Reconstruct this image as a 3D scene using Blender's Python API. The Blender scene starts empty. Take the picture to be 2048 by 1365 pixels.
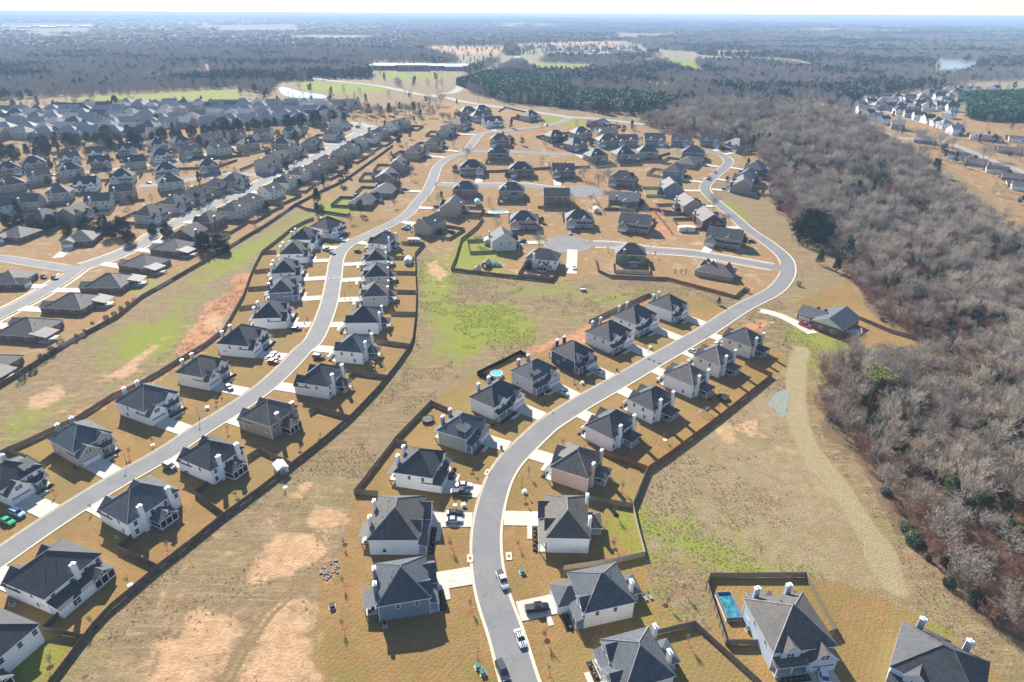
import bpy, math, random
import numpy as np
from mathutils import Vector
R = math.radians
sc = bpy.context.scene

# ================================================================ camera, sky, sun, exposure
CAM_H = 122.0; HAZE = 1.55e-4
cam_d = bpy.data.cameras.new('camera'); cam = bpy.data.objects.new('camera', cam_d)
sc.collection.objects.link(cam); sc.camera = cam
cam_d.sensor_width = 36.0; cam_d.lens = 36.0 * 1252.0 / 2048.0
cam_d.clip_start = 0.5; cam_d.clip_end = 60000
PITCH = math.atan2(654.0, 1252.0)
cam.location = (0, 0, CAM_H)
from mathutils import Matrix
cam.rotation_euler = (Matrix.Rotation(math.pi/2 - PITCH, 3, 'X') @ Matrix.Rotation(R(0.3), 3, 'Z')).to_euler()

SUN_EL, SUN_AZ = 33.0, -25.0          # elevation; bearing from +Y toward +X (ahead and to the side)
wd = bpy.data.worlds.new('World'); sc.world = wd; wd.use_nodes = True
wn = wd.node_tree.nodes; bg = wn['Background']
sky = wn.new('ShaderNodeTexSky'); sky.sky_type = 'NISHITA'; sky.sun_disc = False
sky.sun_elevation = R(SUN_EL); sky.sun_rotation = R(SUN_AZ); sky.air_density = 1.0; sky.dust_density = 0.1; sky.ozone_density = 2.0
wd.node_tree.links.new(sky.outputs[0], bg.inputs[0]); bg.inputs[1].default_value = 0.075
sl = bpy.data.lights.new('sun', 'SUN'); sl.energy = 4.7; sl.angle = R(0.53); sl.color = (1.0, 0.94, 0.85)
so = bpy.data.objects.new('sun', sl); sc.collection.objects.link(so)
sdir = Vector((math.sin(R(SUN_AZ))*math.cos(R(SUN_EL)), math.cos(R(SUN_AZ))*math.cos(R(SUN_EL)), math.sin(R(SUN_EL))))
so.rotation_euler = sdir.to_track_quat('Z', 'Y').to_euler(); so.location = (0, 0, 300)
sc.view_settings.view_transform = 'Standard'; sc.view_settings.look = 'None'
sc.view_settings.exposure = 1.26; sc.view_settings.gamma = 1.0
sc.render.engine = 'CYCLES'
cy = sc.cycles; cy.use_denoising = True; cy.denoising_input_passes = 'RGB_ALBEDO_NORMAL'; cy.denoising_prefilter = 'ACCURATE'; cy.max_bounces = 4; cy.diffuse_bounces = 2; cy.glossy_bounces = 2
cy.transmission_bounces = 2; cy.transparent_max_bounces = 4; cy.volume_bounces = 0; cy.caustics_reflective = False; cy.caustics_refractive = False
cy.use_adaptive_sampling = False

# ---------------------------------------------------------------- site survey (metres; x east, y away from the viewpoint)
ROADS = {
 'west': ([(-133.4,101.4),(-128.8,114.3),(-123.4,128),(-116.5,142.1),(-108.4,155.7),(-102.6,168.9),(-94.7,185.1),(-89.8,199),(-86.7,214.9),(-85.4,224.9),(-83.4,235.1),(-86.3,267.2),(-91.9,299.2),(-98.1,332.7),(-97.2,351.8),(-90.7,365.4),(-79.5,386.3),(-70.3,407.7),(-66.8,434.1),(-63.4,458.2),(-62.3,488.2),(-61.7,527.2),(-52.6,557),(-44.2,567.8),(-38.8,595.6),(-33.4,633.3),(-24.9,647.2),(-4.1,656.1),(17.6,669.6),(34.1,679.7),(52.2,701.3),(62.7,726.6)],8),
 'central': ([(6.1,68.4),(2,81.8),(-1,93.1),(-4.3,103.9),(-6.2,115.5),(-6.3,128.1),(-4.2,142.5),(-1,152.2),(3.7,160.4),(9.7,169.6),(13.7,174.8),(25.3,186.9),(39.5,200.3),(56.9,217.2),(78,237.4),(85.9,245.2),(108.8,269.1),(128.6,286.7),(140.3,301.7),(148.8,317.7),(153.9,336.3),(152.6,359.6),(148.6,381.4),(146.6,410.2),(143.5,439.8),(143.4,465.3),(149.2,482.8),(161.6,504.2),(178.4,531.7),(185.1,548.7),(184.6,564.9),(178,575)],8),
 'court': ([(145.2,319.8),(122.9,332),(103.3,341.8),(81.4,346.6),(59.5,354.9),(32.3,355.3)],7.6),
 'lane': ([(-59.1,476.6),(-47.6,474.9),(-22.8,474.8),(7.3,475.3),(26.7,468.7),(53.7,461.4)],7.6),
 'back': ([(-44.5,571.4),(-37.5,574.1),(-1.3,573.1),(31.4,566.9),(49,565.6),(69.6,581.5),(102.1,587.5),(133.2,588.2),(148.1,583.1),(178,575)],7.6),
 'left': ([(-235.9,227.5),(-232.3,256.6),(-230.4,275.9),(-230.4,295.7),(-232,314.5),(-228.9,321.4),(-222.5,335.5),(-217.5,355),(-218.8,365.2),(-215.1,391.7),(-207.5,424.2),(-194.1,457.1),(-189.9,493.8),(-175.1,539.5),(-161.3,593),(-152.1,641.4),(-145,671.7)],8.2),
 'leftcross': ([(-333,337),(-284.4,328.5),(-265.8,322.8),(-247.8,317.2),(-232.3,312.4)],8.2),
 'leftmid': ([(-189.9,493.8),(-209.6,499.6),(-233.3,498.5),(-252,482.2),(-267.2,471.8),(-279.9,467.8)],7.6),
 'leftfar': ([(-162.2,596.7),(-197.8,599.7),(-238.3,598.8),(-271.1,554.3),(-300.2,525.7),(-336.9,503.5),(-366.7,476.3),(-393.6,451.4)],7.6),
 'leftback': ([(-145,671.7),(-172.1,691.5),(-245.3,689.5),(-321.5,695.6),(-379,683.4),(-448.5,669),(-488.4,616.9)],7.6),
 'main': ([(-418.2,1213),(-329.3,1150),(-284.9,1108),(-218.4,1055),(-166.4,984.7),(-129.4,930.5),(-90.2,895.2),(-64.4,853.1),(-20.9,806.1),(25.7,762.3),(63,729.7),(89.7,721.3),(138.7,689.1)],11),
 'highway': ([(-107.5,917.6),(-99.7,942.3),(-83.4,975.3),(-77.2,1150),(-40.9,1418),(-5.9,1634),(17.6,1858)],14),
 'east': ([(369.3,636.1),(390.1,630.3),(406.6,628.6),(413.3,602.3),(413,574.6),(414.9,543.8),(416.8,517.2),(416.3,477.3)],8.5),
 'eastloop': ([(387.8,770.7),(378.3,695.3),(373.5,632)],5),
 'eaststreet': ([(421.3,764.4),(451.3,810.9),(500.3,861.3),(555.7,901),(630.1,932.9),(749.1,981.7)],8),
 'eaststreet2': ([(439.6,788.4),(440.6,725.3),(445.2,691.8),(449.6,657.8)],8),
}
BULBS = {
 'court': ((32.3,355.3),13.5),
 'lane': ((53.7,461.4),14),
 'left': ((-148.1,664.4),16),
}
HOUSES = [
 ('new',0,-142.8,140.4,1.148,11,10.3,'white','char','white two-storey house with brown shutters and porch, green car on its driveway',{'gar':-1,'porch':1,'dormer':1,'chim':2,'bp':'shed','road':17.7}),
 ('new',0,-133.9,158.3,1.05,11.3,13.2,'stone','slate','cream stone-fronted two-storey house with oval planter by the door',{'gar':-1,'twostory':1,'chim':2,'bp':'shed','road':16.6}),
 ('new',0,-124.6,180.5,1.133,12.9,13.5,'white','slate','white two-storey house with big front gable, uphill neighbour of the stone-fronted house',{'gar':-1,'twostory':1,'chim':2,'bp':'shed','road':18.2}),
 ('new',0,-115.2,201.7,1.267,12.9,11.4,'cream','char2','cream two-storey house with single-storey garage and dark car on its drive',{'gar':-1,'chim':2,'bp':'shed','road':19.1}),
 ('new',0,-109.5,226.2,1.403,14.8,12.8,'white','char','white two-storey house with red, white and blue cars on its drive',{'gar':-1,'chim':2,'bp':'shed','road':17.7}),
 ('new',0,-106.5,251.3,1.661,15.5,11.6,'white','char','white two-storey house with navy car at its single-storey garage',{'gar':-1,'chim':2,'bp':'shed','road':15.7}),
 ('new',0,-110.4,279.1,1.744,15.5,10.5,'slate','slate','slate blue two-storey house between white ones on the west street',{'gar':-1,'chim':2,'bp':'shed','road':16.4}),
 ('new',0,-117.2,303.8,1.752,15.5,11.3,'white','char','white two-storey house just beyond the slate blue one on the west street',{'gar':-1,'chim':2,'bp':'shed','road':18.4}),
 ('new',0,-120.7,330.6,1.662,15.5,12.2,'white','char2','white two-storey house third from the far end of the west row',{'gar':-1,'chim':2,'bp':'shed','road':16.6}),
 ('new',0,-121.6,353.1,1.524,15.5,11.8,'white','char','white two-storey house next to last at the far end of the west row',{'gar':-1,'chim':2,'bp':'shed','road':18.6}),
 ('new',0,-112.8,371.5,1.116,15.5,13.5,'white','char','white two-storey house ending the west row by the curve',{'gar':-1,'chim':1,'bp':'shed','road':15.8}),
 ('new',0,-109.7,85.7,-1.913,14.5,12,'white','char','white house with braced gable porch at the very front of the east row',{'gar':1,'chim':1,'bp':'gable','bpx':0.3,'road':22.4}),
 ('new',0,-108.3,106.2,-1.927,13.6,12.9,'white','char','white two-storey house with wide low rear roof and screened gable porch',{'gar':1,'chim':1,'bp':'gable','lowrear':1,'road':15.6}),
 ('new',0,-100.3,129.8,-2.059,14.4,11.6,'white','slate','white two-storey house with two tall chimneys and screened porch, nearest but one',{'gar':1,'chim':2,'bp':'gable','road':14.2}),
 ('new',0,-89.5,150.1,-2.034,11.7,12.7,'white','char','white two-storey house beside the small white garden shed',{'gar':1,'chim':2,'bp':'gable','road':13.2}),
 ('new',0,-79.9,172.1,-2.002,12.3,12.2,'tan','char2','tan two-storey house with trussed screened porch on the west street',{'gar':1,'chim':2,'bp':'gable','road':12.9}),
 ('new',0,-69,195.6,-1.822,12.8,11.5,'white','char','white two-storey house with corner screened porch, above the tan one',{'gar':1,'chim':2,'bp':'hip','road':15.4}),
 ('new',0,-62.7,220,-1.738,12.4,11.1,'white','slate','white two-storey house with low garage and wooden playset behind',{'gar':-1,'chim':2,'bp':'hip','low':1,'road':17.6}),
 ('new',0,-64,245.6,-1.537,12.3,13.2,'white','char','white two-storey house with dark rear porch roof, sixth from the far end',{'gar':-1,'chim':2,'bp':'hip','low':1,'road':13.6}),
 ('new',0,-64.8,274.1,-1.431,13.2,11.2,'greige','char2','greige two-storey house with long fenced yard beside the field path',{'gar':-1,'chim':2,'bp':'hip','low':1,'road':16.7}),
 ('new',0,-69.1,298.8,-1.396,14.5,11,'greige','char','greige two-storey house, neighbour of the other greige house toward the shed yard',{'gar':-1,'chim':2,'bp':'hip','low':1,'road':16.9}),
 ('new',0,-73.8,321,-1.388,14.2,10.1,'white','char','white two-storey house with white shed in its fenced yard',{'gar':-1,'chim':2,'bp':'hip','low':1,'road':16.7}),
 ('new',0,-74.8,346.7,-1.858,15.5,10.8,'white','char','white two-storey house beside the parked camper trailer',{'gar':-1,'chim':2,'bp':'hip','low':1,'road':17.1}),
 ('new',0,-25.2,103,1.787,11.9,11.4,'blue','slate','blue-grey two-storey house casting a broad shadow on the front lawn',{'gar':1,'bp':'shed','chim':2,'road':15.1}),
 ('new',0,-29.6,123.6,1.579,15.5,12.2,'white','char2','white two-storey house with two dark cars on its striped driveway',{'gar':1,'bp':'shed','chim':2,'road':17.2}),
 ('new',0,-26.7,146.4,1.356,11.9,11.1,'white','char','white two-storey house with low garage, white car and dark pickup outside',{'gar':-1,'low':1,'bp':'shed','chim':2,'road':17.3}),
 ('new',0,-16.1,165.2,1.12,11.8,10,'sage','slate','sage green two-storey house with white porch posts near the trampoline',{'gar':1,'bp':'shed','dormer':1,'chim':2,'road':14.6}),
 ('new',0,-5.5,184.4,0.925,14.8,10.1,'white','char','white two-storey house between the sage green and grey houses',{'gar':1,'bp':'shed','chim':2,'road':16.1}),
 ('new',0,8.3,200.5,0.786,13.2,10.4,'grey','slate','light grey two-storey house with shed dormer and round pool behind',{'gar':1,'dormer':1,'bp':'shed','chim':2,'road':16.5}),
 ('new',0,23.8,215.4,0.762,11.1,12,'navy','char','dark navy two-storey house with a black car on its drive',{'gar':1,'bp':'shed','chim':2,'road':15.7}),
 ('new',0,40.1,232.6,0.768,14.1,12.2,'white','char','white two-storey house beside the speed hump, uphill of the navy one',{'gar':1,'bp':'shed','chim':2,'road':16.7}),
 ('new',0,53.7,248.6,0.764,14.9,12,'white','char','white two-storey house second from the far end of the central row',{'gar':1,'bp':'shed','chim':2,'road':18.9}),
 ('new',0,70.9,261.1,0.796,12.1,12,'white','char','white two-storey house ending the central row by the green bank',{'gar':1,'bp':'shed','chim':2,'road':15.8}),
 ('new',0,26,83.7,-1.281,11,10.4,'cream','slate','pale house with grey roof and white chimneys cut by the bottom edge',{'gar':1,'chim':2,'bp':'hip','road':18.3}),
 ('new',0,20.7,101.4,-1.316,11,11.6,'white2','slate','off-white house with a projecting garage and dark pickup on its drive',{'gar':-1,'chim':1,'bp':'hip','low':1,'proj':4.5,'road':17.3}),
 ('new',0,14.6,124.3,-1.593,15.1,10.5,'white','brownroof','white two-storey house with lean-to shed and rounded entry walk',{'gar':-1,'chim':2,'bp':'hip','road':15.6}),
 ('new',0,19.5,147.5,-2.034,12.3,11.1,'peach','char2','peach two-storey house on the inside of the road bend',{'gar':-1,'chim':2,'bp':'hip','road':14.6}),
 ('new',0,32.3,166.9,-2.313,13.9,10,'white','char','white two-storey house next to the peach one along the rust fence',{'gar':-1,'chim':2,'bp':'hip','road':13.9}),
 ('new',0,48.2,181.8,-2.382,13,10,'white','char','white two-storey house with swing set in its back yard',{'gar':-1,'chim':2,'bp':'hip','road':14.4}),
 ('new',0,64.2,197.7,-2.372,11,11.6,'white','char2','white two-storey house with dark trampoline in its back yard',{'gar':-1,'chim':2,'bp':'hip','road':13.3}),
 ('new',0,78.8,212.2,-2.378,12.1,10.6,'cream','char2','cream two-storey house with silver car on its drive',{'gar':-1,'chim':2,'bp':'hip','road':13.4}),
 ('new',0,94.6,227.4,-2.36,11,11.9,'cream','char','cream two-storey house at the end, last before the open ground',{'gar':-1,'chim':2,'bp':'hip','road':12.9}),
 ('new',0,60.4,92.4,0.129,13.5,13,'bluegrey','char2','pale blue-grey house with rectangular pool inside its fenced yard',{'gar':1,'chim':2,'bp':'hip','twostory':0,'dormer':0,'road':23.5}),
 ('new',0,87.2,82.4,-0.672,15,13,'bluegrey','char','blue-grey house with two chimneys at the wood edge corner',{'gar':1,'chim':2,'bp':'hip','road':23.5}),
 ('ranch',0,142.8,249.3,-0.823,13,18.5,'brick','slate','brick house with slate roof and red pickup in front',{'gable':1,'gar':0,'wing':1,'eave':3.6,'road':20.8}),
 ('old',1,-51.2,378,-2.011,17.7,12.2,'tan','char','tan stone house with pickups beside it, inside the road curve',{'gar':-1,'twostory':1,'chim':1,'bp':'','gable':1,'road':23.2}),
 ('old',1,-40.2,412.8,-1.703,18.9,13.1,'tan','char','tall tan gabled house above the small garden pool',{'gar':-1,'twostory':1,'chim':1,'bp':'hip','gable':1,'road':22.6}),
 ('ranch',1,-103.2,430.1,1.439,21,15,'brick','char','brick house with white double garage doors below its side gable',{'gar':1,'twostory':1,'chim':1,'bp':'','gable':0,'road':28}),
 ('ranch',1,-92.9,454.4,1.451,21,15,'brown','char2','low brown house with twin front gables on the curved road',{'gar':1,'twostory':1,'chim':1,'bp':'','gable':0,'road':21.2}),
 ('ranch',1,-97.5,491.1,1.547,21,15,'brown','char','low dark-roofed house second up the curved road',{'gar':-1,'twostory':1,'chim':1,'bp':'gable','gable':1,'road':27.7}),
 ('old',1,-92.7,516.4,1.555,19,12,'tan','char2','tan gabled house third up the curved road',{'gar':1,'twostory':1,'chim':1,'bp':'','gable':1,'road':24.8}),
 ('old',1,-84,554.3,1.274,17.8,12.4,'tan','brownroof','tan house with dark front gable, fourth up the curved road',{'gar':1,'twostory':1,'chim':1,'bp':'','gable':0,'road':23.1}),
 ('old',1,-70.7,586.2,1.287,18.9,12.1,'tan','char','tan house behind bare street trees, fifth up the curved road',{'gar':-1,'twostory':1,'chim':0,'bp':'gable','gable':0,'road':23.5}),
 ('old',1,-64.3,634.8,1.429,18.1,12.7,'stone','char2','stone-grey house sixth up the curved road',{'gar':1,'twostory':1,'chim':1,'bp':'gable','gable':1,'road':24.4}),
 ('old',1,-52.4,665.5,1.022,17.7,12.3,'tan','brownroof','tan house seventh up the curved road',{'gar':-1,'twostory':1,'chim':1,'bp':'','gable':0,'road':26.9}),
 ('old',1,-50.2,733.8,0.435,18.7,12.5,'stone','slate','stone-grey house near the main road, beside the open lot',{'gar':1,'twostory':1,'chim':0,'bp':'gable','gable':0,'road':83.3}),
 ('old',1,-35.7,744.5,0.555,18.6,12.4,'brown','slate','brown house with many small gables near the main road',{'gar':-1,'twostory':1,'chim':1,'bp':'','gable':0,'road':85.5}),
 ('old',1,-37.1,706.2,0.435,17.4,12,'tan','char2','tan house with flat hip roof behind the white one',{'gar':-1,'twostory':1,'chim':0,'bp':'gable','gable':0,'road':53}),
 ('old',1,-21.9,679,0.435,19.4,12,'white','char2','small white gabled house by the road junction',{'gar':-1,'twostory':1,'chim':1,'bp':'hip','gable':1,'road':22}),
 ('old',1,-32.6,507.3,0,19.1,13.3,'stone','char','stone house with twin gables and clipped hedge',{'gar':1,'twostory':1,'chim':0,'bp':'hip','gable':0,'road':23.3}),
 ('old',1,-34.1,451.1,3.138,17.4,12.4,'brick','slate','brick house with tall chimney at the lane corner',{'gar':1,'twostory':1,'chim':1,'bp':'','gable':0,'road':17.6}),
 ('old',1,-12,597,-0.028,17.6,12.7,'brown','char2','brown house with three front gables by the junction',{'gar':-1,'twostory':1,'chim':1,'bp':'hip','gable':0,'road':17.2}),
 ('old',1,-12.4,550.7,3.082,17.8,12.3,'brown','char','large brown house with white patio cover',{'gar':1,'twostory':1,'chim':1,'bp':'hip','gable':0,'road':16.5}),
 ('old',1,6.4,502.4,0,18.7,12.9,'brick','char','brick house with twin gables facing the lane',{'gar':-1,'twostory':1,'chim':0,'bp':'','gable':0,'road':23.6}),
 ('old',1,39.5,500.2,0,17.2,13.5,'brick','char','brick and stone house with white double garage facing the lane',{'gar':-1,'twostory':1,'chim':1,'bp':'gable','gable':1,'road':23.3}),
 ('old',1,-0.9,449.3,3.142,17.9,12.4,'tan','brownroof','tan house with central chimney and small round pool behind',{'gar':1,'twostory':1,'chim':1,'bp':'hip','gable':0,'road':23.8}),
 ('old',1,30.7,437,3.142,17.8,13,'brick','brownroof','brick house with white-trimmed windows and gabled rear porch',{'gar':1,'twostory':1,'chim':0,'bp':'','gable':1,'road':23.5}),
 ('old',1,6.9,386.4,-0.015,16.6,12.4,'tan','slate','tan house with brick front gables by the cul-de-sac',{'gar':-1,'twostory':1,'chim':1,'bp':'','gable':0,'road':34}),
 ('old',1,42.2,389.9,-0.015,16.9,12.1,'stone','char2','stone house with twin gables and blue car, facing the cul-de-sac',{'gar':-1,'twostory':1,'chim':0,'bp':'gable','gable':0,'road':28.7}),
 ('old',1,77,382.8,-0.362,18.5,13.2,'tan','char','tan house with tall twin gables beside red earth yards',{'gar':-1,'twostory':1,'chim':1,'bp':'gable','gable':1,'road':25.7}),
 ('old',1,-5.8,351.1,1.72,14,14,'paleGreen','char','pale grey-green gabled house with white shed at its side',{'gar':1,'twostory':1,'chim':1,'bp':'','gable':1,'road':23}),
 ('old',1,16.8,322,2.897,17,11,'white','brownroof','white L-shaped house with a rear bay, white car on its drive',{'gar':1,'twostory':1,'chim':1,'bp':'gable','gable':0,'road':24.5}),
 ('old',1,65.3,330.3,3.042,16,12,'olive','brownroof','olive green two-storey house with grey roof',{'gar':-1,'twostory':1,'chim':1,'bp':'hip','gable':0,'road':24}),
 ('ranch',1,79.2,438.7,2.878,21,15,'brown','slate','low dark-roofed house with rows of little cypresses behind',{'gar':-1,'twostory':1,'chim':1,'bp':'hip','gable':1,'road':26.6}),
 ('old',1,83.3,479.4,-0.264,19.1,13,'brown','brownroof','brown house with pointed gables among bare trees',{'gar':-1,'twostory':1,'chim':1,'bp':'hip','gable':0,'road':28.1}),
 ('old',1,39.6,613.9,0.498,17.2,12,'brick','char','brick hip-roofed house on the back street, near the junction',{'gar':1,'twostory':1,'chim':1,'bp':'gable','gable':0,'road':38}),
 ('old',1,64.8,627,0.372,17.7,13.2,'tan','brownroof','tan hip-roofed house second on the back street',{'gar':-1,'twostory':1,'chim':1,'bp':'gable','gable':0,'road':39.1}),
 ('old',1,55.9,583.4,0.657,17,12.9,'brown','slate','brown house with front garage gable on the back street',{'gar':-1,'twostory':1,'chim':1,'bp':'','gable':0,'road':3.4}),
 ('old',1,70.4,544.2,-2.773,16.7,13,'tan','char','tan hip-roofed house behind the bare tree cluster',{'gar':1,'twostory':1,'chim':1,'bp':'gable','gable':0,'road':23.5}),
 ('ranch',1,89.2,681.5,-2.147,21,15,'brick','char','brick house with steep gables below the main road',{'gar':1,'twostory':1,'chim':1,'bp':'gable','gable':1,'road':34.4}),
 ('ranch',1,91.1,643.2,0.183,21,15,'tan','brownroof','tan house below the steep-gabled brick one',{'gar':-1,'twostory':1,'chim':1,'bp':'gable','gable':1,'road':49.3}),
 ('old',1,86.5,597.2,0.183,18.8,13.3,'slate','brownroof','slate grey house with front gable on the back street',{'gar':-1,'twostory':1,'chim':1,'bp':'gable','gable':0,'road':5.7}),
 ('old',1,104.8,599.5,0.086,18.9,12.5,'tan','brownroof','tan house fourth from the wood on the back street',{'gar':-1,'twostory':1,'chim':0,'bp':'','gable':1,'road':5.7}),
 ('old',1,131.1,604,-0.047,18.4,13.4,'tan','char2','tan gabled house third from the wood on the back street',{'gar':1,'twostory':1,'chim':1,'bp':'gable','gable':1,'road':9.1}),
 ('old',1,155.9,600.6,-0.291,17,13.3,'tan','char','tan house with dark garage, second from the wood edge',{'gar':1,'twostory':1,'chim':1,'bp':'','gable':1,'road':12.3}),
 ('old',1,95,549.6,-2.959,17.3,13.5,'tan','char','tan house with smooth hip roof, backing onto green lawns',{'gar':-1,'twostory':1,'chim':1,'bp':'gable','gable':0,'road':29.3}),
 ('old',1,116.7,558.3,-3.119,16.9,12.2,'stone','slate','stone-grey house backing onto green lawns',{'gar':-1,'twostory':1,'chim':0,'bp':'hip','gable':0,'road':23.4}),
 ('old',1,115.6,458.5,1.575,17.2,13.3,'slate','char2','slate house with narrow gable end above the road bend',{'gar':1,'twostory':1,'chim':1,'bp':'','gable':1,'road':21.2}),
 ('old',1,127.7,501.8,1.087,18.5,12.9,'slate','char2','slate house with white bay, beside dark driveways',{'gar':-1,'twostory':1,'chim':0,'bp':'hip','gable':0,'road':21.7}),
 ('old',1,119.3,420.8,1.675,18.9,12.9,'tan','brownroof','tan house with rear porch, above the dark brick one',{'gar':1,'twostory':1,'chim':1,'bp':'gable','gable':1,'road':19.5}),
 ('old',1,182.9,601.2,-0.265,17.6,13,'tan','char','tan twin-gabled house at the wood edge',{'gar':1,'twostory':1,'chim':0,'bp':'gable','gable':1,'road':20.1}),
 ('old',1,201.8,582.8,-1.099,18.5,12.9,'brown','char2','brown house half hidden by the wood',{'gar':1,'twostory':1,'chim':0,'bp':'hip','gable':0,'road':17.8}),
 ('old',1,156,555.8,2.877,18.5,13.3,'brick','char','brick house on the corner of the back street',{'gar':1,'twostory':1,'chim':0,'bp':'hip','gable':0,'road':17.6}),
 ('ranch',1,146.9,534.5,1.022,21,15,'tan','char2','tan house below the brick corner house',{'gar':1,'twostory':1,'chim':1,'bp':'','gable':0,'road':20.8}),
 ('old',1,124.7,391.2,1.64,19.3,13.2,'brick2','char2','dark brick box house above the road',{'gar':-1,'twostory':1,'chim':1,'bp':'','gable':1,'road':16.6}),
 ('old',1,125.6,357.4,-0.471,19.5,13,'tan','char','tan house with grey hip roof and car on its corner drive',{'gar':-1,'twostory':1,'chim':0,'bp':'','gable':1,'road':17.4}),
 ('old',1,194.5,510.2,-2.119,18.5,13.1,'brick2','slate','dark brick house farthest of three by the wood',{'gar':-1,'twostory':1,'chim':0,'bp':'hip','gable':0,'road':18.4}),
 ('old',1,180.9,487.8,-2.105,17.2,12.7,'slate','char','slate house in the middle of three by the wood',{'gar':1,'twostory':1,'chim':1,'bp':'gable','gable':1,'road':18.6}),
 ('old',1,170.5,466.9,-1.868,17.5,12.9,'tan','brownroof','tan gabled house nearest of three by the wood',{'gar':1,'twostory':1,'chim':1,'bp':'','gable':1,'road':18.8}),
 ('old',1,18.1,710.7,0.809,17.4,12.6,'stone','char','stone house standing alone across the junction',{'gar':1,'twostory':1,'chim':1,'bp':'gable','gable':0,'road':25.9}),
 ('ranch',1,107.2,310,2.663,19,12,'tan','brownroof','house with pointed turret roofs beside the red fence',{'turret':1,'gar':1,'gable':0,'road':20.7}),
 ('ranch',0,-200.7,206.8,-1.694,15.5,17.5,'brick','char2','outermost brick ranch house at the frame edge along the long fence',{'gar':1,'bp':'flat','chim':0,'low':1,'road':32.1}),
 ('ranch',0,-205.3,238.6,-1.694,15.5,17.5,'brick','brownroof','brick ranch house with wide grey patio roof, second from the frame edge',{'gar':-1,'bp':'flat','chim':0,'low':1,'road':20.3}),
 ('ranch',0,-202.7,265.3,-1.669,15.5,17.5,'brick','brownroof','brick ranch house with patio roof, third along the long fence',{'gar':1,'bp':'flat','chim':0,'low':1,'road':19.8}),
 ('ranch',0,-200,289.8,-1.554,15.5,17.5,'brick','char2','brick ranch house with dark hip roof, fourth along the long fence',{'gar':1,'bp':'flat','chim':0,'low':1,'road':21.7}),
 ('ranch',0,-196.5,316.8,-1.897,15.5,17.5,'brick','brownroof','brick ranch house with flat dormer, fifth along the long fence',{'gar':1,'bp':'flat','chim':0,'low':1,'road':22.6}),
 ('ranch',0,-192.1,341.5,-1.822,15.5,17.5,'brick','brownroof','brick ranch house with flat porch roof by the big evergreens',{'gar':1,'bp':'flat','chim':0,'low':1,'road':19.2}),
 ('ranch',1,-252.1,293.7,1.605,15.5,15,'brick','char2','brick ranch house with two cars at the street corner',{'gar':-1,'bp':'','chim':0,'low':1,'road':14.2}),
 ('ranch',1,-253.9,355.5,0.197,15.5,15,'brick','brownroof','brick ranch house facing the street junction',{'gar':-1,'bp':'','chim':0,'low':1,'road':22.5}),
 ('ranch',1,-295.1,361.8,-0.173,15.5,15,'brick','brownroof','large brick ranch house behind evergreens near the junction',{'gar':-1,'bp':'','chim':0,'low':1,'road':23.4}),
 ('old',1,-182,403.4,-1.801,16.4,12.8,'greige','char2','greige two-storey house, first from the near end on the straight street, near side',{'gar':1,'chim':1,'twostory':1,'bp':'','gable':0,'road':23.2}),
 ('old',1,-178,420.3,-1.926,14.6,11.8,'paleGreen','brownroof','pale green two-storey house, second from the near end on the straight street, near side',{'gar':-1,'chim':1,'twostory':1,'bp':'','gable':0,'road':22.9}),
 ('old',1,-172.4,444.1,-1.958,14.2,11.7,'cream','char','cream two-storey house, third from the near end on the straight street, near side',{'gar':-1,'chim':1,'twostory':1,'bp':'','gable':1,'road':19.2}),
 ('old',1,-168.9,466,-1.685,15.5,12.3,'paleGreen','char2','pale green two-storey house, fourth from the near end on the straight street, near side',{'gar':-1,'chim':1,'twostory':1,'bp':'','gable':0,'road':17.8}),
 ('old',1,-164.3,486.9,-1.764,15.9,11.8,'cream','char2','cream two-storey house, fifth from the near end on the straight street, near side',{'gar':-1,'chim':1,'twostory':1,'bp':'','gable':0,'road':20.3}),
 ('old',1,-156.2,500.8,-1.884,14.2,12.8,'tan','char2','tan two-storey house, sixth from the near end on the straight street, near side',{'gar':-1,'chim':1,'twostory':1,'bp':'','gable':0,'road':23.5}),
 ('old',1,-153.2,521.2,-1.884,15,11.7,'tan','char','tan two-storey house, seventh from the near end on the straight street, near side',{'gar':1,'chim':1,'twostory':1,'bp':'','gable':0,'road':20.7}),
 ('old',1,-146,546.3,-1.823,16.2,11.7,'tan','brownroof','tan two-storey house, eighth from the near end on the straight street, near side',{'gar':-1,'chim':1,'twostory':1,'bp':'','gable':0,'road':20.6}),
 ('old',1,-143,563.1,-1.823,14.7,12.2,'paleGreen','brownroof','pale green two-storey house, ninth from the near end on the straight street, near side',{'gar':-1,'chim':1,'twostory':1,'bp':'','gable':0,'road':19.1}),
 ('old',1,-139.7,584.6,-1.797,16.2,12.2,'paleGreen','char2','pale green two-storey house, tenth from the near end on the straight street, near side',{'gar':1,'chim':1,'twostory':1,'bp':'','gable':1,'road':16.9}),
 ('old',1,-133.2,601.9,-1.759,15,12.1,'cream','char','cream two-storey house, eleventh from the near end on the straight street, near side',{'gar':1,'chim':1,'twostory':1,'bp':'','gable':0,'road':20}),
 ('old',1,-127.6,624.4,-1.759,16.4,11.7,'tan','char','tan two-storey house, twelfth from the near end on the straight street, near side',{'gar':-1,'chim':1,'twostory':1,'bp':'','gable':0,'road':21.4}),
 ('old',1,-120.4,656.1,-1.801,14.6,11.5,'cream','char','cream two-storey house, thirteenth from the near end on the straight street, near side',{'gar':1,'chim':1,'twostory':1,'bp':'','gable':1,'road':21.8}),
 ('old',1,-112.9,666,-1.801,16.1,12.6,'tan','char','tan two-storey house, fourteenth from the near end on the straight street, near side',{'gar':-1,'chim':1,'twostory':1,'bp':'','gable':1,'road':26.3}),
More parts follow.
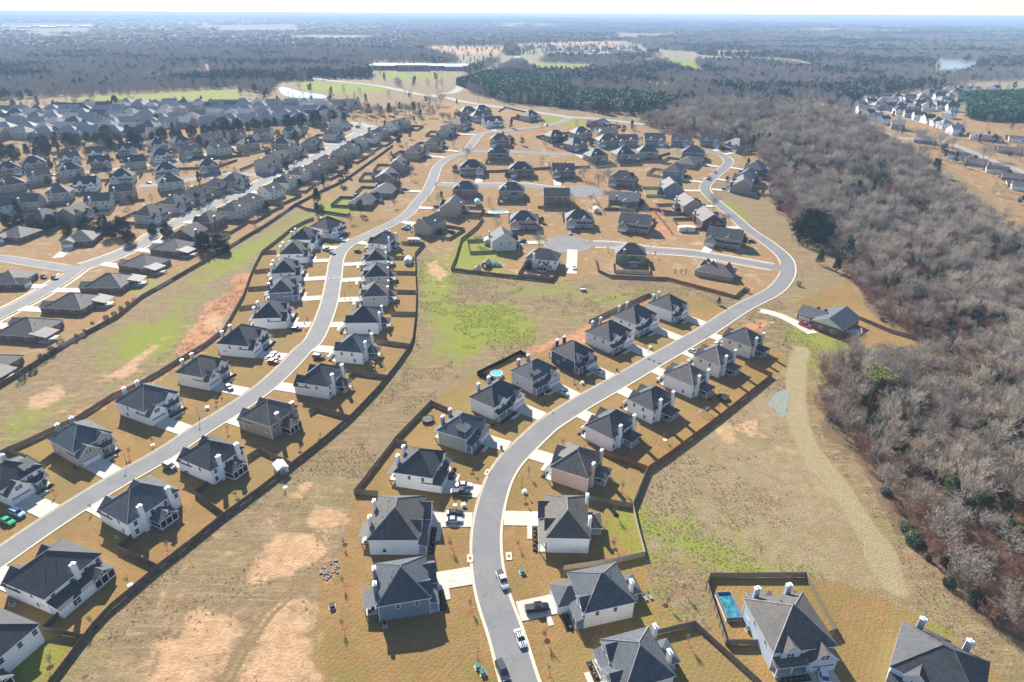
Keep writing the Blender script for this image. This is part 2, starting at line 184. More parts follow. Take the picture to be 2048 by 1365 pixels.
 ('old',1,-189.9,382.6,-1.746,16.3,12,'brick','brownroof','farther tall brick house beside the evergreens on the straight street',{'gar':-1,'chim':1,'twostory':1,'bp':'','gable':0,'road':20.2}),
 ('old',1,-191.1,358,-1.724,15.4,12.5,'brick','char2','nearer tall brick house beside the evergreens on the straight street',{'gar':1,'chim':1,'twostory':1,'bp':'','gable':1,'road':20.3}),
 ('old',1,-232.9,394.5,1.396,16.1,12.7,'paleGreen','char2','pale green two-storey house, first from the near end on the straight street, far side',{'gar':-1,'chim':1,'twostory':1,'bp':'','gable':0,'road':11.7}),
 ('old',1,-227,416.3,1.341,14.8,12.1,'stone','char2','grey two-storey house, second from the near end on the straight street, far side',{'gar':-1,'chim':1,'twostory':1,'bp':'','gable':0,'road':11.1}),
 ('old',1,-221.6,436.3,1.215,14.1,12.2,'tan','char','tan two-storey house, third from the near end on the straight street, far side',{'gar':-1,'chim':1,'twostory':1,'bp':'','gable':0,'road':11.5}),
 ('old',1,-215.3,455.3,1.238,14.2,12.5,'tan','char','tan two-storey house, fourth from the near end on the straight street, far side',{'gar':1,'chim':1,'twostory':1,'bp':'','gable':0,'road':12.7}),
 ('old',1,-207.2,469.1,1.403,16.4,12.6,'stone','char','grey two-storey house, fifth from the near end on the straight street, far side',{'gar':-1,'chim':1,'twostory':1,'bp':'','gable':0,'road':8.1}),
 ('old',1,-198.1,511.5,1.258,14.7,12.7,'stone','char','grey two-storey house, sixth from the near end on the straight street, far side',{'gar':-1,'chim':1,'twostory':1,'bp':'','gable':1,'road':6.8}),
 ('old',1,-195.4,535.8,1.258,14.4,12,'tan','char2','tan two-storey house, seventh from the near end on the straight street, far side',{'gar':1,'chim':1,'twostory':1,'bp':'','gable':1,'road':12.2}),
 ('old',1,-188.7,553.7,1.318,15.5,11.5,'tan','brownroof','tan two-storey house, eighth from the near end on the straight street, far side',{'gar':1,'chim':1,'twostory':1,'bp':'','gable':0,'road':10.9}),
 ('old',1,-281,420.8,-2.836,15.3,12.2,'paleGreen','char2','pale green two-storey house, first in the cluster above the evergreens',{'gar':-1,'chim':1,'twostory':1,'bp':'','gable':1,'road':40.9}),
 ('old',1,-276.7,442.3,-2.836,14.4,11.5,'tan','brownroof','tan two-storey house, second in the cluster above the evergreens',{'gar':1,'chim':1,'twostory':1,'bp':'','gable':1,'road':19.9}),
 ('old',1,-253.5,464.5,-2.542,16.3,12.7,'paleGreen','brownroof','pale green two-storey house, third in the cluster above the evergreens',{'gar':1,'chim':1,'twostory':1,'bp':'','gable':0,'road':7.4}),
 ('old',1,-282.8,395.7,1.432,14.7,11.6,'tan','brownroof','tan two-storey house, fourth in the cluster above the evergreens',{'gar':1,'chim':1,'twostory':1,'bp':'','gable':1,'road':61.8}),
 ('old',1,-295,385.7,1.432,16.3,11.7,'tan','char2','tan two-storey house, fifth in the cluster above the evergreens',{'gar':-1,'chim':1,'twostory':1,'bp':'','gable':0,'road':72.4}),
 ('old',1,-326.6,417.9,-2.836,14.2,11.8,'stone','char2','grey two-storey house, sixth in the cluster above the evergreens',{'gar':-1,'chim':1,'twostory':1,'bp':'','gable':1,'road':62.5}),
 ('old',1,-318.7,438.1,-2.836,14.3,11.9,'paleGreen','brownroof','pale green two-storey house, seventh in the cluster above the evergreens',{'gar':-1,'chim':1,'twostory':1,'bp':'','gable':0,'road':42.9}),
 ('old',1,-312.1,459.7,0.305,14.6,12.6,'white','char','white two-storey house, eighth in the cluster above the evergreens',{'gar':1,'chim':1,'twostory':1,'bp':'','gable':1,'road':26.9}),
 ('old',1,-295.8,477.9,0.305,15.4,12.4,'paleGreen','char','pale green two-storey house, ninth in the cluster above the evergreens',{'gar':-1,'chim':1,'twostory':1,'bp':'','gable':0,'road':12.6}),
 ('old',1,-271.4,495.9,0.565,15.9,11.7,'paleGreen','char','pale green two-storey house, tenth in the cluster above the evergreens',{'gar':1,'chim':1,'twostory':1,'bp':'','gable':0,'road':16.4}),
 ('old',1,-243.1,507.7,0.451,14.8,11.9,'stone','char2','grey two-storey house, eleventh in the cluster above the evergreens',{'gar':-1,'chim':1,'twostory':1,'bp':'','gable':0,'road':7.4}),
 ('old',1,-339.3,408.1,-2.395,14.5,12.7,'paleGreen','char','pale green two-storey house, twelfth in the cluster above the evergreens',{'gar':-1,'chim':1,'twostory':1,'bp':'','gable':1,'road':62.3}),
 ('old',1,-365.8,456.3,-2.395,16.3,12.4,'tan','brownroof','tan two-storey house, thirteenth in the cluster above the evergreens',{'gar':-1,'chim':1,'twostory':1,'bp':'','gable':0,'road':9.1}),
 ('old',1,-360.8,479.3,-2.4,14.3,12.1,'paleGreen','brownroof','pale green two-storey house, first from the frame edge in the second estate row',{'gar':1,'chim':1,'twostory':1,'bp':'','gable':1,'road':-4.3}),
 ('old',1,-345.7,494.5,-2.402,15.9,12.6,'greige','char','greige two-storey house, second from the frame edge in the second estate row',{'gar':-1,'chim':1,'twostory':1,'bp':'','gable':0,'road':-5.6}),
 ('old',1,-335.4,517.7,0.544,14.5,11.8,'tan','char','tan two-storey house, third from the frame edge in the second estate row',{'gar':1,'chim':1,'twostory':1,'bp':'','gable':1,'road':5.5}),
 ('old',1,-307.7,518.2,-2.598,15.3,11.6,'tan','char','tan two-storey house, fourth from the frame edge in the second estate row',{'gar':-1,'chim':1,'twostory':1,'bp':'','gable':1,'road':-3.3}),
 ('old',1,-295.9,538.5,0.777,16.5,11.8,'cream','char','cream two-storey house, fifth from the frame edge in the second estate row',{'gar':-1,'chim':1,'twostory':1,'bp':'','gable':0,'road':0.3}),
 ('old',1,-277.5,551.9,0.808,16.1,12.5,'tan','brownroof','tan two-storey house, sixth from the frame edge in the second estate row',{'gar':-1,'chim':1,'twostory':1,'bp':'','gable':1,'road':-3.4}),
 ('old',1,-256.2,560.8,-2.206,15.8,12,'paleGreen','char','pale green two-storey house, seventh from the frame edge in the second estate row',{'gar':1,'chim':1,'twostory':1,'bp':'','gable':1,'road':2.1}),
 ('old',1,-237.5,578.8,-2.206,14.9,12.1,'tan','char','tan two-storey house, eighth from the frame edge in the second estate row',{'gar':1,'chim':1,'twostory':1,'bp':'','gable':0,'road':6.5}),
 ('old',1,-207.2,579.5,-3.141,16,12.5,'tan','brownroof','tan two-storey house, ninth from the frame edge in the second estate row',{'gar':-1,'chim':1,'twostory':1,'bp':'','gable':0,'road':13.8}),
 ('old',1,-181.4,580,1.318,14.7,12.2,'tan','char','tan two-storey house, tenth from the frame edge in the second estate row',{'gar':1,'chim':1,'twostory':1,'bp':'','gable':0,'road':10.1}),
 ('old',1,-395.4,496.3,0.745,15.3,11.7,'tan','char','tan two-storey house, first from the frame edge in the third estate row',{'gar':1,'chim':1,'twostory':1,'bp':'','gable':0,'road':28.3}),
 ('old',1,-386.3,512.3,0.74,15.7,12,'tan','char','tan two-storey house, second from the frame edge in the third estate row',{'gar':-1,'chim':1,'twostory':1,'bp':'','gable':0,'road':33.8}),
 ('old',1,-368.1,529.2,0.701,14.5,11.9,'cream','brownroof','cream two-storey house, third from the frame edge in the third estate row',{'gar':1,'chim':1,'twostory':1,'bp':'','gable':1,'road':34.1}),
 ('old',1,-353.3,545.4,0.544,15.8,12.7,'cream','char2','cream two-storey house, fourth from the frame edge in the third estate row',{'gar':1,'chim':1,'twostory':1,'bp':'','gable':1,'road':38}),
 ('old',1,-335.9,559.2,0.59,14.1,11.7,'stone','char','grey two-storey house, fifth from the frame edge in the third estate row',{'gar':1,'chim':1,'twostory':1,'bp':'','gable':1,'road':41.3}),
 ('old',1,-316.4,573.6,0.777,14.3,12.6,'paleGreen','char','pale green two-storey house, sixth from the frame edge in the third estate row',{'gar':-1,'chim':1,'twostory':1,'bp':'','gable':0,'road':39.2}),
 ('old',1,-299.9,583,0.872,15.8,12.3,'stone','char','grey two-storey house, seventh from the frame edge in the third estate row',{'gar':1,'chim':1,'twostory':1,'bp':'','gable':0,'road':34.1}),
 ('old',1,-278.9,598.6,0.936,16.4,12.5,'tan','char','tan two-storey house, eighth from the frame edge in the third estate row',{'gar':-1,'chim':1,'twostory':1,'bp':'','gable':1,'road':26.3}),
 ('old',1,-259.7,609,0.766,14.1,12.1,'stone','char2','grey two-storey house, ninth from the frame edge in the third estate row',{'gar':-1,'chim':1,'twostory':1,'bp':'','gable':1,'road':17.2}),
 ('old',1,-236.2,615.6,0.022,14.7,12.4,'paleGreen','char','pale green two-storey house, tenth from the frame edge in the third estate row',{'gar':-1,'chim':1,'twostory':1,'bp':'','gable':1,'road':10.6}),
 ('old',1,-213.1,626.7,0.022,14.1,12,'greige','char2','greige two-storey house, eleventh from the frame edge in the third estate row',{'gar':-1,'chim':1,'twostory':1,'bp':'','gable':0,'road':21.3}),
 ('old',1,-171.3,617.1,1.383,15.7,12.5,'greige','char','greige two-storey house, twelfth from the frame edge in the third estate row',{'gar':1,'chim':1,'twostory':1,'bp':'','gable':0,'road':8}),
 ('old',1,-176.5,664.3,2.772,15.7,11.8,'paleGreen','char','pale green two-storey house, thirteenth from the frame edge in the third estate row',{'gar':-1,'chim':1,'twostory':1,'bp':'','gable':0,'road':18.6}),
 ('ranch',1,452,630.8,-0.532,15,9,'white','greyroof','small white house with a dark roof by the east road',{'gable':1,'gar':0,'low':1,'road':25.5}),
 ('ranch',1,457.8,622.7,-0.532,15,9,'tan','brownroof','tan cottage behind the east road',{'gable':1,'gar':0,'low':1,'road':25.5}),
 ('ranch',1,483.1,621.2,-0.532,15,9,'white','brownroof','white long cottage at the frame edge above the pickup',{'gable':1,'gar':0,'low':1,'road':25.5}),
 ('ranch',1,444.4,578.9,-0.532,15,9,'tan','brownroof','tan cottage with white wall beside the east road',{'gable':1,'gar':0,'low':1,'road':25.5}),
 ('ranch',1,388.8,615.1,-0.532,15,9,'slate','greyroof','small dark-roofed cottage under tall bare trees',{'gable':1,'gar':0,'low':1,'road':25.5}),
 ('ranch',1,387.4,559,-0.532,15,9,'white','char','white-walled cottage with dark roof and two white posts',{'gable':1,'gar':0,'low':1,'road':25.5}),
 ('ranch',1,390.4,538.3,-0.532,15,9,'tan','brownroof','tan cottage with dark hip roof beside the east road',{'gable':1,'gar':0,'low':1,'road':25.5}),
 ('ranch',1,393.4,516.1,-0.532,15,9,'white','char','white gabled cottage with grey roof near the wood',{'gable':1,'gar':0,'low':1,'road':25.5}),
 ('ranch',1,392.5,495.3,-0.532,15,9,'brick','brownroof','brick cottage with brown roof near the frame edge',{'gable':1,'gar':0,'low':1,'road':25.5}),
 ('ranch',1,383.1,470.6,-0.532,15,9,'white','brownroof','white cottage cut by the frame edge',{'gable':1,'gar':0,'low':1,'road':25.5}),
]
FAR_HOUSES = [
 ('far two-storey house in the packed estate below the green field','houses of the packed far estate',[(-458,789,3.1,15,13,'cream','greyroof',0,1,1),(-437,779,-0,17,13,'greige','greyroof',0,1,2),(-416,774,0,17,13,'stone','greyroof',0,1,3),(-408,791,0.3,15,12,'cream','greyroof',1,1,4),(-387,782,0,16,13,'tan','brownroof',0,1,5),(-370,782,-3,17,13,'cream','greyroof',0,1,6),(-347,779,0.2,18,13,'stone','greyroof',1,1,7),(-333,779,-2.9,18,13,'tan','greyroof',1,1,8),(-323,795,-3.1,18,12,'tan','greyroof',0,1,9),(-300,784,-0.2,19,13,'greige','greyroof',0,1,10),(-284,789,-3,16,13,'greige','greyroof',1,1,11),(-265,795,-3.1,16,12,'cream','greyroof',1,1,12),(-249,796,-0.1,16,13,'tan','greyroof',0,1,13),(-232,790,3,16,14,'cream','greyroof',1,1,14),(-209,786,-3.1,18,13,'cream','greyroof',1,1,15),(-192,789,0,18,14,'stone','greyroof',1,1,16),(-513,750,0,16,13,'cream','brownroof',1,2,1),(-495,748,-3,18,13,'stone','brownroof',1,2,2),(-484,759,2.9,18,13,'cream','greyroof',1,2,3),(-465,756,0.1,18,14,'greige','brownroof',1,2,4),(-444,756,-0.3,18,13,'stone','greyroof',0,2,5),(-430,762,0.1,18,14,'tan','greyroof',0,2,6),(-411,754,-0.2,18,12,'greige','greyroof',0,2,7),(-397,763,0,19,13,'stone','greyroof',1,2,8),(-373,753,-2.9,16,13,'greige','greyroof',1,2,9),(-360,766,3,18,12,'tan','greyroof',1,2,10),(-342,755,3.1,18,14,'tan','brownroof',1,2,11),(-324,767,-3.1,16,12,'cream','brownroof',1,2,12),(-308,759,0.2,16,12,'cream','greyroof',1,2,13),(-290,758,0.1,19,14,'cream','greyroof',0,2,14),(-274,769,0.1,18,14,'greige','greyroof',1,2,15),(-254,758,3.1,18,12,'stone','brownroof',1,2,16),(-240,765,2.9,17,12,'cream','greyroof',0,2,17),(-218,770,3,18,13,'greige','greyroof',0,2,18),(-199,768,-0.1,17,14,'cream','brownroof',1,2,19),(-559,728,3,16,12,'stone','brownroof',1,3,1),(-546,730,0,17,13,'greige','greyroof',1,3,2),(-525,730,-3,15,12,'tan','brownroof',0,3,3),(-511,733,0.1,17,13,'greige','greyroof',0,3,4),(-492,733,-2.9,18,14,'greige','greyroof',1,3,5),(-475,733,-2.9,16,13,'greige','brownroof',0,3,6),(-452,728,0.2,18,14,'cream','greyroof',1,3,7),(-440,736,0.1,16,14,'tan','greyroof',1,3,8),(-418,730,-0.1,18,12,'greige','brownroof',1,3,9),(-398,728,0.2,15,12,'cream','greyroof',1,3,10),(-387,737,2.9,18,13,'cream','greyroof',0,3,11),(-371,736,-0.2,15,13,'cream','greyroof',0,3,12),(-352,730,3,16,14,'greige','brownroof',1,3,13),(-331,730,0.2,18,13,'tan','greyroof',1,3,14),(-316,736,-3,18,14,'tan','greyroof',1,3,15),(-298,739,-3,16,13,'stone','greyroof',0,3,16),(-278,731,3.1,19,13,'cream','greyroof',1,3,17),(-266,739,0.3,16,13,'tan','greyroof',1,3,18),(-245,736,-3.1,17,12,'greige','greyroof',1,3,19),(-228,744,0.1,17,12,'stone','greyroof',1,3,20),(-211,738,-2.9,17,13,'cream','brownroof',0,3,21),(-192,735,0.3,16,13,'stone','brownroof',0,3,22),(-544,699,0.2,16,13,'greige','greyroof',0,4,1),(-532,706,-2.9,17,12,'stone','brownroof',0,4,2),(-518,709,-0.2,16,14,'tan','greyroof',1,4,3),(-493,704,3,18,12,'stone','greyroof',0,4,4),(-482,708,3.1,17,14,'greige','greyroof',1,4,5),(-467,712,0.1,19,13,'greige','greyroof',0,4,6),(-441,704,-3.1,18,13,'greige','brownroof',1,4,7),(-424,703,3.1,17,13,'tan','greyroof',1,4,8),(-412,713,2.9,16,13,'cream','greyroof',0,4,9),(-395,711,0.1,18,13,'tan','greyroof',0,4,10),(-377,714,-0.3,19,13,'tan','greyroof',0,4,11),(-357,712,2.9,16,14,'greige','brownroof',1,4,12),(-337,705,3.1,19,12,'cream','brownroof',1,4,13),(-322,713,-0.2,18,14,'stone','greyroof',1,4,14),(-303,713,2.9,16,13,'tan','greyroof',0,4,15),(-291,716,3,18,13,'greige','greyroof',1,4,16),(-271,718,-0,18,12,'tan','greyroof',0,4,17),(-251,717,-3,18,13,'greige','greyroof',0,4,18),(-234,709,-0,16,14,'cream','greyroof',0,4,19),(-216,709,-3,15,12,'cream','brownroof',1,4,20),(-196,710,3.1,17,14,'greige','greyroof',1,4,21),(-528,679,-3,18,13,'stone','brownroof',1,5,1),(-512,681,2.9,18,13,'greige','greyroof',0,5,2),(-498,687,3,17,12,'stone','brownroof',0,5,3),(-480,685,-3,18,12,'stone','greyroof',0,5,4),(-459,687,-0.2,18,12,'greige','greyroof',1,5,5),(-443,686,-2.9,15,14,'stone','greyroof',1,5,6),(-419,680,3,16,12,'cream','brownroof',0,5,7),(-405,684,-0.2,17,12,'greige','greyroof',1,5,8),(-382,681,-0.2,17,12,'cream','brownroof',1,5,9),(-367,683,-3.1,19,12,'tan','greyroof',0,5,10),(-350,689,0.2,18,14,'greige','greyroof',1,5,11),(-336,689,2.9,17,14,'cream','greyroof',0,5,12),(-311,686,3.1,18,13,'stone','greyroof',1,5,13),(-295,686,-3.1,17,12,'tan','greyroof',0,5,14),(-277,687,0,19,12,'cream','greyroof',1,5,15),(-258,688,0.2,19,13,'stone','greyroof',0,5,16),(-243,686,3.1,15,13,'stone','greyroof',1,5,17),(-224,692,0.2,19,13,'tan','greyroof',0,5,18),(-205,685,-0.1,16,13,'greige','greyroof',1,5,19),(-519,660,-0.2,19,14,'tan','greyroof',0,6,1),(-505,666,-3,16,13,'tan','greyroof',1,6,2),(-481,663,0.1,17,13,'cream','greyroof',1,6,3),(-462,663,-0.3,18,13,'tan','greyroof',0,6,4),(-445,666,-0,16,12,'tan','brownroof',0,6,5),(-423,662,0.3,18,14,'stone','greyroof',1,6,6),(-405,662,-0.1,18,13,'greige','greyroof',0,6,7),(-391,668,-3,17,13,'greige','greyroof',1,6,8),(-369,666,-2.9,18,12,'stone','greyroof',0,6,9),(-350,666,0,18,13,'cream','greyroof',1,6,10),(-333,668,2.9,15,13,'tan','greyroof',1,6,11),(-310,669,-3,16,14,'stone','greyroof',1,6,12),(-294,666,0.1,18,12,'tan','brownroof',0,6,13),(-496,638,0.1,16,12,'stone','greyroof',0,7,1),(-474,638,-2.9,17,14,'tan','greyroof',0,7,2),(-457,638,2.9,16,12,'stone','greyroof',0,7,3),(-438,639,-0.1,17,13,'stone','greyroof',1,7,4),(-417,639,-3.1,16,14,'cream','greyroof',0,7,5),(-399,646,-0.2,18,13,'stone','greyroof',0,7,6),(-376,641,3,18,12,'tan','greyroof',1,7,7),(-358,644,3.1,17,14,'greige','brownroof',0,7,8),(-486,615,-0.3,18,13,'tan','greyroof',1,8,1),(-465,618,3,18,13,'stone','greyroof',0,8,2),(-446,621,0.1,17,12,'tan','greyroof',0,8,3),(-424,622,-3,18,12,'stone','greyroof',0,8,4),(-406,624,0.2,18,14,'greige','greyroof',1,8,5),(-383,624,0.1,18,13,'tan','greyroof',0,8,6),(-358,618,-2.9,18,13,'cream','brownroof',1,8,7)]),
 ('far pale two-storey house in the estate beyond the bare wood','houses of the estate beyond the wood',[(405,767,-0.2,13,11,'white','greyroof',1),(397,738,-2.6,13,10,'white','char',1),(395,719,-2.8,12,9,'greige','greyroof',1),(395,702,-2.7,12,9,'white','char',1),(396,675,2.7,12,10,'stone','greyroof',1),(446,765,-0.2,12,10,'white','char',0),(444,740,2.9,12,9,'stone','char',1),(447,727,2.9,12,9,'white','char',1),(445,706,0,11,11,'white','char',1),(446,692,-0.2,11,11,'white','char',0),(446,679,-3,11,9,'white','greyroof',0),(441,652,-3.1,12,11,'white','greyroof',1),(423,811,-2.7,13,10,'white','greyroof',1),(449,837,3,11,10,'white','char',1),(471,854,2.9,12,10,'white','char',1),(490,860,2.9,12,10,'white','greyroof',0),(486,824,0.3,12,10,'white','char',0),(524,883,-0.4,13,10,'white','char',1),(551,901,3,11,10,'stone','greyroof',0),(623,987,3,12,9,'white','char',0),(574,902,-0.2,12,9,'white','char',1),(588,903,-2.7,12,9,'white','greyroof',0),(555,831,-3.1,12,10,'white','char',0),(498,796,0.3,12,10,'white','char',0),(487,738,0.5,11,10,'white','greyroof',0),(550,857,0.3,12,11,'white','greyroof',0),(638,968,0,12,10,'greige','char',0),(638,935,-2.7,12,10,'greige','char',0),(645,917,0.2,12,9,'white','char',0),(682,956,3.1,13,11,'stone','greyroof',0),(679,931,3,12,9,'greige','char',1),(721,965,2.7,12,11,'white','greyroof',1),(673,996,0.4,11,11,'white','char',0),(600,859,-0.5,11,9,'white','greyroof',0),(725,1013,0.4,11,10,'white','char',1),(687,907,-3,12,11,'greige','greyroof',1),(521,788,2.9,12,10,'white','char',1),(503,824,3,11,9,'stone','char',1),(587,946,-2.9,13,11,'greige','char',0)]),
 ('roof in the dense back rows of the estate beyond the wood','back rows of the east estate',[(512,892,3,12,10,'white','char',0),(608,812,0.5,12,9,'white','brownroof',0),(560,819,-3,12,10,'tan','char',0),(681,989,0.5,13,10,'white','greyroof',1),(446,794,-2.7,13,10,'greige','char',1),(471,850,0.4,11,10,'stone','brownroof',0),(611,817,-0.2,11,10,'white','char',0),(653,870,-2.8,12,11,'stone','char',1),(638,986,-0.5,13,10,'greige','greyroof',0),(505,899,-3,13,10,'stone','greyroof',1),(643,921,-3.1,13,10,'tan','greyroof',0),(516,802,-0.2,12,10,'greige','char',1),(477,788,0.3,11,9,'tan','brownroof',0),(698,920,0.2,12,11,'white','greyroof',0),(614,980,0.4,12,10,'greige','char',1),(540,820,-0.1,11,9,'greige','char',0),(614,897,2.7,12,10,'tan','brownroof',0),(437,799,0.2,12,10,'stone','greyroof',0),(477,850,-0.5,12,11,'white','greyroof',1),(531,857,2.7,12,9,'stone','char',0),(623,942,0.5,13,9,'white','brownroof',0),(493,885,2.7,12,9,'tan','char',1),(584,917,3,11,10,'tan','char',1),(547,780,0.1,12,11,'tan','greyroof',1),(470,881,0.1,13,9,'stone','greyroof',1),(686,1009,0,11,10,'white','greyroof',0),(453,798,0.4,13,9,'stone','brownroof',1),(464,796,-0.3,12,10,'stone','char',0),(662,941,-3,12,11,'stone','brownroof',0),(625,941,-2.6,13,11,'tan','char',1),(548,802,-2.9,13,10,'stone','greyroof',1),(656,895,2.9,12,10,'tan','char',1),(590,801,0.2,13,11,'tan','brownroof',1),(666,1003,-0,12,10,'stone','brownroof',0),(604,836,0.3,12,11,'tan','brownroof',0),(471,849,2.9,13,10,'white','greyroof',0),(510,863,-3.1,12,10,'white','greyroof',1),(629,919,-3.1,13,9,'greige','brownroof',1),(509,868,3.1,12,9,'greige','greyroof',1),(497,797,-0.4,12,10,'white','greyroof',0),(446,791,0.4,11,10,'tan','brownroof',1),(544,783,-2.6,12,10,'tan','greyroof',0)]),
 ('tiny distant house in the new estate by the pale field','tiny houses of the distant estate',[(124,2276,0.4,14,11,'greige','char',1),(281,2140,0.6,14,11,'tan','greyroof',1),(394,2224,0.8,14,11,'tan','char',1),(37,2262,0.6,14,11,'tan','greyroof',0),(231,2058,0.6,14,11,'greige','char',0),(164,2068,0.6,14,11,'greige','char',1),(60,2223,0.3,14,11,'stone','char',0),(113,2143,0.1,14,11,'stone','char',0),(299,2038,-0.7,14,11,'greige','char',0),(180,2231,-0.3,14,11,'tan','greyroof',1),(137,2332,-0.5,14,11,'white','greyroof',1),(317,2004,0.1,14,11,'tan','greyroof',0),(7,2161,0.3,14,11,'tan','char',1),(296,1944,-0.5,14,11,'stone','char',1),(373,2382,-0.7,14,11,'tan','greyroof',0),(119,2117,0.4,14,11,'stone','greyroof',1),(237,2012,0.6,14,11,'greige','greyroof',0),(359,2001,0,14,11,'white','char',1),(253,2090,0.3,14,11,'stone','char',1),(271,2442,-0.2,14,11,'greige','greyroof',1),(316,2163,0,14,11,'white','char',0),(57,2298,0.1,14,11,'greige','char',0),(109,2206,-0.7,14,11,'tan','char',0),(196,2116,-0.7,14,11,'white','char',0),(300,2086,-0.3,14,11,'greige','char',0),(14,2147,0.1,14,11,'tan','char',1),(296,2300,0.1,14,11,'white','greyroof',0),(379,2265,0.5,14,11,'white','char',0),(360,1892,0.3,14,11,'white','char',1),(429,2188,-0.5,14,11,'stone','char',1),(131,2314,-0.2,14,11,'stone','greyroof',0),(34,2354,0.7,14,11,'greige','greyroof',0),(236,2016,0,14,11,'greige','char',0),(363,1935,0.5,14,11,'white','char',1),(266,2390,0.6,14,11,'white','char',0),(122,2395,0.4,14,11,'stone','char',1),(184,2137,-0.4,14,11,'stone','char',1),(46,2169,-0.4,14,11,'tan','char',0),(197,2015,-0.5,14,11,'greige','char',0),(387,2224,-0.1,14,11,'white','char',1),(140,2120,0.7,14,11,'stone','char',0),(38,2235,-0.2,14,11,'stone','char',1),(326,1956,-0.6,14,11,'greige','char',0),(106,2154,0.5,14,11,'white','char',1),(376,2068,0.4,14,11,'greige','char',1),(61,2321,0.6,14,11,'greige','char',0),(354,1862,-0.4,14,11,'white','char',0),(210,2268,0.7,14,11,'greige','char',1),(250,2378,-0.8,14,11,'white','char',0),(14,2242,0.7,14,11,'white','greyroof',0),(293,2094,0,14,11,'greige','char',1),(309,1984,-0,14,11,'tan','greyroof',1),(93,2050,-0.8,14,11,'white','char',0),(37,2093,0.8,14,11,'tan','char',0),(357,2254,0.7,14,11,'stone','char',0),(163,2077,0.8,14,11,'greige','char',1),(190,2114,0.5,14,11,'greige','greyroof',1),(280,2408,0.6,14,11,'stone','char',0),(227,2175,0.1,14,11,'tan','char',0),(292,1896,0.1,14,11,'tan','char',0),(333,1862,0.6,14,11,'stone','char',0),(130,2158,-0.4,14,11,'tan','char',1),(268,2439,-0.6,14,11,'stone','char',0),(86,2314,0.4,14,11,'stone','greyroof',0),(288,1889,0.4,14,11,'greige','greyroof',1),(278,2382,-0.3,14,11,'greige','char',0),(288,2183,0.8,14,11,'greige','char',1),(356,1980,-0.2,14,11,'white','greyroof',1),(50,2190,0,14,11,'stone','char',1),(303,2261,-0.2,14,11,'white','char',0),(301,2233,-0.5,14,11,'greige','char',1),(301,2153,0.6,14,11,'stone','char',1),(33,2190,-0.6,14,11,'greige','char',0),(113,2102,0.8,14,11,'tan','char',0),(332,1981,0.5,14,11,'greige','greyroof',0)]),
]
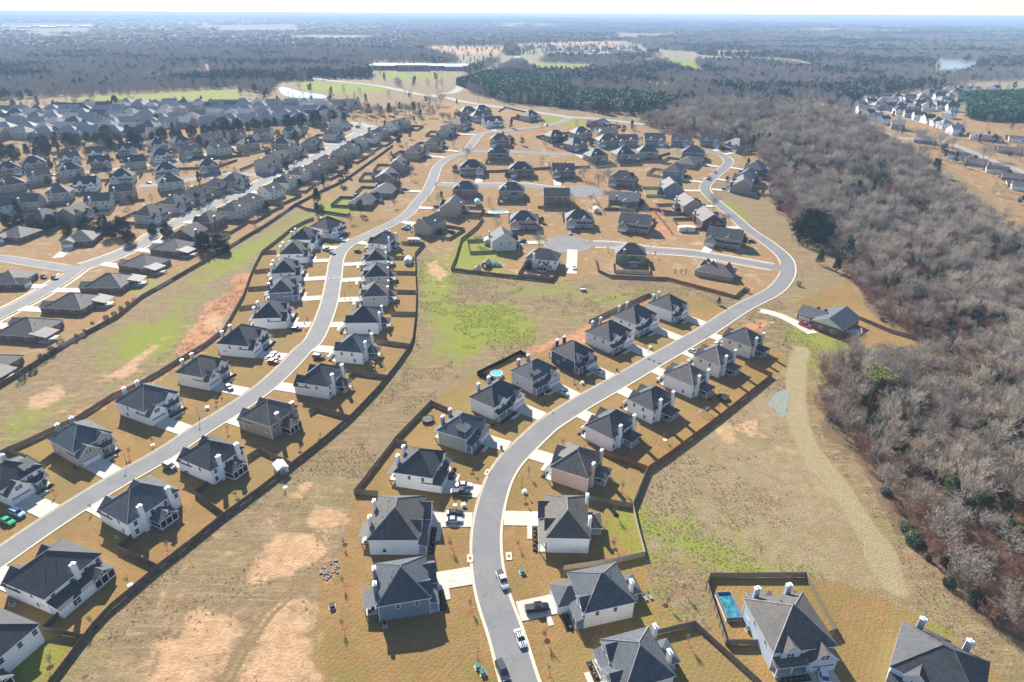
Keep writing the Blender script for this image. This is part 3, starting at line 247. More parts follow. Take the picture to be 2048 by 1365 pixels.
FENCES = [
 ('long weathered fence behind the west row backing onto the red bank','grey',0,[(-158.8,153.5),(-157.3,156.8),(-153.7,161.7),(-150.1,167.9),(-146.2,173.9),(-142.2,188.5),(-138.2,194),(-134.1,204),(-130.1,216.9),(-126.4,227.4),(-124.2,240.8),(-125.9,252.7),(-129.9,278.4),(-135.1,300),(-138.8,317.3),(-142.1,338.2),(-140.4,353.6),(-137.6,378.9),(-132.9,392),(-129.1,396.9)]),
 ('short cross fence behind the first white house of the west row','grey',0,[(-157.1,156.5),(-147.8,153.1),(-142.1,149.8),(-141.1,154.9)]),
 ('cross fence between fenced yards, second below the curve in the west row','grey',0,[(-141.8,337.5),(-134.5,339.1)]),
 ('cross fence beside the slate blue house yard','grey',0,[(-131,286.4),(-121.5,288.4)]),
 ('cross fence one yard beyond the slate blue house','grey',0,[(-136.2,309.5),(-128.5,311.7)]),
 ('cross fence one yard nearer than the slate blue house','grey',0,[(-126.5,263.4),(-119.2,266.3)]),
 ('long dark fence behind the east row backing onto the brown swale','dark',0,[(-51.9,353.2),(-55,335.6),(-51.3,310.7),(-46.9,282.5),(-43.9,258.4),(-41.7,233.8),(-41.9,226.6),(-44.4,212.6),(-46.6,203),(-48.7,194.5),(-54.4,176.2),(-59.9,163.8),(-66.4,150.7),(-72.3,139.2),(-78,129.1),(-82.2,120.1),(-86.9,110.8),(-89.5,104.5),(-91.9,98.9),(-92.9,94.2),(-93.2,90.1),(-93.7,81.2),(-93.7,78.6)]),
 ('fence closing the yard behind the camper trailer','grey',0,[(-65.5,353.9),(-51.9,353.2)]),
 ('cross fence just behind the white yard shed','grey',0,[(-69.7,330.8),(-54.6,330.3)]),
 ('cross fence two yards behind the camper trailer yard','grey',0,[(-64.3,309.1),(-51,308.6)]),
 ('cross fence beside the greige house nearer the curve','grey',0,[(-59.5,284.2),(-47.4,283.8)]),
 ('cross fence on the near side of the greige houses','grey',0,[(-55.6,258.8),(-43.9,258.4)]),
 ('cross fence above the playset yard','grey',0,[(-56.8,231.3),(-42,227.5)]),
 ('cross fence below the wooden playset','grey',0,[(-61.2,201.8),(-60,205.5),(-46.6,202.3)]),
 ('stepped cross fence beside the corner screened porch','grey',0,[(-69.4,178.8),(-67.9,181.3),(-54.8,175.7)]),
 ('stepped cross fence above the little white shed','grey',0,[(-81.2,153.7),(-78.7,157.7),(-66.8,150.9)]),
 ('stepped cross fence below the house beside the white shed','dark',0,[(-88,141.6),(-90.2,137.8),(-78.3,129.2)]),
 ('stepped cross fence below the two-chimney house','dark',0,[(-98.7,121),(-100.3,116.9),(-87.1,110.9)]),
 ('stepped cross fence in the frontmost corner yard','dark',0,[(-102.2,97.9),(-103.6,93),(-93.1,91.2)]),
 ('angled fence around the yards of sage and white houses by the swale','grey',0,[(-38,138),(-44.8,138.3),(-37.6,162.2),(-33.3,161.4)]),
 ('fence running up past the round trampoline','grey',0,[(-37.7,162.7),(-28.4,185.1),(-21.3,179.9)]),
 ('black fence round the yard with the round pool','black',0,[(-6.8,200.5),(-13.1,205.2),(3.5,222.4),(7,217.9)]),
 ('grey fence along the green bank behind the last white houses','grey',0,[(38.9,246.6),(34.3,251),(66.4,281.6),(69.4,277.4)]),
 ('rust-brown fence along the pond behind the central row','rust',0,[(91.9,214.8),(98.9,205.3),(71.2,177.7),(58.9,165.9),(47.6,155.2),(41,149.4)]),
 ('rust-brown cross fence between peach and white houses','rust',0,[(28.9,156.8),(41,149.7)]),
 ('pale fence bounding the two green yards inside the field','pale',0,[(40.9,149.2),(33.9,133.8),(33.8,125),(34,115.8),(26.3,113.6),(13,111)]),
 ('cross fence between the peach house and the entry-walk house','grey',0,[(21.6,136.4),(33.9,133.4)]),
 ('fence enclosing the yard with the rectangular pool','grey',0,[(54.5,90.7),(47,90.7),(47.2,106.6),(48.6,109),(72,109.3),(72.4,93.7),(69.9,92.7)]),
 ('long fence running from the bottom house to the frame edge','grey',0,[(31.3,92.7),(41.3,95.4),(50.7,82),(52.5,78.8)]),
 ('fence running from the brick house along the wood','grey',0,[(157.1,256.1),(163.6,244.1),(174.1,233.9)]),
 ('long fence in many wood tones behind the brick ranch houses','mixed',0,[(-187.3,189.8),(-187.1,194.5),(-183.3,229.9),(-177.2,254.2),(-178.1,276.5),(-169.4,321.9),(-160.6,363.5),(-156,385.1),(-149.7,425.2)]),
 ('fence of the grassy yard below the brick house with double garages','dark',1,[(-149.7,425.2),(-139.8,415.8),(-108.5,403.1),(-108.5,409.2)]),
 ('fence behind the row lining the straight street','dark',1,[(-149.7,425.2),(-140.6,454.5),(-129.9,480.5),(-109.9,590.4)]),
 ('dark fence round the yard with sheds and blue boat','dark',1,[(-19.3,398.6),(-22.7,381.6),(-30.8,359.4),(-31.6,328.3),(-32.8,313.7),(20.4,298.7),(26.2,324.7)]),
 ('dark fence round the olive house yard','dark',1,[(46.1,330.9),(45.6,312.7),(50.5,305.2),(80.4,302.2)]),
 ('red-brown fence beside the turreted house','rust',1,[(80.4,302.2),(108.1,279.7),(117.8,291.6)]),
 ('dark fence with little cypresses behind it','dark',1,[(62.2,419.1),(94.6,419.6),(114.8,408.7)]),
 ('dark fence behind the stone house with blue car','dark',1,[(17.3,422.5),(34.3,419.7),(45.8,418.8)]),
 ('red picket fence sloping down beside red earth','rust',1,[(95.5,415.5),(98.4,374.4)]),
 ('fence along the rear of three houses by the wood','dark',1,[(162.9,466.8),(179.8,452.9),(192.7,479.7)]),
 ('fence behind the twin gabled houses facing the lane','dark',1,[(-48.5,508.7),(-14.4,509.3),(30.4,520.1),(63.5,523.6)]),
 ('fence behind the stone house standing alone','dark',1,[(-16.9,760.9),(-9.8,792.9),(19.1,751.4),(34,699.7)]),
 ('fence behind the lawns of the back street','dark',1,[(93.8,533.1),(120.5,552.3),(139.2,569.1)]),
 ('fence behind the gardens with small pools','dark',1,[(-49,414.2),(-26.7,408.4),(-8.4,404.7)]),
 ('cross fence in the cluster above the evergreens','dark',1,[(-285.4,547.6),(-254.3,545),(-228.1,555.1)]),
 ('cross fence of the second estate row','dark',1,[(-277,511.6),(-242.1,515.1),(-232.9,539.1)]),
 ('cross fence between yards near the straight street','dark',1,[(-286.6,422.9),(-258,434.3)]),
]
MASKS = {
 'lawn': [[(-160.9,135.2),(-156,152),(-155,163),(-150,173),(-142,185),(-136,201),(-130,214),(-123,229),(-125,248),(-130,281),(-140,321),(-142,352),(-134,383),(-128,407),(-108,405),(-75,406),(-52,353),(-55,337),(-48,288),(-43,254),(-42,228),(-44,213),(-49,194),(-54,176),(-60,164),(-66,151),(-72.3,139.2),(-78,129.1),(-82.2,120.1),(-86.9,110.8),(-91.9,98.9),(-93.2,90.1),(-93.7,81.2),(-91.7,75.5),(-120.1,75.4)],[(-39,75.8),(-44,95.2),(-46.3,107.8),(-43,119.1),(-44.9,136.1),(-44.8,138.3),(-38,162),(-28,185),(-23,195),(-13,206),(4,223),(18,233),(34,250),(66,282),(92,281),(99,266),(101,236),(110,227),(112,217),(99,205),(71,177),(48,155),(40.9,149.2),(33.9,133.8),(34,115.8),(33.3,105.3),(37.4,97),(43.6,90.6),(48.2,109.2),(72.5,109.6),(80,107.9),(90.9,101.1),(97.8,93.5),(102.1,85.1),(101.3,76.5)],[(-56,362),(-33,312),(19,298),(44,309),(76,302),(113,278),(128,284),(142,304),(156,348),(144,416),(142,466),(191,535),(184,444),(215,584),(138,660),(128,689),(68,730),(-16,802),(-81,847),(-113,758),(-137,577),(-161,500),(-146,417),(-107,402),(-73,398)],[(-196,163),(-187,194),(-183,230),(-177,254),(-178,276),(-169,322),(-161,364),(-150,425),(-137,577),(-113,758),(-207,842),(-331,837),(-604,779),(-674,724)],[(388,771),(363,616),(366,562),(346,446),(325,404),(357,386),(842,1006),(631,1030),(466,897)],[(136,275),(176,304),(169,279),(173,232),(154,228),(133,232),(128,251)]],
 'green': [[(-36,264),(-28,267),(-3,274),(8,254),(13,244),(8,235),(-13,226),(-24,211),(-29,217),(-30,244)],[(-6,296),(16,292),(34,294),(39,283),(16,285),(1,287)],[(40,276),(62,291),(69,288),(45,269)],[(-166,294),(-162,334),(-151,360),(-140,405),(-133,409),(-135,385),(-145,334),(-155,305),(-161,288)],[(-164,222),(-168,247),(-152,255),(-141,242),(-139,224),(-147,211),(-156,214)],[(-162,260),(-159,277),(-150,281),(-152,260)],[(-170,171),(-171,187),(-163,188),(-158,168),(-164,163)],[(-151,154),(-150,163),(-145,161),(-146,152)],[(28.2,106.8),(32.6,107.6),(36.9,99.7),(30.1,94.1),(26.6,96.9)],[(35.5,130.7),(45.6,132.7),(48.3,127),(61,116.5),(71.2,113.3),(79.9,113),(76.1,110.1),(56.3,109.7),(48,115.5),(36.3,120.5)],[(116,227),(124,221),(120,207),(110,200),(114,215)],[(90.9,101.1),(93.4,99.3),(98.6,94.7),(101.3,88.6),(95.9,90.3)],[(-116.5,88.5),(-105.5,89.8),(-96.1,90.4),(-93,77.5),(-108,77.4)],[(-125,397),(-102,412),(-116,444),(-136,438)],[(-51,345),(-33,315),(-30,276),(-39,244),(-48,301)],[(-33,384),(-7,346),(-6,308),(-31,319)],[(22.1,134.5),(33,132.6),(33.5,116.3),(25,114.6)],[(135,449),(148,443),(162,402),(149,401)],[(123,256),(141,232),(139,219),(120,232)],[(-596,862),(-525,910),(-413,986),(-358,889),(-364,830),(-488,835)],[(-354,1105),(-263,1084),(-200,1048),(-185,964),(-229,936),(-319,998)],[(18,1584),(191,1516),(135,1301),(42,1330)],[(379,1740),(446,1706),(347,1228),(333,1280),(354,1544)],[(190,1209),(259,1080),(228,1011),(174,1125)],[(99,565),(123,552),(138,583),(115,557)],[(30,745),(82,701),(74,675),(34,700)],[(-693,1228),(-619,1222),(-568,1137),(-627,1134)],[(-673,1332),(-592,1326),(-549,1247),(-621,1243)],[(-253,1288),(-117,1252),(-125,1153),(-221,1166)],[(4137,8034),(4382,7471),(3367,5799),(2989,5710)]],
 'clay': [[(-137,223),(-141,247),(-142,275),(-142,310),(-136,305),(-129,269),(-127,243),(-125,222),(-130,216)],[(-151,178),(-144,194),(-136,211),(-133,215),(-130,210),(-138,189),(-146,174)],[(26,230),(34,247),(64,277),(65,272),(38,241),(28,226)],[(5,224),(18,235),(34,247),(32,240),(17,226),(9,220)],[(100,248),(117,256),(118,248),(105,241)],[(70,395),(100,400),(98,364),(72,372)],[(-48,114.1),(-44.3,119.1),(-42.2,115.8),(-45.5,104.8)]],
 'sand': [[(-77.8,77.6),(-78.3,89.3),(-72.7,94),(-65.7,98.1),(-57.1,98.1),(-59.3,87.8),(-60.1,77.7)],[(-56.6,77.7),(-53.9,95.5),(-50.2,103.9),(-44.3,94.1),(-40.5,77.8)],[(-60.5,120),(-55.1,125.6),(-45.6,122.6),(-46.5,117.2),(-50.8,111.2),(-57.3,107.9),(-62.9,112)],[(-66.4,139),(-59.8,145),(-58.1,137.6),(-62.5,135.9)],[(-58.4,133.9),(-47.3,135),(-44.7,126.3),(-52.3,127.2)],[(-78.1,116.5),(-73.4,121.2),(-73.1,115.5)],[(-85.8,103.1),(-80.7,106.1),(-81,101.7)],[(-137,248),(-136,264),(-128,253),(-130,239)],[(-152,224),(-146,229),(-145,201),(-152,197)],[(-173,190),(-165,200),(-162,187),(-168,177)],[(78,174),(87,180),(85,168),(78,168)],[(68,171),(75,174),(73,163),(67,162)],[(-46,319),(-40,326),(-34,308),(-40,298)],[(-313,2310),(-258,2428),(-28,2306),(-38,1949),(-234,1931)],[(121,3186),(442,2878),(350,2383),(116,2553)],[(-2532,5935),(-2075,6649),(-1429,4673),(-1764,4190)],[(-4856,6624),(-3957,6622),(-2081,3418),(-2768,3754)],[(-80,1255),(-30,1547),(-18,1486),(-57,1156)],[(92,1004),(159,912),(135,883),(87,938)],[(-694,1498),(-591,1460),(-559,1366),(-633,1374)],[(-937,1407),(-874,1397),(-834,1322),(-892,1330)],[(629,2210),(790,2166),(695,1918),(566,1930)],[(628,4322),(878,4044),(735,3492),(541,3539)],[(-1053,3601),(-768,3481),(-703,3127),(-904,3163)]],
 'pale': [[(38,152),(47,154),(70,175),(100,200),(95,174),(95.4,135.1),(92.2,105.7),(80,107.9),(72.4,110.1),(49,110),(35.8,118)]],
 'mixed': [[(-87,77.6),(-86,89.9),(-85.2,103.1),(-77.3,120.6),(-69.2,139),(-63.3,147.9),(-49,144.6),(-44.9,136.1),(-43,119.1),(-46.3,107.8),(-39.1,77.8)],[(-167,171),(-161,197),(-150,228),(-149,252),(-138,248),(-135,212),(-148,190),(-160,172)],[(62,168),(95,196),(95,174),(94.9,137.1),(84.3,129.1),(76,160),(63,160)],[(-49,330),(-33,312),(-31,288),(-43,282)]],
 'wood': [[(127.2,76.7),(111.7,89.8),(109.6,96.1),(105.6,102.2),(103.9,113.5),(106.3,129.3),(107.4,144.7),(104,166),(108,186),(119,209),(139,227),(153,225),(175,231),(166,251),(169,273),(174,294),(176,311),(186,357),(176,369),(182,433),(209,520),(213,599),(151,648),(133,702),(241,861),(383,763),(356,602),(355,550),(334,480),(322,424),(312,385),(374,351)]],
 'pines': [[(-90,1062),(-49,1256),(70,1297),(93,892),(82,788),(-12,855)],[(96,933),(166,912),(201,854),(179,779),(82,788)],[(614,920),(814,972),(596,696),(504,727)]],
 'nofor': [[(-779,777),(-606,872),(-532,922),(-418,1000),(-335,919),(-379,1095),(-281,1162),(-226,1147),(-173,1027),(-121,974),(-85,996),(-12,845),(81,776),(141,700),(154,660),(214,603),(182,433),(176,369),(176,311),(175,231),(129.1,78.7),(-151.7,77.2)],[(388,771),(358,606),(366,562),(346,446),(322,399),(397,377),(959,1011),(816,1077),(649,1061),(466,897)],[(-276,1359),(-93,1298),(-75,1174),(-102,930),(-131,941),(-177,1049),(-243,1146)],[(-334,1591),(-115,1541),(-83,1299),(-272,1334)],[(-276,2426),(-30,2454),(-23,1854),(-93,1298),(-146,1716),(-291,2147)],[(6,2627),(480,2993),(440,2222),(361,1888),(220,1747),(18,1858)],[(18,1618),(193,1532),(134,1290),(42,1318)],[(383,1781),(456,1746),(344,1208),(337,1468)],[(189,1229),(261,1088),(226,1004),(171,1108)],[(-368,1039),(-359,1048),(-313,984),(-231,949),(-206,837),(-277,865),(-324,920)],[(782,1274),(873,1313),(1149,1687),(1138,1844)],[(-2630,6168),(-2166,6943),(-1349,4408),(-1718,4080)],[(-4856,6624),(-3957,6622),(-2176,3576),(-2836,3847)],[(-81,1137),(-45,1470),(-4,1728),(16,1691),(-27,1375),(-66,1087)],[(385,767),(399,867),(357,892),(305,858),(353,816)],[(-693,1228),(-619,1222),(-568,1137),(-627,1134)],[(-673,1332),(-592,1326),(-549,1247),(-621,1243)],[(-253,1288),(-117,1252),(-125,1153),(-221,1166)],[(4137,8034),(4382,7471),(3367,5799),(2989,5710)],[(-694,1498),(-591,1460),(-559,1366),(-633,1374)],[(-937,1407),(-874,1397),(-834,1322),(-892,1330)],[(629,2210),(790,2166),(695,1918),(566,1930)],[(628,4322),(878,4044),(735,3492),(541,3539)],[(-1053,3601),(-768,3481),(-703,3127),(-904,3163)]],
}
MOWN = [
 (118.6,227.1),
 (108.9,206.9),
 (101.8,189.3),
 (97,173.8),
 (94.6,152.7),
 (95.4,135.1),
 (95.4,120.1),
 (92.4,107.2),
]
TRACK = [
 (-57.8,75.7),
 (-58.5,81.4),
 (-57.8,89.8),
 (-55.3,98.6),
 (-49.8,107.5),
 (-46.1,111.7),
]
PONDS = [
 [(-354.1,1010),(-350.6,1025),(-307.1,964.6),(-268.4,928.4),(-250.4,899.5),(-254.3,876.9),(-295.1,891.8),(-322.3,932)],
 [(803.7,1297),(875.2,1324),(1120,1650),(1160,1783),(1133,1822),(930.9,1480)],
 [(90.3,185.6),(96.1,193.5),(101.5,196.3),(99.3,189.2),(92.9,177.6),(92,182.5)],
]
CARS = [
 ('pickup','silver',-2,107.6,-1.245,'silver pickup truck parked at the kerb of the central street'),
 ('sedan','stripe',2.2,91.6,-1.258,'white striped coupe parked at the kerb of the central street'),
 ('suv','greydark',-1.6,83.9,-1.169,'dark grey off-roader parked nearest the frame bottom'),
 ('pickup','black',6.1,99.5,0.139,'black pickup on the drive of the off-white house'),
 ('sedan','black',-15.4,130.3,0.043,'black sedan on the striped driveway'),
 ('sedan','silver',-15.5,127.6,0.042,'silver sedan beside the black one on the striped driveway'),
 ('sedan','white',-13.7,141.8,0.051,'white sedan with black roof on the drive beside the dark pickup'),
 ('pickup','blueblack',-14.4,138.8,0.008,'dark blue pickup on the drive next to the white sedan'),
 ('suv','blackgrey',-102.9,149.4,-0.468,'grey suv standing by the drive on the orange lawn'),
 ('suv','paleblue',-134.7,129.4,-0.421,'pale blue hatchback on the drive beside the green car'),
 ('sedan','green',-135.3,126.4,-0.43,'bright green sports car on the drive'),
 ('sedan','navy',-103.3,194.7,-0.847,'dark blue sedan on the drive of the cream house'),
 ('sedan','bluegrey',-94.9,219.7,-0.583,'blue-grey sedan, uppermost of three on one drive'),
 ('sedan','white',-95.2,217.2,-0.337,'white sedan between blue and red cars on one drive'),
 ('sedan','red',-93.9,214,-0.266,'red coupe, lowest of three on one drive'),
 ('sedan','navy',-93.6,243,-0.069,'navy sedan on the drive of a white house on the west street'),
 ('suv','greydark',-76.9,217.8,-0.158,'dark grey suv on the drive opposite the three cars'),
 ('sedan','silver',33.3,208,-1.048,'black-roofed silver sedan on the navy house driveway'),
 ('sedan','silver',18.8,192.4,-0.919,'silver sedan on the drive of the grey house'),
 ('sedan','silver',73.8,224,-0.766,'silver car half hidden behind the cream house'),
 ('pickup','red',129.3,249.1,-1.029,'bright red pickup on the drive of the brick house'),
 ('suv','white',64.8,82.6,-1.685,'white suv in front of the pool house garage'),
 ('sedan','black',-241.9,301.2,-0.571,'dark sedan on the corner ranch driveway'),
 ('sedan','greydark',-235.4,299.9,-0.436,'grey sedan beside the dark one on the ranch driveway'),
 ('pickup','silver',-106.8,343.5,-0.265,'silver pickup at the kerb outside the far west houses'),
 ('sedan','bluegrey',-102.3,338,-0.679,'blue-grey car below the silver pickup'),
 ('sedan','paleblue',-101.7,358.4,-0.587,'pale car on the drive of the last west house'),
 ('sedan','black',-88.3,340.6,-0.298,'dark car on the curve, opposite the west row'),
 ('pickup','bluegrey',-67.1,380,-0.272,'blue pickup beside the tan stone house'),
 ('pickup','white',-65.8,383.7,-0.273,'white pickup behind the blue one by the tan house'),
 ('sedan','white',-77.6,375.3,-0.407,'white car near the end of the curve'),
 ('sedan','white',33.2,317.5,-1.552,'white car on the drive of the L-shaped house'),
 ('sedan','paleblue',35.5,373.4,-1.586,'pale blue car on the cul-de-sac drive'),
 ('sedan','black',143.2,360.3,-0.455,'black sedan on the corner drive by the long curve'),
 ('suv','black',-37.1,373.2,-0.421,'black suv beside the long dark hedge fence'),
 ('sedan','greydark',163.1,511.2,-1.414,'dark car on the road near the far bend'),
 ('sedan','silver',155.4,498.7,-1.089,'silver car on the road near the far bend'),
 ('sedan','black',152.8,492,-0.817,'black car just below the silver one at the bend'),
 ('suv','black',-158.3,666.5,0.025,'black car at the end of the straight street'),
 ('sedan','white',-275.8,475.4,-0.355,'white car on the cross street of the left estate'),
 ('sedan','white',-360.9,494.8,-0.387,'white car beside the tan houses of the left estate'),
 ('sedan','silver',-182.6,530.9,-0.407,'silver car parked beside the straight street'),
 ('sedan','greydark',-3,629.8,-0.353,'dark car on the grassy verge of the back street'),
 ('sedan','red',34.7,681.2,0.507,'red car at the road junction'),
 ('sedan','white',-190.9,426.6,-0.351,'white car among the straight street yards'),
 ('suv','blue',202.3,575.5,-0.568,'pale car outside the wood edge house'),
 ('sedan','navy',-58.9,389.3,-0.44,'navy car on the drive of the tan stone house with pickups beside it inside the'),
 ('suv','black',-51.9,421.9,-0.132,'black car on the drive of the tall tan gabled house above the small garden pool'),
 ('pickup','red',-79.4,461.4,3.022,'red car on the drive of the low brown house with twin front gables on the'),
 ('sedan','silver',-22.1,666.7,2.006,'silver car on the drive of the small white gabled house by the road junction'),
 ('pickup','navy',-25,494.3,1.571,'navy car on the drive of the stone house with twin gables and clipped hedge'),
 ('sedan','greydark',-40.8,462.4,4.709,'dark grey car on the drive of the brick house with tall chimney at the lane'),
 ('sedan','bluegrey',-16.8,585.2,1.543,'blue-grey car on the drive of the brown house with three front gables by the junction'),
 ('suv','greydark',1.4,489.5,1.571,'dark grey car on the drive of the brick house with twin gables facing the lane'),
 ('suv','black',35.2,488.2,1.571,'black car on the drive of the brick and stone house with white double garage facing'),
 ('suv','navy',5.9,358,3.291,'navy car on the drive of the pale grey-green gabled house with white shed at its'),
 ('sedan','silver',60.1,553.2,-1.202,'silver car on the drive of the tan hip-roofed house behind the bare tree cluster'),
 ('pickup','red',158.6,586.8,1.28,'red car on the drive of the tan house with dark garage second from the wood'),
 ('pickup','greydark',131,429.6,3.246,'dark grey car on the drive of the tan house with rear porch above the dark'),
 ('sedan','silver',186.1,587,1.306,'silver car on the drive of the tan twin-gabled house at the wood edge'),
 ('sedan','white',154.6,569.3,4.448,'white car on the drive of the brick house on the corner of the back street'),
 ('suv','bluegrey',157.9,466.1,-0.297,'blue-grey car on the drive of the tan gabled house nearest of three by the wood'),
 ('sedan','white',-300.8,348.9,1.398,'white car on the drive of the large brick ranch house behind evergreens near the junction'),
 ('suv','silver',-194.8,400,-0.23,'silver car on the drive of the greige house first from the near end on the'),
 ('suv','red',-174,494.9,-0.193,'red car on the drive of the cream house fifth from the near end on the'),
 ('suv','red',-166.7,509.6,-0.313,'red car on the drive of the tan house sixth from the near end on the'),
 ('sedan','white',-166.2,519.6,-0.313,'white car on the drive of the tan house seventh from the near end on the'),
 ('pickup','navy',-145.6,601,-0.188,'navy car on the drive of the cream house eleventh from the near end on the'),
 ('suv','black',-138,632.7,-0.188,'black car on the drive of the tan house twelfth from the near end on the'),
 ('sedan','bluegrey',-132.3,655.9,-0.23,'blue-grey car on the drive of the cream house thirteenth from the near end on the'),
 ('pickup','silver',-203.3,454.1,2.809,'silver car on the drive of the tan house fourth from the near end on the'),
 ('pickup','black',-183.9,535.1,2.829,'black car on the drive of the tan house seventh from the near end on the'),
 ('suv','white',-285.1,451.6,-1.265,'white car on the drive of the tan house second in the cluster above the evergreens'),
 ('sedan','red',-297.6,464.4,1.876,'red car on the drive of the pale green house ninth in the cluster above the'),
 ('sedan','white',-215.5,614.3,1.593,'white car on the drive of the greige house eleventh from the frame edge in the'),
 ('pickup','navy',-166.6,673.5,4.343,'navy car on the drive of the pale green house thirteenth from the frame edge in'),
]
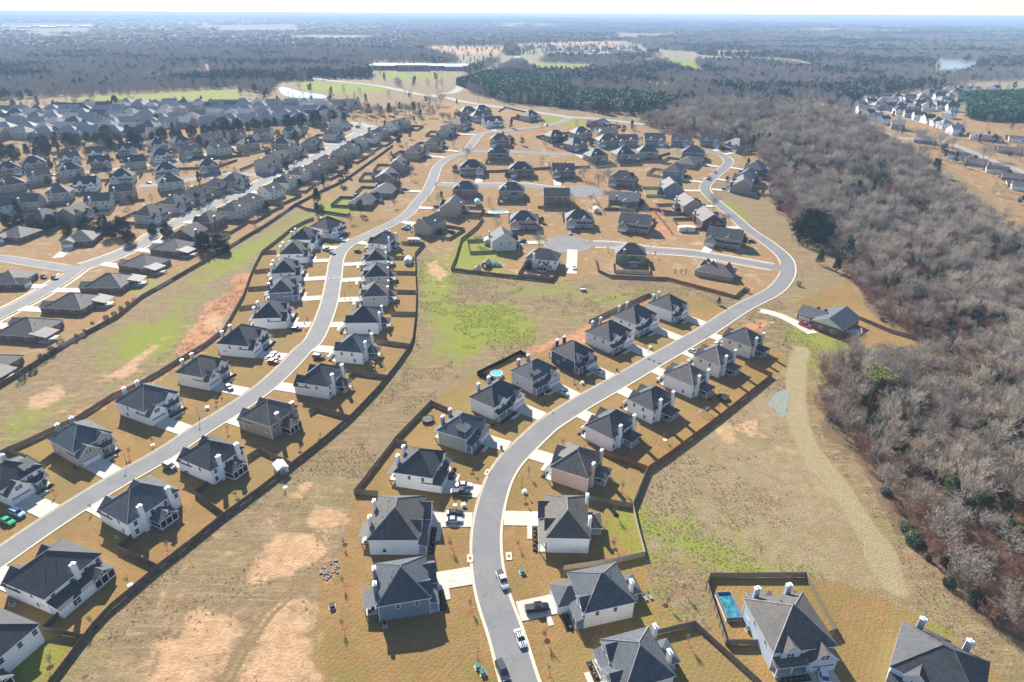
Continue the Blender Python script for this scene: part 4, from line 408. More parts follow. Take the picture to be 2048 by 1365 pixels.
TREES = [
 ('magnolia','huge round evergreen tree at the wood edge','',[(178.3,361.7,19)]),
 ('pine','young pine standing alone near the road curve','',[(168.7,325.2,8.5)]),
 ('pine','young pine beside the wood, nearer the brick house','',[(173.2,314.5,9)]),
 ('pine','taller pine at the wood edge above the two young ones','',[(186.6,332.9,14)]),
 ('flatpine','tall yellow-green pine with a flat top over the bare wood','',[(125.6,185.6,15)]),
 ('magnolia','dark evergreen against the brick house wall','',[(138.2,245.8,6)]),
 ('magnolia','second dark evergreen at the brick house corner','',[(140.4,244.3,5.5)]),
 ('bare','tall bare tree at the road bend','',[(136.6,421.3,13)]),
 ('bare','bare tree in the cul-de-sac island','',[(15.5,348.5,12)]),
 ('bare','bare tree left of the cluster on the lane','',[(56.2,490.3,12)]),
 ('bare','bare tree in the middle of the cluster on the lane','',[(63.7,471.3,14)]),
 ('bare','bare tree at the far side of the lane cluster','',[(74.1,484.1,13)]),
 ('bare','pale bare tree at the fork of the curved road','',[(-40.3,549.1,13)]),
 ('bare','pale tall bare tree by the main road','',[(-101.5,793.8,17)]),
 ('bare','tallest bare tree by the main road junction','',[(-89.7,812.6,19)]),
 ('bare','small bare tree on the lane bulb lawn','',[(54.4,436.1,7)]),
 ('bare','bare tree on the lawn beside the double garage house','',[(-81.8,423.1,7)]),
 ('bare','bare tree by the yard fence above the west row','',[(-104.3,390.6,7)]),
 ('pine','dark cedar at the fence corner behind the straight street','',[(-135.7,429.7,11)]),
 ('pine','dark round cedar in a back yard','',[(-105.3,596,8)]),
 ('pine','dark pine among the pointed gables','',[(89.6,475.4,10)]),
 ('pine','small cedar on the sloping yard','',[(-105.8,557.6,4)]),
 ('magnolia','dense dark evergreen in the clump beside the large ranch house','evergreens by the large ranch house',[(-305.3,377.2,9),(-294.6,373.8,10),(-286.8,377.5,9),(-270.9,367,8),(-314.9,379.8,8)]),
 ('magnolia','dense dark evergreen in the clump at the street junction','evergreens at the street junction',[(-262.3,371.6,9),(-251.9,367.3,8),(-242.2,363.1,10),(-236.8,367.5,11),(-224.4,352.4,8)]),
 ('magnolia','dense dark evergreen around the flat-porch ranch house','evergreens around the flat-porch ranch',[(-218.6,367.8,7),(-209.6,366.2,8),(-177,343.3,10),(-169,343.4,9),(-163.4,339.5,7)]),
 ('cypress','small pointed evergreen outside the long mixed fence','pointed evergreens by the long fence',[(-170.2,326.4,4),(-168.1,327.9,4),(-166.6,330.9,4),(-165.1,333.3,4),(-163.5,335.6,4),(-163.2,341.1,4)]),
 ('bush','rounded grey-green shrub inside the long fence','rounded shrubs inside the long fence',[(-182.4,199.5,3.2),(-183.1,206.9,3.2),(-184.4,214.7,3.2),(-184.6,220.4,3.2),(-185.4,227.2,3.2),(-191.4,203,3.2)]),
 ('topiary','clipped ball tree on a thin stem behind the patio-roof ranch','clipped ball trees',[(-182.3,232.6,2.6),(-181.6,237.3,2.6),(-182.6,244.4,2.6)]),
 ('bush','small dark shrub along the fence of the third ranch house','small dark shrubs of the third ranch',[(-181.3,252,2.2),(-180.1,256.2,2.2),(-180,261.6,2.2),(-179.8,267.2,2.2),(-178.9,271.2,2.2)]),
 ('cypress','tall dark cypress in the screen beside the brick and stone house','cypress screen',[(29.3,514.4,7),(32.6,514.4,7),(35.8,514.5,7),(39.1,514.5,7),(42.4,516,7)]),
 ('cypress','little cypress in the row along the dark fence','little cypress row',[(66.5,416,2.2),(70.2,415.7,2.2),(73.9,415.3,2.2),(77.5,415,2.2),(81.2,414.6,2.2),(84.8,414.3,2.2),(88.5,413.9,2.2),(92.1,413.6,2.2),(95.7,413.2,2.2),(99.4,412.9,2.2),(103,412.5,2.2),(106.6,412.2,2.2)]),
 ('cypress','little cypress in the sloping row beside the lane lawn','sloping cypress row',[(59,439.5,2.2),(59.4,435.1,2.2),(59.8,430.7,2.2),(60.2,426.4,2.2),(60.6,422.2,2.2),(61,418,2.2),(61.4,413.9,2.2),(61.7,409.8,2.2)]),
 ('cypress','little cypress beside the turreted house','cypresses by the turreted house',[(86.3,311.2,3),(89.5,311.2,3),(91.9,311.2,3)]),
 ('pine','small leaning pine beside the road near the last house','',[(98,271.9,4)]),
 ('bush','round dark shrub at the red fence corner','',[(116.4,287.2,2.5)]),
 ('bush','brown bare shrub in the field by the lamp post','',[(145.7,295.8,2.5)]),
 ('pine','first tall evergreen counted from the frame edge in the belt across the estate','evergreen belt of the left estate',[(-445.1,547.3,12.7)]),
 ('magnolia','second tall evergreen counted from the frame edge in the belt across the estate','evergreen belt of the left estate',[(-438.4,550,11.9)]),
 ('magnolia','third tall evergreen counted from the frame edge in the belt across the estate','evergreen belt of the left estate',[(-423.6,543,11.4)]),
 ('pine','fourth tall evergreen counted from the frame edge in the belt across the estate','evergreen belt of the left estate',[(-415.9,548.5,10.7)]),
 ('magnolia','fifth tall evergreen counted from the frame edge in the belt across the estate','evergreen belt of the left estate',[(-420.9,571,11)]),
 ('magnolia','sixth tall evergreen counted from the frame edge in the belt across the estate','evergreen belt of the left estate',[(-410.4,564.6,10.8)]),
 ('pine','seventh tall evergreen counted from the frame edge in the belt across the estate','evergreen belt of the left estate',[(-405.1,570.6,11.8)]),
 ('magnolia','eighth tall evergreen counted from the frame edge in the belt across the estate','evergreen belt of the left estate',[(-400.3,580.9,13.1)]),
 ('magnolia','ninth tall evergreen counted from the frame edge in the belt across the estate','evergreen belt of the left estate',[(-394.2,584.3,10.6)]),
 ('pine','tenth tall evergreen counted from the frame edge in the belt across the estate','evergreen belt of the left estate',[(-387.5,589.4,11.8)]),
 ('magnolia','eleventh tall evergreen counted from the frame edge in the belt across the estate','evergreen belt of the left estate',[(-377.4,587.5,11.2)]),
 ('magnolia','twelfth tall evergreen counted from the frame edge in the belt across the estate','evergreen belt of the left estate',[(-379.9,606.4,13.6)]),
 ('pine','thirteenth tall evergreen counted from the frame edge in the belt across the estate','evergreen belt of the left estate',[(-350.9,577.9,10.7)]),
 ('magnolia','fourteenth tall evergreen counted from the frame edge in the belt across the estate','evergreen belt of the left estate',[(-349.6,594.2,11.9)]),
 ('magnolia','fifteenth tall evergreen counted from the frame edge in the belt across the estate','evergreen belt of the left estate',[(-344.9,595.3,10.1)]),
 ('pine','sixteenth tall evergreen counted from the frame edge in the belt across the estate','evergreen belt of the left estate',[(-328.6,589.5,11.2)]),
 ('magnolia','seventeenth tall evergreen counted from the frame edge in the belt across the estate','evergreen belt of the left estate',[(-328.5,607.4,11.5)]),
 ('magnolia','eighteenth tall evergreen counted from the frame edge in the belt across the estate','evergreen belt of the left estate',[(-318,608.8,10.2)]),
 ('pine','nineteenth tall evergreen counted from the frame edge in the belt across the estate','evergreen belt of the left estate',[(-309.1,602.9,11.2)]),
 ('magnolia','twentieth tall evergreen counted from the frame edge in the belt across the estate','evergreen belt of the left estate',[(-305.3,618.3,11.4)]),
 ('magnolia','twenty-first tall evergreen counted from the frame edge in the belt across the estate','evergreen belt of the left estate',[(-296.7,627,10.5)]),
 ('pine','twenty-second tall evergreen counted from the frame edge in the belt across the estate','evergreen belt of the left estate',[(-285.9,625.8,13)]),
 ('magnolia','twenty-third tall evergreen counted from the frame edge in the belt across the estate','evergreen belt of the left estate',[(-277.8,629.8,12.7)]),
 ('magnolia','twenty-fourth tall evergreen counted from the frame edge in the belt across the estate','evergreen belt of the left estate',[(-271.1,641.5,13.2)]),
 ('pine','twenty-fifth tall evergreen counted from the frame edge in the belt across the estate','evergreen belt of the left estate',[(-258.4,636.1,11.4)]),
 ('magnolia','twenty-sixth tall evergreen counted from the frame edge in the belt across the estate','evergreen belt of the left estate',[(-252.3,645.7,10.8)]),
 ('magnolia','twenty-seventh tall evergreen counted from the frame edge in the belt across the estate','evergreen belt of the left estate',[(-247.4,655.7,10.1)]),
 ('pine','twenty-eighth tall evergreen counted from the frame edge in the belt across the estate','evergreen belt of the left estate',[(-239.2,657.6,11.8)]),
 ('magnolia','twenty-ninth tall evergreen counted from the frame edge in the belt across the estate','evergreen belt of the left estate',[(-229.2,667.8,12.3)]),
 ('magnolia','thirtieth tall evergreen counted from the frame edge in the belt across the estate','evergreen belt of the left estate',[(-216.8,671.4,12.2)]),
 ('pine','thirty-first tall evergreen counted from the frame edge in the belt across the estate','evergreen belt of the left estate',[(-207.8,678.2,11.8)]),
 ('magnolia','thirty-second tall evergreen counted from the frame edge in the belt across the estate','evergreen belt of the left estate',[(-202.9,679.1,13.6)]),
 ('magnolia','thirty-third tall evergreen counted from the frame edge in the belt across the estate','evergreen belt of the left estate',[(-188.8,687.9,13.3)]),
 ('pine','thirty-fourth tall evergreen counted from the frame edge in the belt across the estate','evergreen belt of the left estate',[(-176.7,686,10.9)]),
 ('bare','bare tree in the grove between the pond and the straight street','bare grove by the pond',[(-158.8,717.1,14.2),(-143.7,708.8,13.5),(-128.5,715,12.3),(-118.9,730.6,15.7),(-181.3,731.9,15.6),(-112.6,757.7,14),(-196.6,722.1,16),(-100.8,754.5,12.4)]),
 ('bare','tall bare tree beside the cottages on the east road','bare trees by the cottages',[(385.5,622.1,14.1),(380.6,606.3,12.6),(385,588,15.5),(389,579.2,12.7),(401.2,588.3,14.1),(398.3,602.9,14.9),(406.9,554.6,14.8),(414.8,558,15.9),(435.5,555.2,15.3),(434.3,547.2,13.6),(389.9,616.2,15.8)]),
 ('bare','small bare yard tree between the left estate houses','bare yard trees of the left estate',[(-323.8,505.1,7.5),(-327.2,483.5,6.3),(-344.2,476.7,6.5),(-285.8,526,6.6),(-279.7,544.5,7.7),(-399,502.3,6.3),(-353.1,517.3,7.5),(-187.7,510.4,6.3),(-152,497.2,7.9),(-146.6,506.9,8),(-104.9,498.1,7.8),(-173.2,502.3,6.8)]),
 ('pine','tree in the mixed grove at the top of the straight street','mixed grove',[(-193.7,762.6,10.2),(-180.8,762.4,10.5),(-160.7,737.3,11.7),(-147.2,736.8,10),(-138.1,736.8,13),(-131.7,768.7,9.5),(-114.2,757.4,11.3)]),
 ('bare','tree in the mixed grove at the top of the straight street','mixed grove',[(-196,780.6,11.5),(-191.3,777.4,9.6),(-176.2,736.6,13.1),(-176.8,744,11.9),(-169.5,733.4,12.8),(-170.3,763.3,10.7),(-157.7,730,13.3),(-156.6,750.8,11),(-153.9,745.2,10.1),(-149.4,731,9),(-142.1,726.1,12.1),(-140.2,736.6,9.2),(-135.3,748.7,9.5),(-126,721,9.2),(-133.6,750.8,9.7),(-127.1,748.3,12.8),(-117.3,747,12),(-116.2,737.5,13.1),(-116.5,774,11.5)]),
 ('bare','bare tree in the scrub beside the curved road top','scrub beside the curved road',[(-61.4,725.4,10.3),(-68.9,706.3,9.1),(-93.4,770.2,7.5),(-97,744.3,7.8),(-96.1,691.7,9.2),(-95.9,760.4,9.9),(-72.1,716.5,7.5),(-62.4,692.5,8),(-67.1,700.7,8),(-74.8,707,9.4),(-92.9,726.4,9.6),(-85.2,757.7,9.5),(-88.2,722.5,9.9),(-76.3,705.6,10)]),
 ('pine','small tree among the packed estate houses','trees among the packed estate',[(-354.3,574.3,6.2),(-439.9,705.9,9.1),(-339.3,670,9),(-303.3,761.2,7.5),(-273.1,577,7.7),(-246.3,665.1,6.8),(-406.7,637.7,8.3),(-427.1,652.7,9.5),(-465.8,741.6,7.7),(-361,698.4,7.6),(-348.7,592.5,6.6),(-337.9,647.5,8.5),(-426.1,586.4,9.2),(-336.9,616.1,7.7)]),
 ('magnolia','small tree among the packed estate houses','trees among the packed estate',[(-366.5,674.6,10),(-500.1,712.9,7.1),(-470.6,703.7,7.1),(-436.1,707.4,7.6),(-227.6,679.4,7.9),(-375.5,634.5,8.2),(-207.4,619.8,6.4),(-257.6,598.9,7.7),(-501,782.7,8.4),(-288,594.5,8.3),(-362.3,579.5,9),(-365.1,581.1,9.6),(-454.8,761.4,6.4),(-292.6,629.3,8.3),(-397,662.2,6.3),(-345.5,752.9,9.5),(-261.8,661.1,9.6),(-466.5,686.9,6.7),(-606.3,804.6,6.4),(-214.9,604,6.5),(-488.7,815.2,9.7)]),
 ('bare','small tree among the packed estate houses','trees among the packed estate',[(-370.5,587.5,7.8),(-227.8,606.8,8.7),(-325.8,659.6,6.1),(-626.2,820,9.7),(-504.8,689.4,9.3),(-535,811.1,6.9),(-312.4,593.2,10),(-264,721.3,8.1),(-518.2,712.4,8.8),(-251,596.3,9.9),(-227.7,682.2,7.6)]),
 ('sapling','thin bare sapling by the off-white house with a projecting garage and dark pickup on its','saplings on mulch rings',[(8.1,91.3,4.2),(36.1,100.8,3.5),(41,104.6,4)]),
 ('sapling','thin bare sapling by the blue-grey house casting a broad shadow on the front lawn','saplings on mulch rings',[(-9.4,99.1,3.5),(-39.9,106.3,3.5),(-37.3,94.6,3.5),(-24.7,109.5,3)]),
 ('sapling','thin bare sapling by the white house with two dark cars on its striped driveway','saplings on mulch rings',[(-15.1,118.3,4),(-43,119.1,3)]),
 ('sapling','thin bare sapling by the pale house with grey roof and white chimneys cut by the','saplings on mulch rings',[(8.1,83.4,3),(39,90.4,4)]),
 ('sapling','thin bare sapling by the white house with lean-to shed and rounded entry walk','saplings on mulch rings',[(28.9,130.2,4.5),(26.9,117.9,4),(4.2,134.6,3),(2.3,118.4,3)]),
 ('sapling','thin bare sapling by the peach house on the inside of the road bend','saplings on mulch rings',[(5,146.2,4),(16.3,161.3,3),(22.5,158.3,3.5),(31.8,139.8,4)]),
 ('sapling','thin bare sapling by the cream stone-fronted house with oval planter by the door','saplings on mulch rings',[(-118.6,155.3,3.5),(-114.2,161,3)]),
 ('sapling','thin bare sapling by the white house with brown shutters and porch green car on its','saplings on mulch rings',[(-129.5,137.5,3)]),
 ('sapling','thin bare sapling by the white house with big front gable uphill neighbour of the stone-fronted','saplings on mulch rings',[(-126.6,175.3,3)]),
 ('sapling','thin bare sapling by the cream house with single-storey garage and dark car on its drive','saplings on mulch rings',[(-105,190.6,3),(-104.2,185.7,3)]),
 ('sapling','thin bare sapling by the tan house with trussed screened porch on the west street','saplings on mulch rings',[(-90.7,172.1,3.5),(-93.4,168.4,3),(-61.8,164.1,3),(-66.2,157.5,3.5)]),
 ('sapling','thin bare sapling by the white house beside the small white garden shed','saplings on mulch rings',[(-73.4,152.5,2),(-77.3,135.8,3.5),(-65.6,141.2,3)]),
 ('sapling','thin bare sapling by the white house with navy car at its single-storey garage','saplings on mulch rings',[(-90.2,245.5,3),(-91.8,253.1,2.5)]),
 ('sapling','thin bare sapling by the white house with two tall chimneys and screened porch nearest but','saplings on mulch rings',[(-87.9,117.1,4),(-115.3,130.8,3)]),
 ('sapling','thin bare sapling by the white house with braced gable porch at the very front of','saplings on mulch rings',[(-93.1,94.2,4),(-96.6,84.5,4)]),
 ('sapling','thin bare sapling by the white house with wide low rear roof and screened gable porch','saplings on mulch rings',[(-91.5,106,3)]),
 ('sapling','thin bare sapling by the white house with low garage white car and dark pickup outside','saplings on mulch rings',[(-11.6,147.6,3),(-22.5,144.8,2.5),(-15.7,134.2,3)]),
 ('sapling','thin bare sapling by the white house beside the speed hump uphill of the navy one','saplings on mulch rings',[(54.7,226.4,3)]),
 ('sapling','thin bare sapling by the white house with swing set in its back yard','saplings on mulch rings',[(39.5,182.3,4),(49.7,165,3.5)]),
 ('sapling','thin bare sapling by the white house with dark trampoline in its back yard','saplings on mulch rings',[(70.9,189,3.5)]),
 ('sapling','thin bare sapling by the cream house at the end last before the open ground','saplings on mulch rings',[(113.3,231.4,4),(100.1,247.8,2.5),(107.5,255.5,2.5),(109.4,247.9,3),(117.8,238.4,3)]),
 ('sapling','thin bare sapling by the white house next to the peach one along the rust fence','saplings on mulch rings',[(30.9,176.1,3)]),
 ('sapling','thin bare sapling by the brick house with slate roof and red pickup in front','saplings on mulch rings',[(116.8,253,2.5)]),
 ('sapling','thin bare sapling by the white house with low garage and wooden playset behind','saplings on mulch rings',[(-39.3,229.7,2.5)]),
 ('sapling','thin bare sapling by the pale blue-grey house with rectangular pool inside its fenced yard','saplings on mulch rings',[(66.8,106.7,3.5)]),
 ('sapling','thin bare sapling by the dark navy house with a black car on its drive','saplings on mulch rings',[(16.6,226,3)]),
 ('sapling','thin bare sapling by the light grey house with shed dormer and round pool behind','saplings on mulch rings',[(23.5,198.7,3)]),
 ('sapling','thin bare sapling by the white house between the sage green and grey houses','saplings on mulch rings',[(-6.4,172.9,3)]),
 ('sapling','thin bare sapling by the greige house with long fenced yard beside the field path','saplings on mulch rings',[(-77.2,272.5,2.5)]),
 ('sapling','thin bare sapling by the greige house neighbour of the other greige house toward the shed','saplings on mulch rings',[(-82.2,294.1,2.5)]),
 ('sapling','thin bare sapling by the white house with white shed in its fenced yard','saplings on mulch rings',[(-87.5,321.6,2.5)]),
 ('sapling','thin bare sapling by the tan house with tall twin gables beside red earth yards','saplings on mulch rings',[(97.8,390.9,4),(70.3,400,4)]),
 ('sapling','thin bare sapling by the olive green house with grey roof','saplings on mulch rings',[(81,335.2,4),(55.2,342.7,4)]),
 ('sapling','thin bare sapling by the brick house with tall chimney at the lane corner','saplings on mulch rings',[(-60,439.4,4),(-57.2,470.3,4)]),
 ('sapling','thin bare sapling by the tan house with central chimney and small round pool behind','saplings on mulch rings',[(-5.6,446.3,4)]),
 ('sapling','thin bare sapling by the stone house with twin gables and clipped hedge','saplings on mulch rings',[(-52.4,530.4,4)]),
 ('magnolia','round evergreen near the tan stone house with pickups beside it inside the road curve','yard evergreens',[(-44.3,370.5,4.2)]),
 ('bare','bare tree near the tall tan gabled house above the small garden pool','yard trees',[(-52.7,412.5,4.4)]),
 ('magnolia','round evergreen near the brick house with white double garage doors below its side gable','yard evergreens',[(-96.7,442.5,4.5)]),
 ('bare','bare tree near the low brown house with twin front gables on the curved road','yard trees',[(-93.6,466.9,7.3)]),
 ('magnolia','round evergreen near the low dark-roofed house second up the curved road','yard evergreens',[(-108.3,489.4,3.8)]),
 ('bare','bare tree near the tan gabled house third up the curved road','yard trees',[(-80.5,509,6.4)]),
 ('magnolia','round evergreen near the tan house with dark front gable fourth up the curved road','yard evergreens',[(-94.3,551.6,5)]),
 ('bare','bare tree near the tan house behind bare street trees fifth up the curved road','yard trees',[(-69.8,600,6.1)]),
 ('magnolia','round evergreen near the stone-grey house sixth up the curved road','yard evergreens',[(-60,623.8,4)]),
 ('bare','bare tree near the tan house seventh up the curved road','yard trees',[(-51.3,678.6,6.3)]),
 ('magnolia','round evergreen near the stone-grey house near the main road beside the open lot','yard evergreens',[(-61,732,5.4)]),
 ('bare','bare tree near the brown house with many small gables near the main road','yard trees',[(-34.4,755.9,4.4)]),
 ('magnolia','round evergreen near the tan house with flat hip roof behind the white one','yard evergreens',[(-47.4,705.2,5)]),
 ('bare','bare tree near the small white gabled house by the road junction','yard trees',[(-11.7,689.1,6.4)]),
 ('magnolia','round evergreen near the stone house with twin gables and clipped hedge','yard evergreens',[(-46.4,511,5.2)]),
 ('bare','bare tree near the brick house with tall chimney at the lane corner','yard trees',[(-30.3,462.5,4.5)]),
 ('magnolia','round evergreen near the brown house with three front gables by the junction','yard evergreens',[(-0.4,605.6,5)]),
 ('bare','bare tree near the large brown house with white patio cover','yard trees',[(-17.9,564.1,6.2)]),
 ('magnolia','round evergreen near the brick house with twin gables facing the lane','yard evergreens',[(-4.2,492.6,5.2)]),
 ('bare','bare tree near the brick and stone house with white double garage facing the lane','yard trees',[(53.1,500.6,4.1)]),
 ('magnolia','round evergreen near the tan house with central chimney and small round pool behind','yard evergreens',[(-3.5,459.7,5.2)]),
 ('bare','bare tree near the brick house with white-trimmed windows and gabled rear porch','yard trees',[(41.6,446.8,4.3)]),
 ('magnolia','round evergreen near the tan house with brick front gables by the cul-de-sac','yard evergreens',[(18.8,393.6,3.8)]),
 ('bare','bare tree near the stone house with twin gables and blue car facing the cul-de-sac','yard trees',[(32.8,397.9,7.5)]),
 ('magnolia','round evergreen near the tan house with tall twin gables beside red earth yards','yard evergreens',[(70.6,395.2,4.5)]),
 ('bare','bare tree near the pale grey-green gabled house with white shed at its side','yard trees',[(-19.8,353.7,7.4)]),
 ('magnolia','round evergreen near the white L-shaped house with a rear bay white car on its drive','yard evergreens',[(8.3,315.4,5.4)]),
 ('bare','bare tree near the olive green house with grey roof','yard trees',[(67.4,344.9,6.2)]),
 ('magnolia','round evergreen near the low dark-roofed house with rows of little cypresses behind','yard evergreens',[(88.7,429.5,4.8)]),
 ('bare','bare tree near the brown house with pointed gables among bare trees','yard trees',[(88.2,467.8,5.7)]),
 ('magnolia','round evergreen near the brick hip-roofed house on the back street near the junction','yard evergreens',[(45.6,605.6,5.5)]),
 ('bare','bare tree near the tan hip-roofed house second on the back street','yard trees',[(59.5,638.8,4)]),
 ('magnolia','round evergreen near the brown house with front garage gable on the back street','yard evergreens',[(66.6,585.4,2.9)]),
 ('bare','bare tree near the tan hip-roofed house behind the bare tree cluster','yard trees',[(64.9,535.7,6.8)]),
 ('magnolia','round evergreen near the brick house with steep gables below the main road','yard evergreens',[(77.2,677.6,3.2)]),
 ('bare','bare tree near the tan house below the steep-gabled brick one','yard trees',[(102.5,648,4.3)]),
 ('magnolia','round evergreen near the slate grey house with front gable on the back street','yard evergreens',[(72.4,596.8,4.7)]),
 ('bare','bare tree near the tan house fourth from the wood on the back street','yard trees',[(117.1,607.4,6)]),
 ('magnolia','round evergreen near the tan gabled house third from the wood on the back street','yard evergreens',[(142.4,613.8,5.1)]),
 ('bare','bare tree near the tan house with dark garage second from the wood edge','yard trees',[(162.4,590.5,7.6)]),
 ('magnolia','round evergreen near the tan house with smooth hip roof backing onto green lawns','yard evergreens',[(108,554.2,4.1)]),
 ('bare','bare tree near the stone-grey house backing onto green lawns','yard trees',[(122.8,546.5,7.3)]),
 ('magnolia','round evergreen near the slate house with narrow gable end above the road bend','yard evergreens',[(106.8,452,5.5)]),
 ('bare','bare tree near the slate house with white bay beside dark driveways','yard trees',[(132.9,514.9,5.8)]),
 ('magnolia','round evergreen near the tan house with rear porch above the dark brick one','yard evergreens',[(129.4,413.6,4.3)]),
 ('bare','bare tree near the tan twin-gabled house at the wood edge','yard trees',[(190.9,589.9,7.1)]),
 ('magnolia','round evergreen near the brown house half hidden by the wood','yard evergreens',[(188.6,580,4.1)]),
 ('bare','bare tree near the brick house on the corner of the back street','yard trees',[(166.4,551.7,5.8)]),
 ('magnolia','round evergreen near the tan house below the brick corner house','yard evergreens',[(153.4,543.3,2.9)]),
 ('bare','bare tree near the dark brick box house above the road','yard trees',[(116.1,397.3,5.9)]),
 ('magnolia','round evergreen near the tan house with grey hip roof and car on its corner drive','yard evergreens',[(139.4,361.8,2.9)]),
 ('bare','bare tree near the dark brick house farthest of three by the wood','yard trees',[(195.3,520.5,6.5)]),
 ('magnolia','round evergreen near the slate house in the middle of three by the wood','yard evergreens',[(167.4,492.1,2.9)]),
 ('bare','bare tree near the tan gabled house nearest of three by the wood','yard trees',[(161.7,475.5,6.1)]),
 ('magnolia','round evergreen near the stone house standing alone across the junction','yard evergreens',[(5.3,717.9,5)]),
 ('bare','bare tree near the house with pointed turret roofs beside the red fence','yard trees',[(112.8,301.3,4.7)]),
 ('magnolia','round evergreen near the brick ranch house with two cars at the street corner','yard evergreens',[(-257.1,284.4,4.8)]),
 ('bare','bare tree near the brick ranch house facing the street junction','yard trees',[(-256.9,368.9,5.2)]),
 ('magnolia','round evergreen near the large brick ranch house behind evergreens near the junction','yard evergreens',[(-307.4,363.1,2.9)]),
 ('bare','bare tree near the greige house first from the near end on the straight street near','yard trees',[(-193.6,409.9,4.5)]),
 ('magnolia','round evergreen near the pale green house second from the near end on the straight street','yard evergreens',[(-167.3,419.6,4.8)]),
 ('bare','bare tree near the cream house third from the near end on the straight street near','yard trees',[(-177.6,433.2,5.4)]),
 ('magnolia','round evergreen near the pale green house fourth from the near end on the straight street','yard evergreens',[(-161,473.5,4.5)]),
 ('bare','bare tree near the cream house fifth from the near end on the straight street near','yard trees',[(-174.2,492.3,7)]),
 ('magnolia','round evergreen near the tan house sixth from the near end on the straight street near','yard evergreens',[(-144.4,502.6,2.9)]),
 ('bare','bare tree near the tan house seventh from the near end on the straight street near','yard trees',[(-147.4,529.5,6.1)]),
 ('magnolia','round evergreen near the tan house eighth from the near end on the straight street near','yard evergreens',[(-153.5,537.2,4.8)]),
 ('bare','bare tree near the pale green house ninth from the near end on the straight street','yard trees',[(-136,552.7,5.3)]),
 ('magnolia','round evergreen near the pale green house tenth from the near end on the straight street','yard evergreens',[(-137,574.5,5.5)]),
 ('bare','bare tree near the cream house eleventh from the near end on the straight street near','yard trees',[(-130.7,589.2,5.1)]),
 ('magnolia','round evergreen near the tan house twelfth from the near end on the straight street near','yard evergreens',[(-113.9,628.1,4.6)]),
 ('bare','bare tree near the cream house thirteenth from the near end on the straight street near','yard trees',[(-128.7,647.2,7)]),
 ('magnolia','round evergreen near the tan house fourteenth from the near end on the straight street near','yard evergreens',[(-122.9,657.7,4.4)]),
 ('bare','bare tree near the farther tall brick house beside the evergreens on the straight street','yard trees',[(-191.7,371.1,4.1)]),
 ('magnolia','round evergreen near the nearer tall brick house beside the evergreens on the straight street','yard evergreens',[(-187.2,348.5,3.5)]),
 ('bare','bare tree near the pale green house first from the near end on the straight street','yard trees',[(-220.2,387.5,5.6)]),
 ('magnolia','round evergreen near the grey house second from the near end on the straight street far','yard evergreens',[(-237.5,418.8,3.1)]),
 ('bare','bare tree near the tan house third from the near end on the straight street far','yard trees',[(-216.4,423.4,7.4)]),
 ('magnolia','round evergreen near the tan house fourth from the near end on the straight street far','yard evergreens',[(-216,443.9,3.3)]),
 ('bare','bare tree near the grey house fifth from the near end on the straight street far','yard trees',[(-220.9,471.7,5.8)]),
 ('magnolia','round evergreen near the grey house sixth from the near end on the straight street far','yard evergreens',[(-186,519.8,5.2)]),
 ('bare','bare tree near the tan house seventh from the near end on the straight street far','yard trees',[(-204.9,525.1,4.7)]),
 ('magnolia','round evergreen near the tan house eighth from the near end on the straight street far','yard evergreens',[(-186.8,565.9,4.8)]),
 ('bare','bare tree near the pale green house first in the cluster above the evergreens','yard trees',[(-278.9,433,6.2)]),
 ('magnolia','round evergreen near the tan house second in the cluster above the evergreens','yard evergreens',[(-269.1,434.7,3.6)]),
 ('bare','bare tree near the pale green house third in the cluster above the evergreens','yard trees',[(-262.2,470.5,7.1)]),
 ('magnolia','round evergreen near the tan house fourth in the cluster above the evergreens','yard evergreens',[(-276.9,407.4,4.1)]),
 ('bare','bare tree near the tan house fifth in the cluster above the evergreens','yard trees',[(-295.5,396.7,4.3)]),
 ('magnolia','round evergreen near the grey house sixth in the cluster above the evergreens','yard evergreens',[(-313.4,413.8,3.6)]),
 ('bare','bare tree near the pale green house seventh in the cluster above the evergreens','yard trees',[(-309,431.9,5.3)]),
 ('magnolia','round evergreen near the white house eighth in the cluster above the evergreens','yard evergreens',[(-320.4,453.9,4.6)]),
 ('bare','bare tree near the pale green house ninth in the cluster above the evergreens','yard trees',[(-306.1,488.1,4.1)]),
 ('magnolia','round evergreen near the pale green house tenth in the cluster above the evergreens','yard evergreens',[(-266.4,485.4,4.3)]),
 ('bare','bare tree near the grey house eleventh in the cluster above the evergreens','yard trees',[(-234.4,513,7.8)]),
 ('magnolia','round evergreen near the pale green house twelfth in the cluster above the evergreens','yard evergreens',[(-331.8,397.8,2.8)]),
 ('bare','bare tree near the tan house thirteenth in the cluster above the evergreens','yard trees',[(-373.4,464.2,7.9)]),
 ('magnolia','round evergreen near the pale green house first from the frame edge in the second estate','yard evergreens',[(-351,473.7,5.3)]),
 ('bare','bare tree near the greige house second from the frame edge in the second estate row','yard trees',[(-349.9,484.3,5.9)]),
 ('magnolia','round evergreen near the tan house third from the frame edge in the second estate row','yard evergreens',[(-328.2,510.2,4)]),
 ('bare','bare tree near the tan house fourth from the frame edge in the second estate row','yard trees',[(-305.1,506.3,5.3)]),
 ('magnolia','round evergreen near the cream house fifth from the frame edge in the second estate row','yard evergreens',[(-303.1,551.7,3.2)]),
 ('bare','bare tree near the tan house sixth from the frame edge in the second estate row','yard trees',[(-285.4,540.5,5.9)]),
 ('magnolia','round evergreen near the pale green house seventh from the frame edge in the second estate','yard evergreens',[(-248.8,570.1,3)]),
 ('bare','bare tree near the tan house eighth from the frame edge in the second estate row','yard trees',[(-225.5,580.4,7.6)]),
 ('magnolia','round evergreen near the tan house ninth from the frame edge in the second estate row','yard evergreens',[(-196.6,588.5,5.5)]),
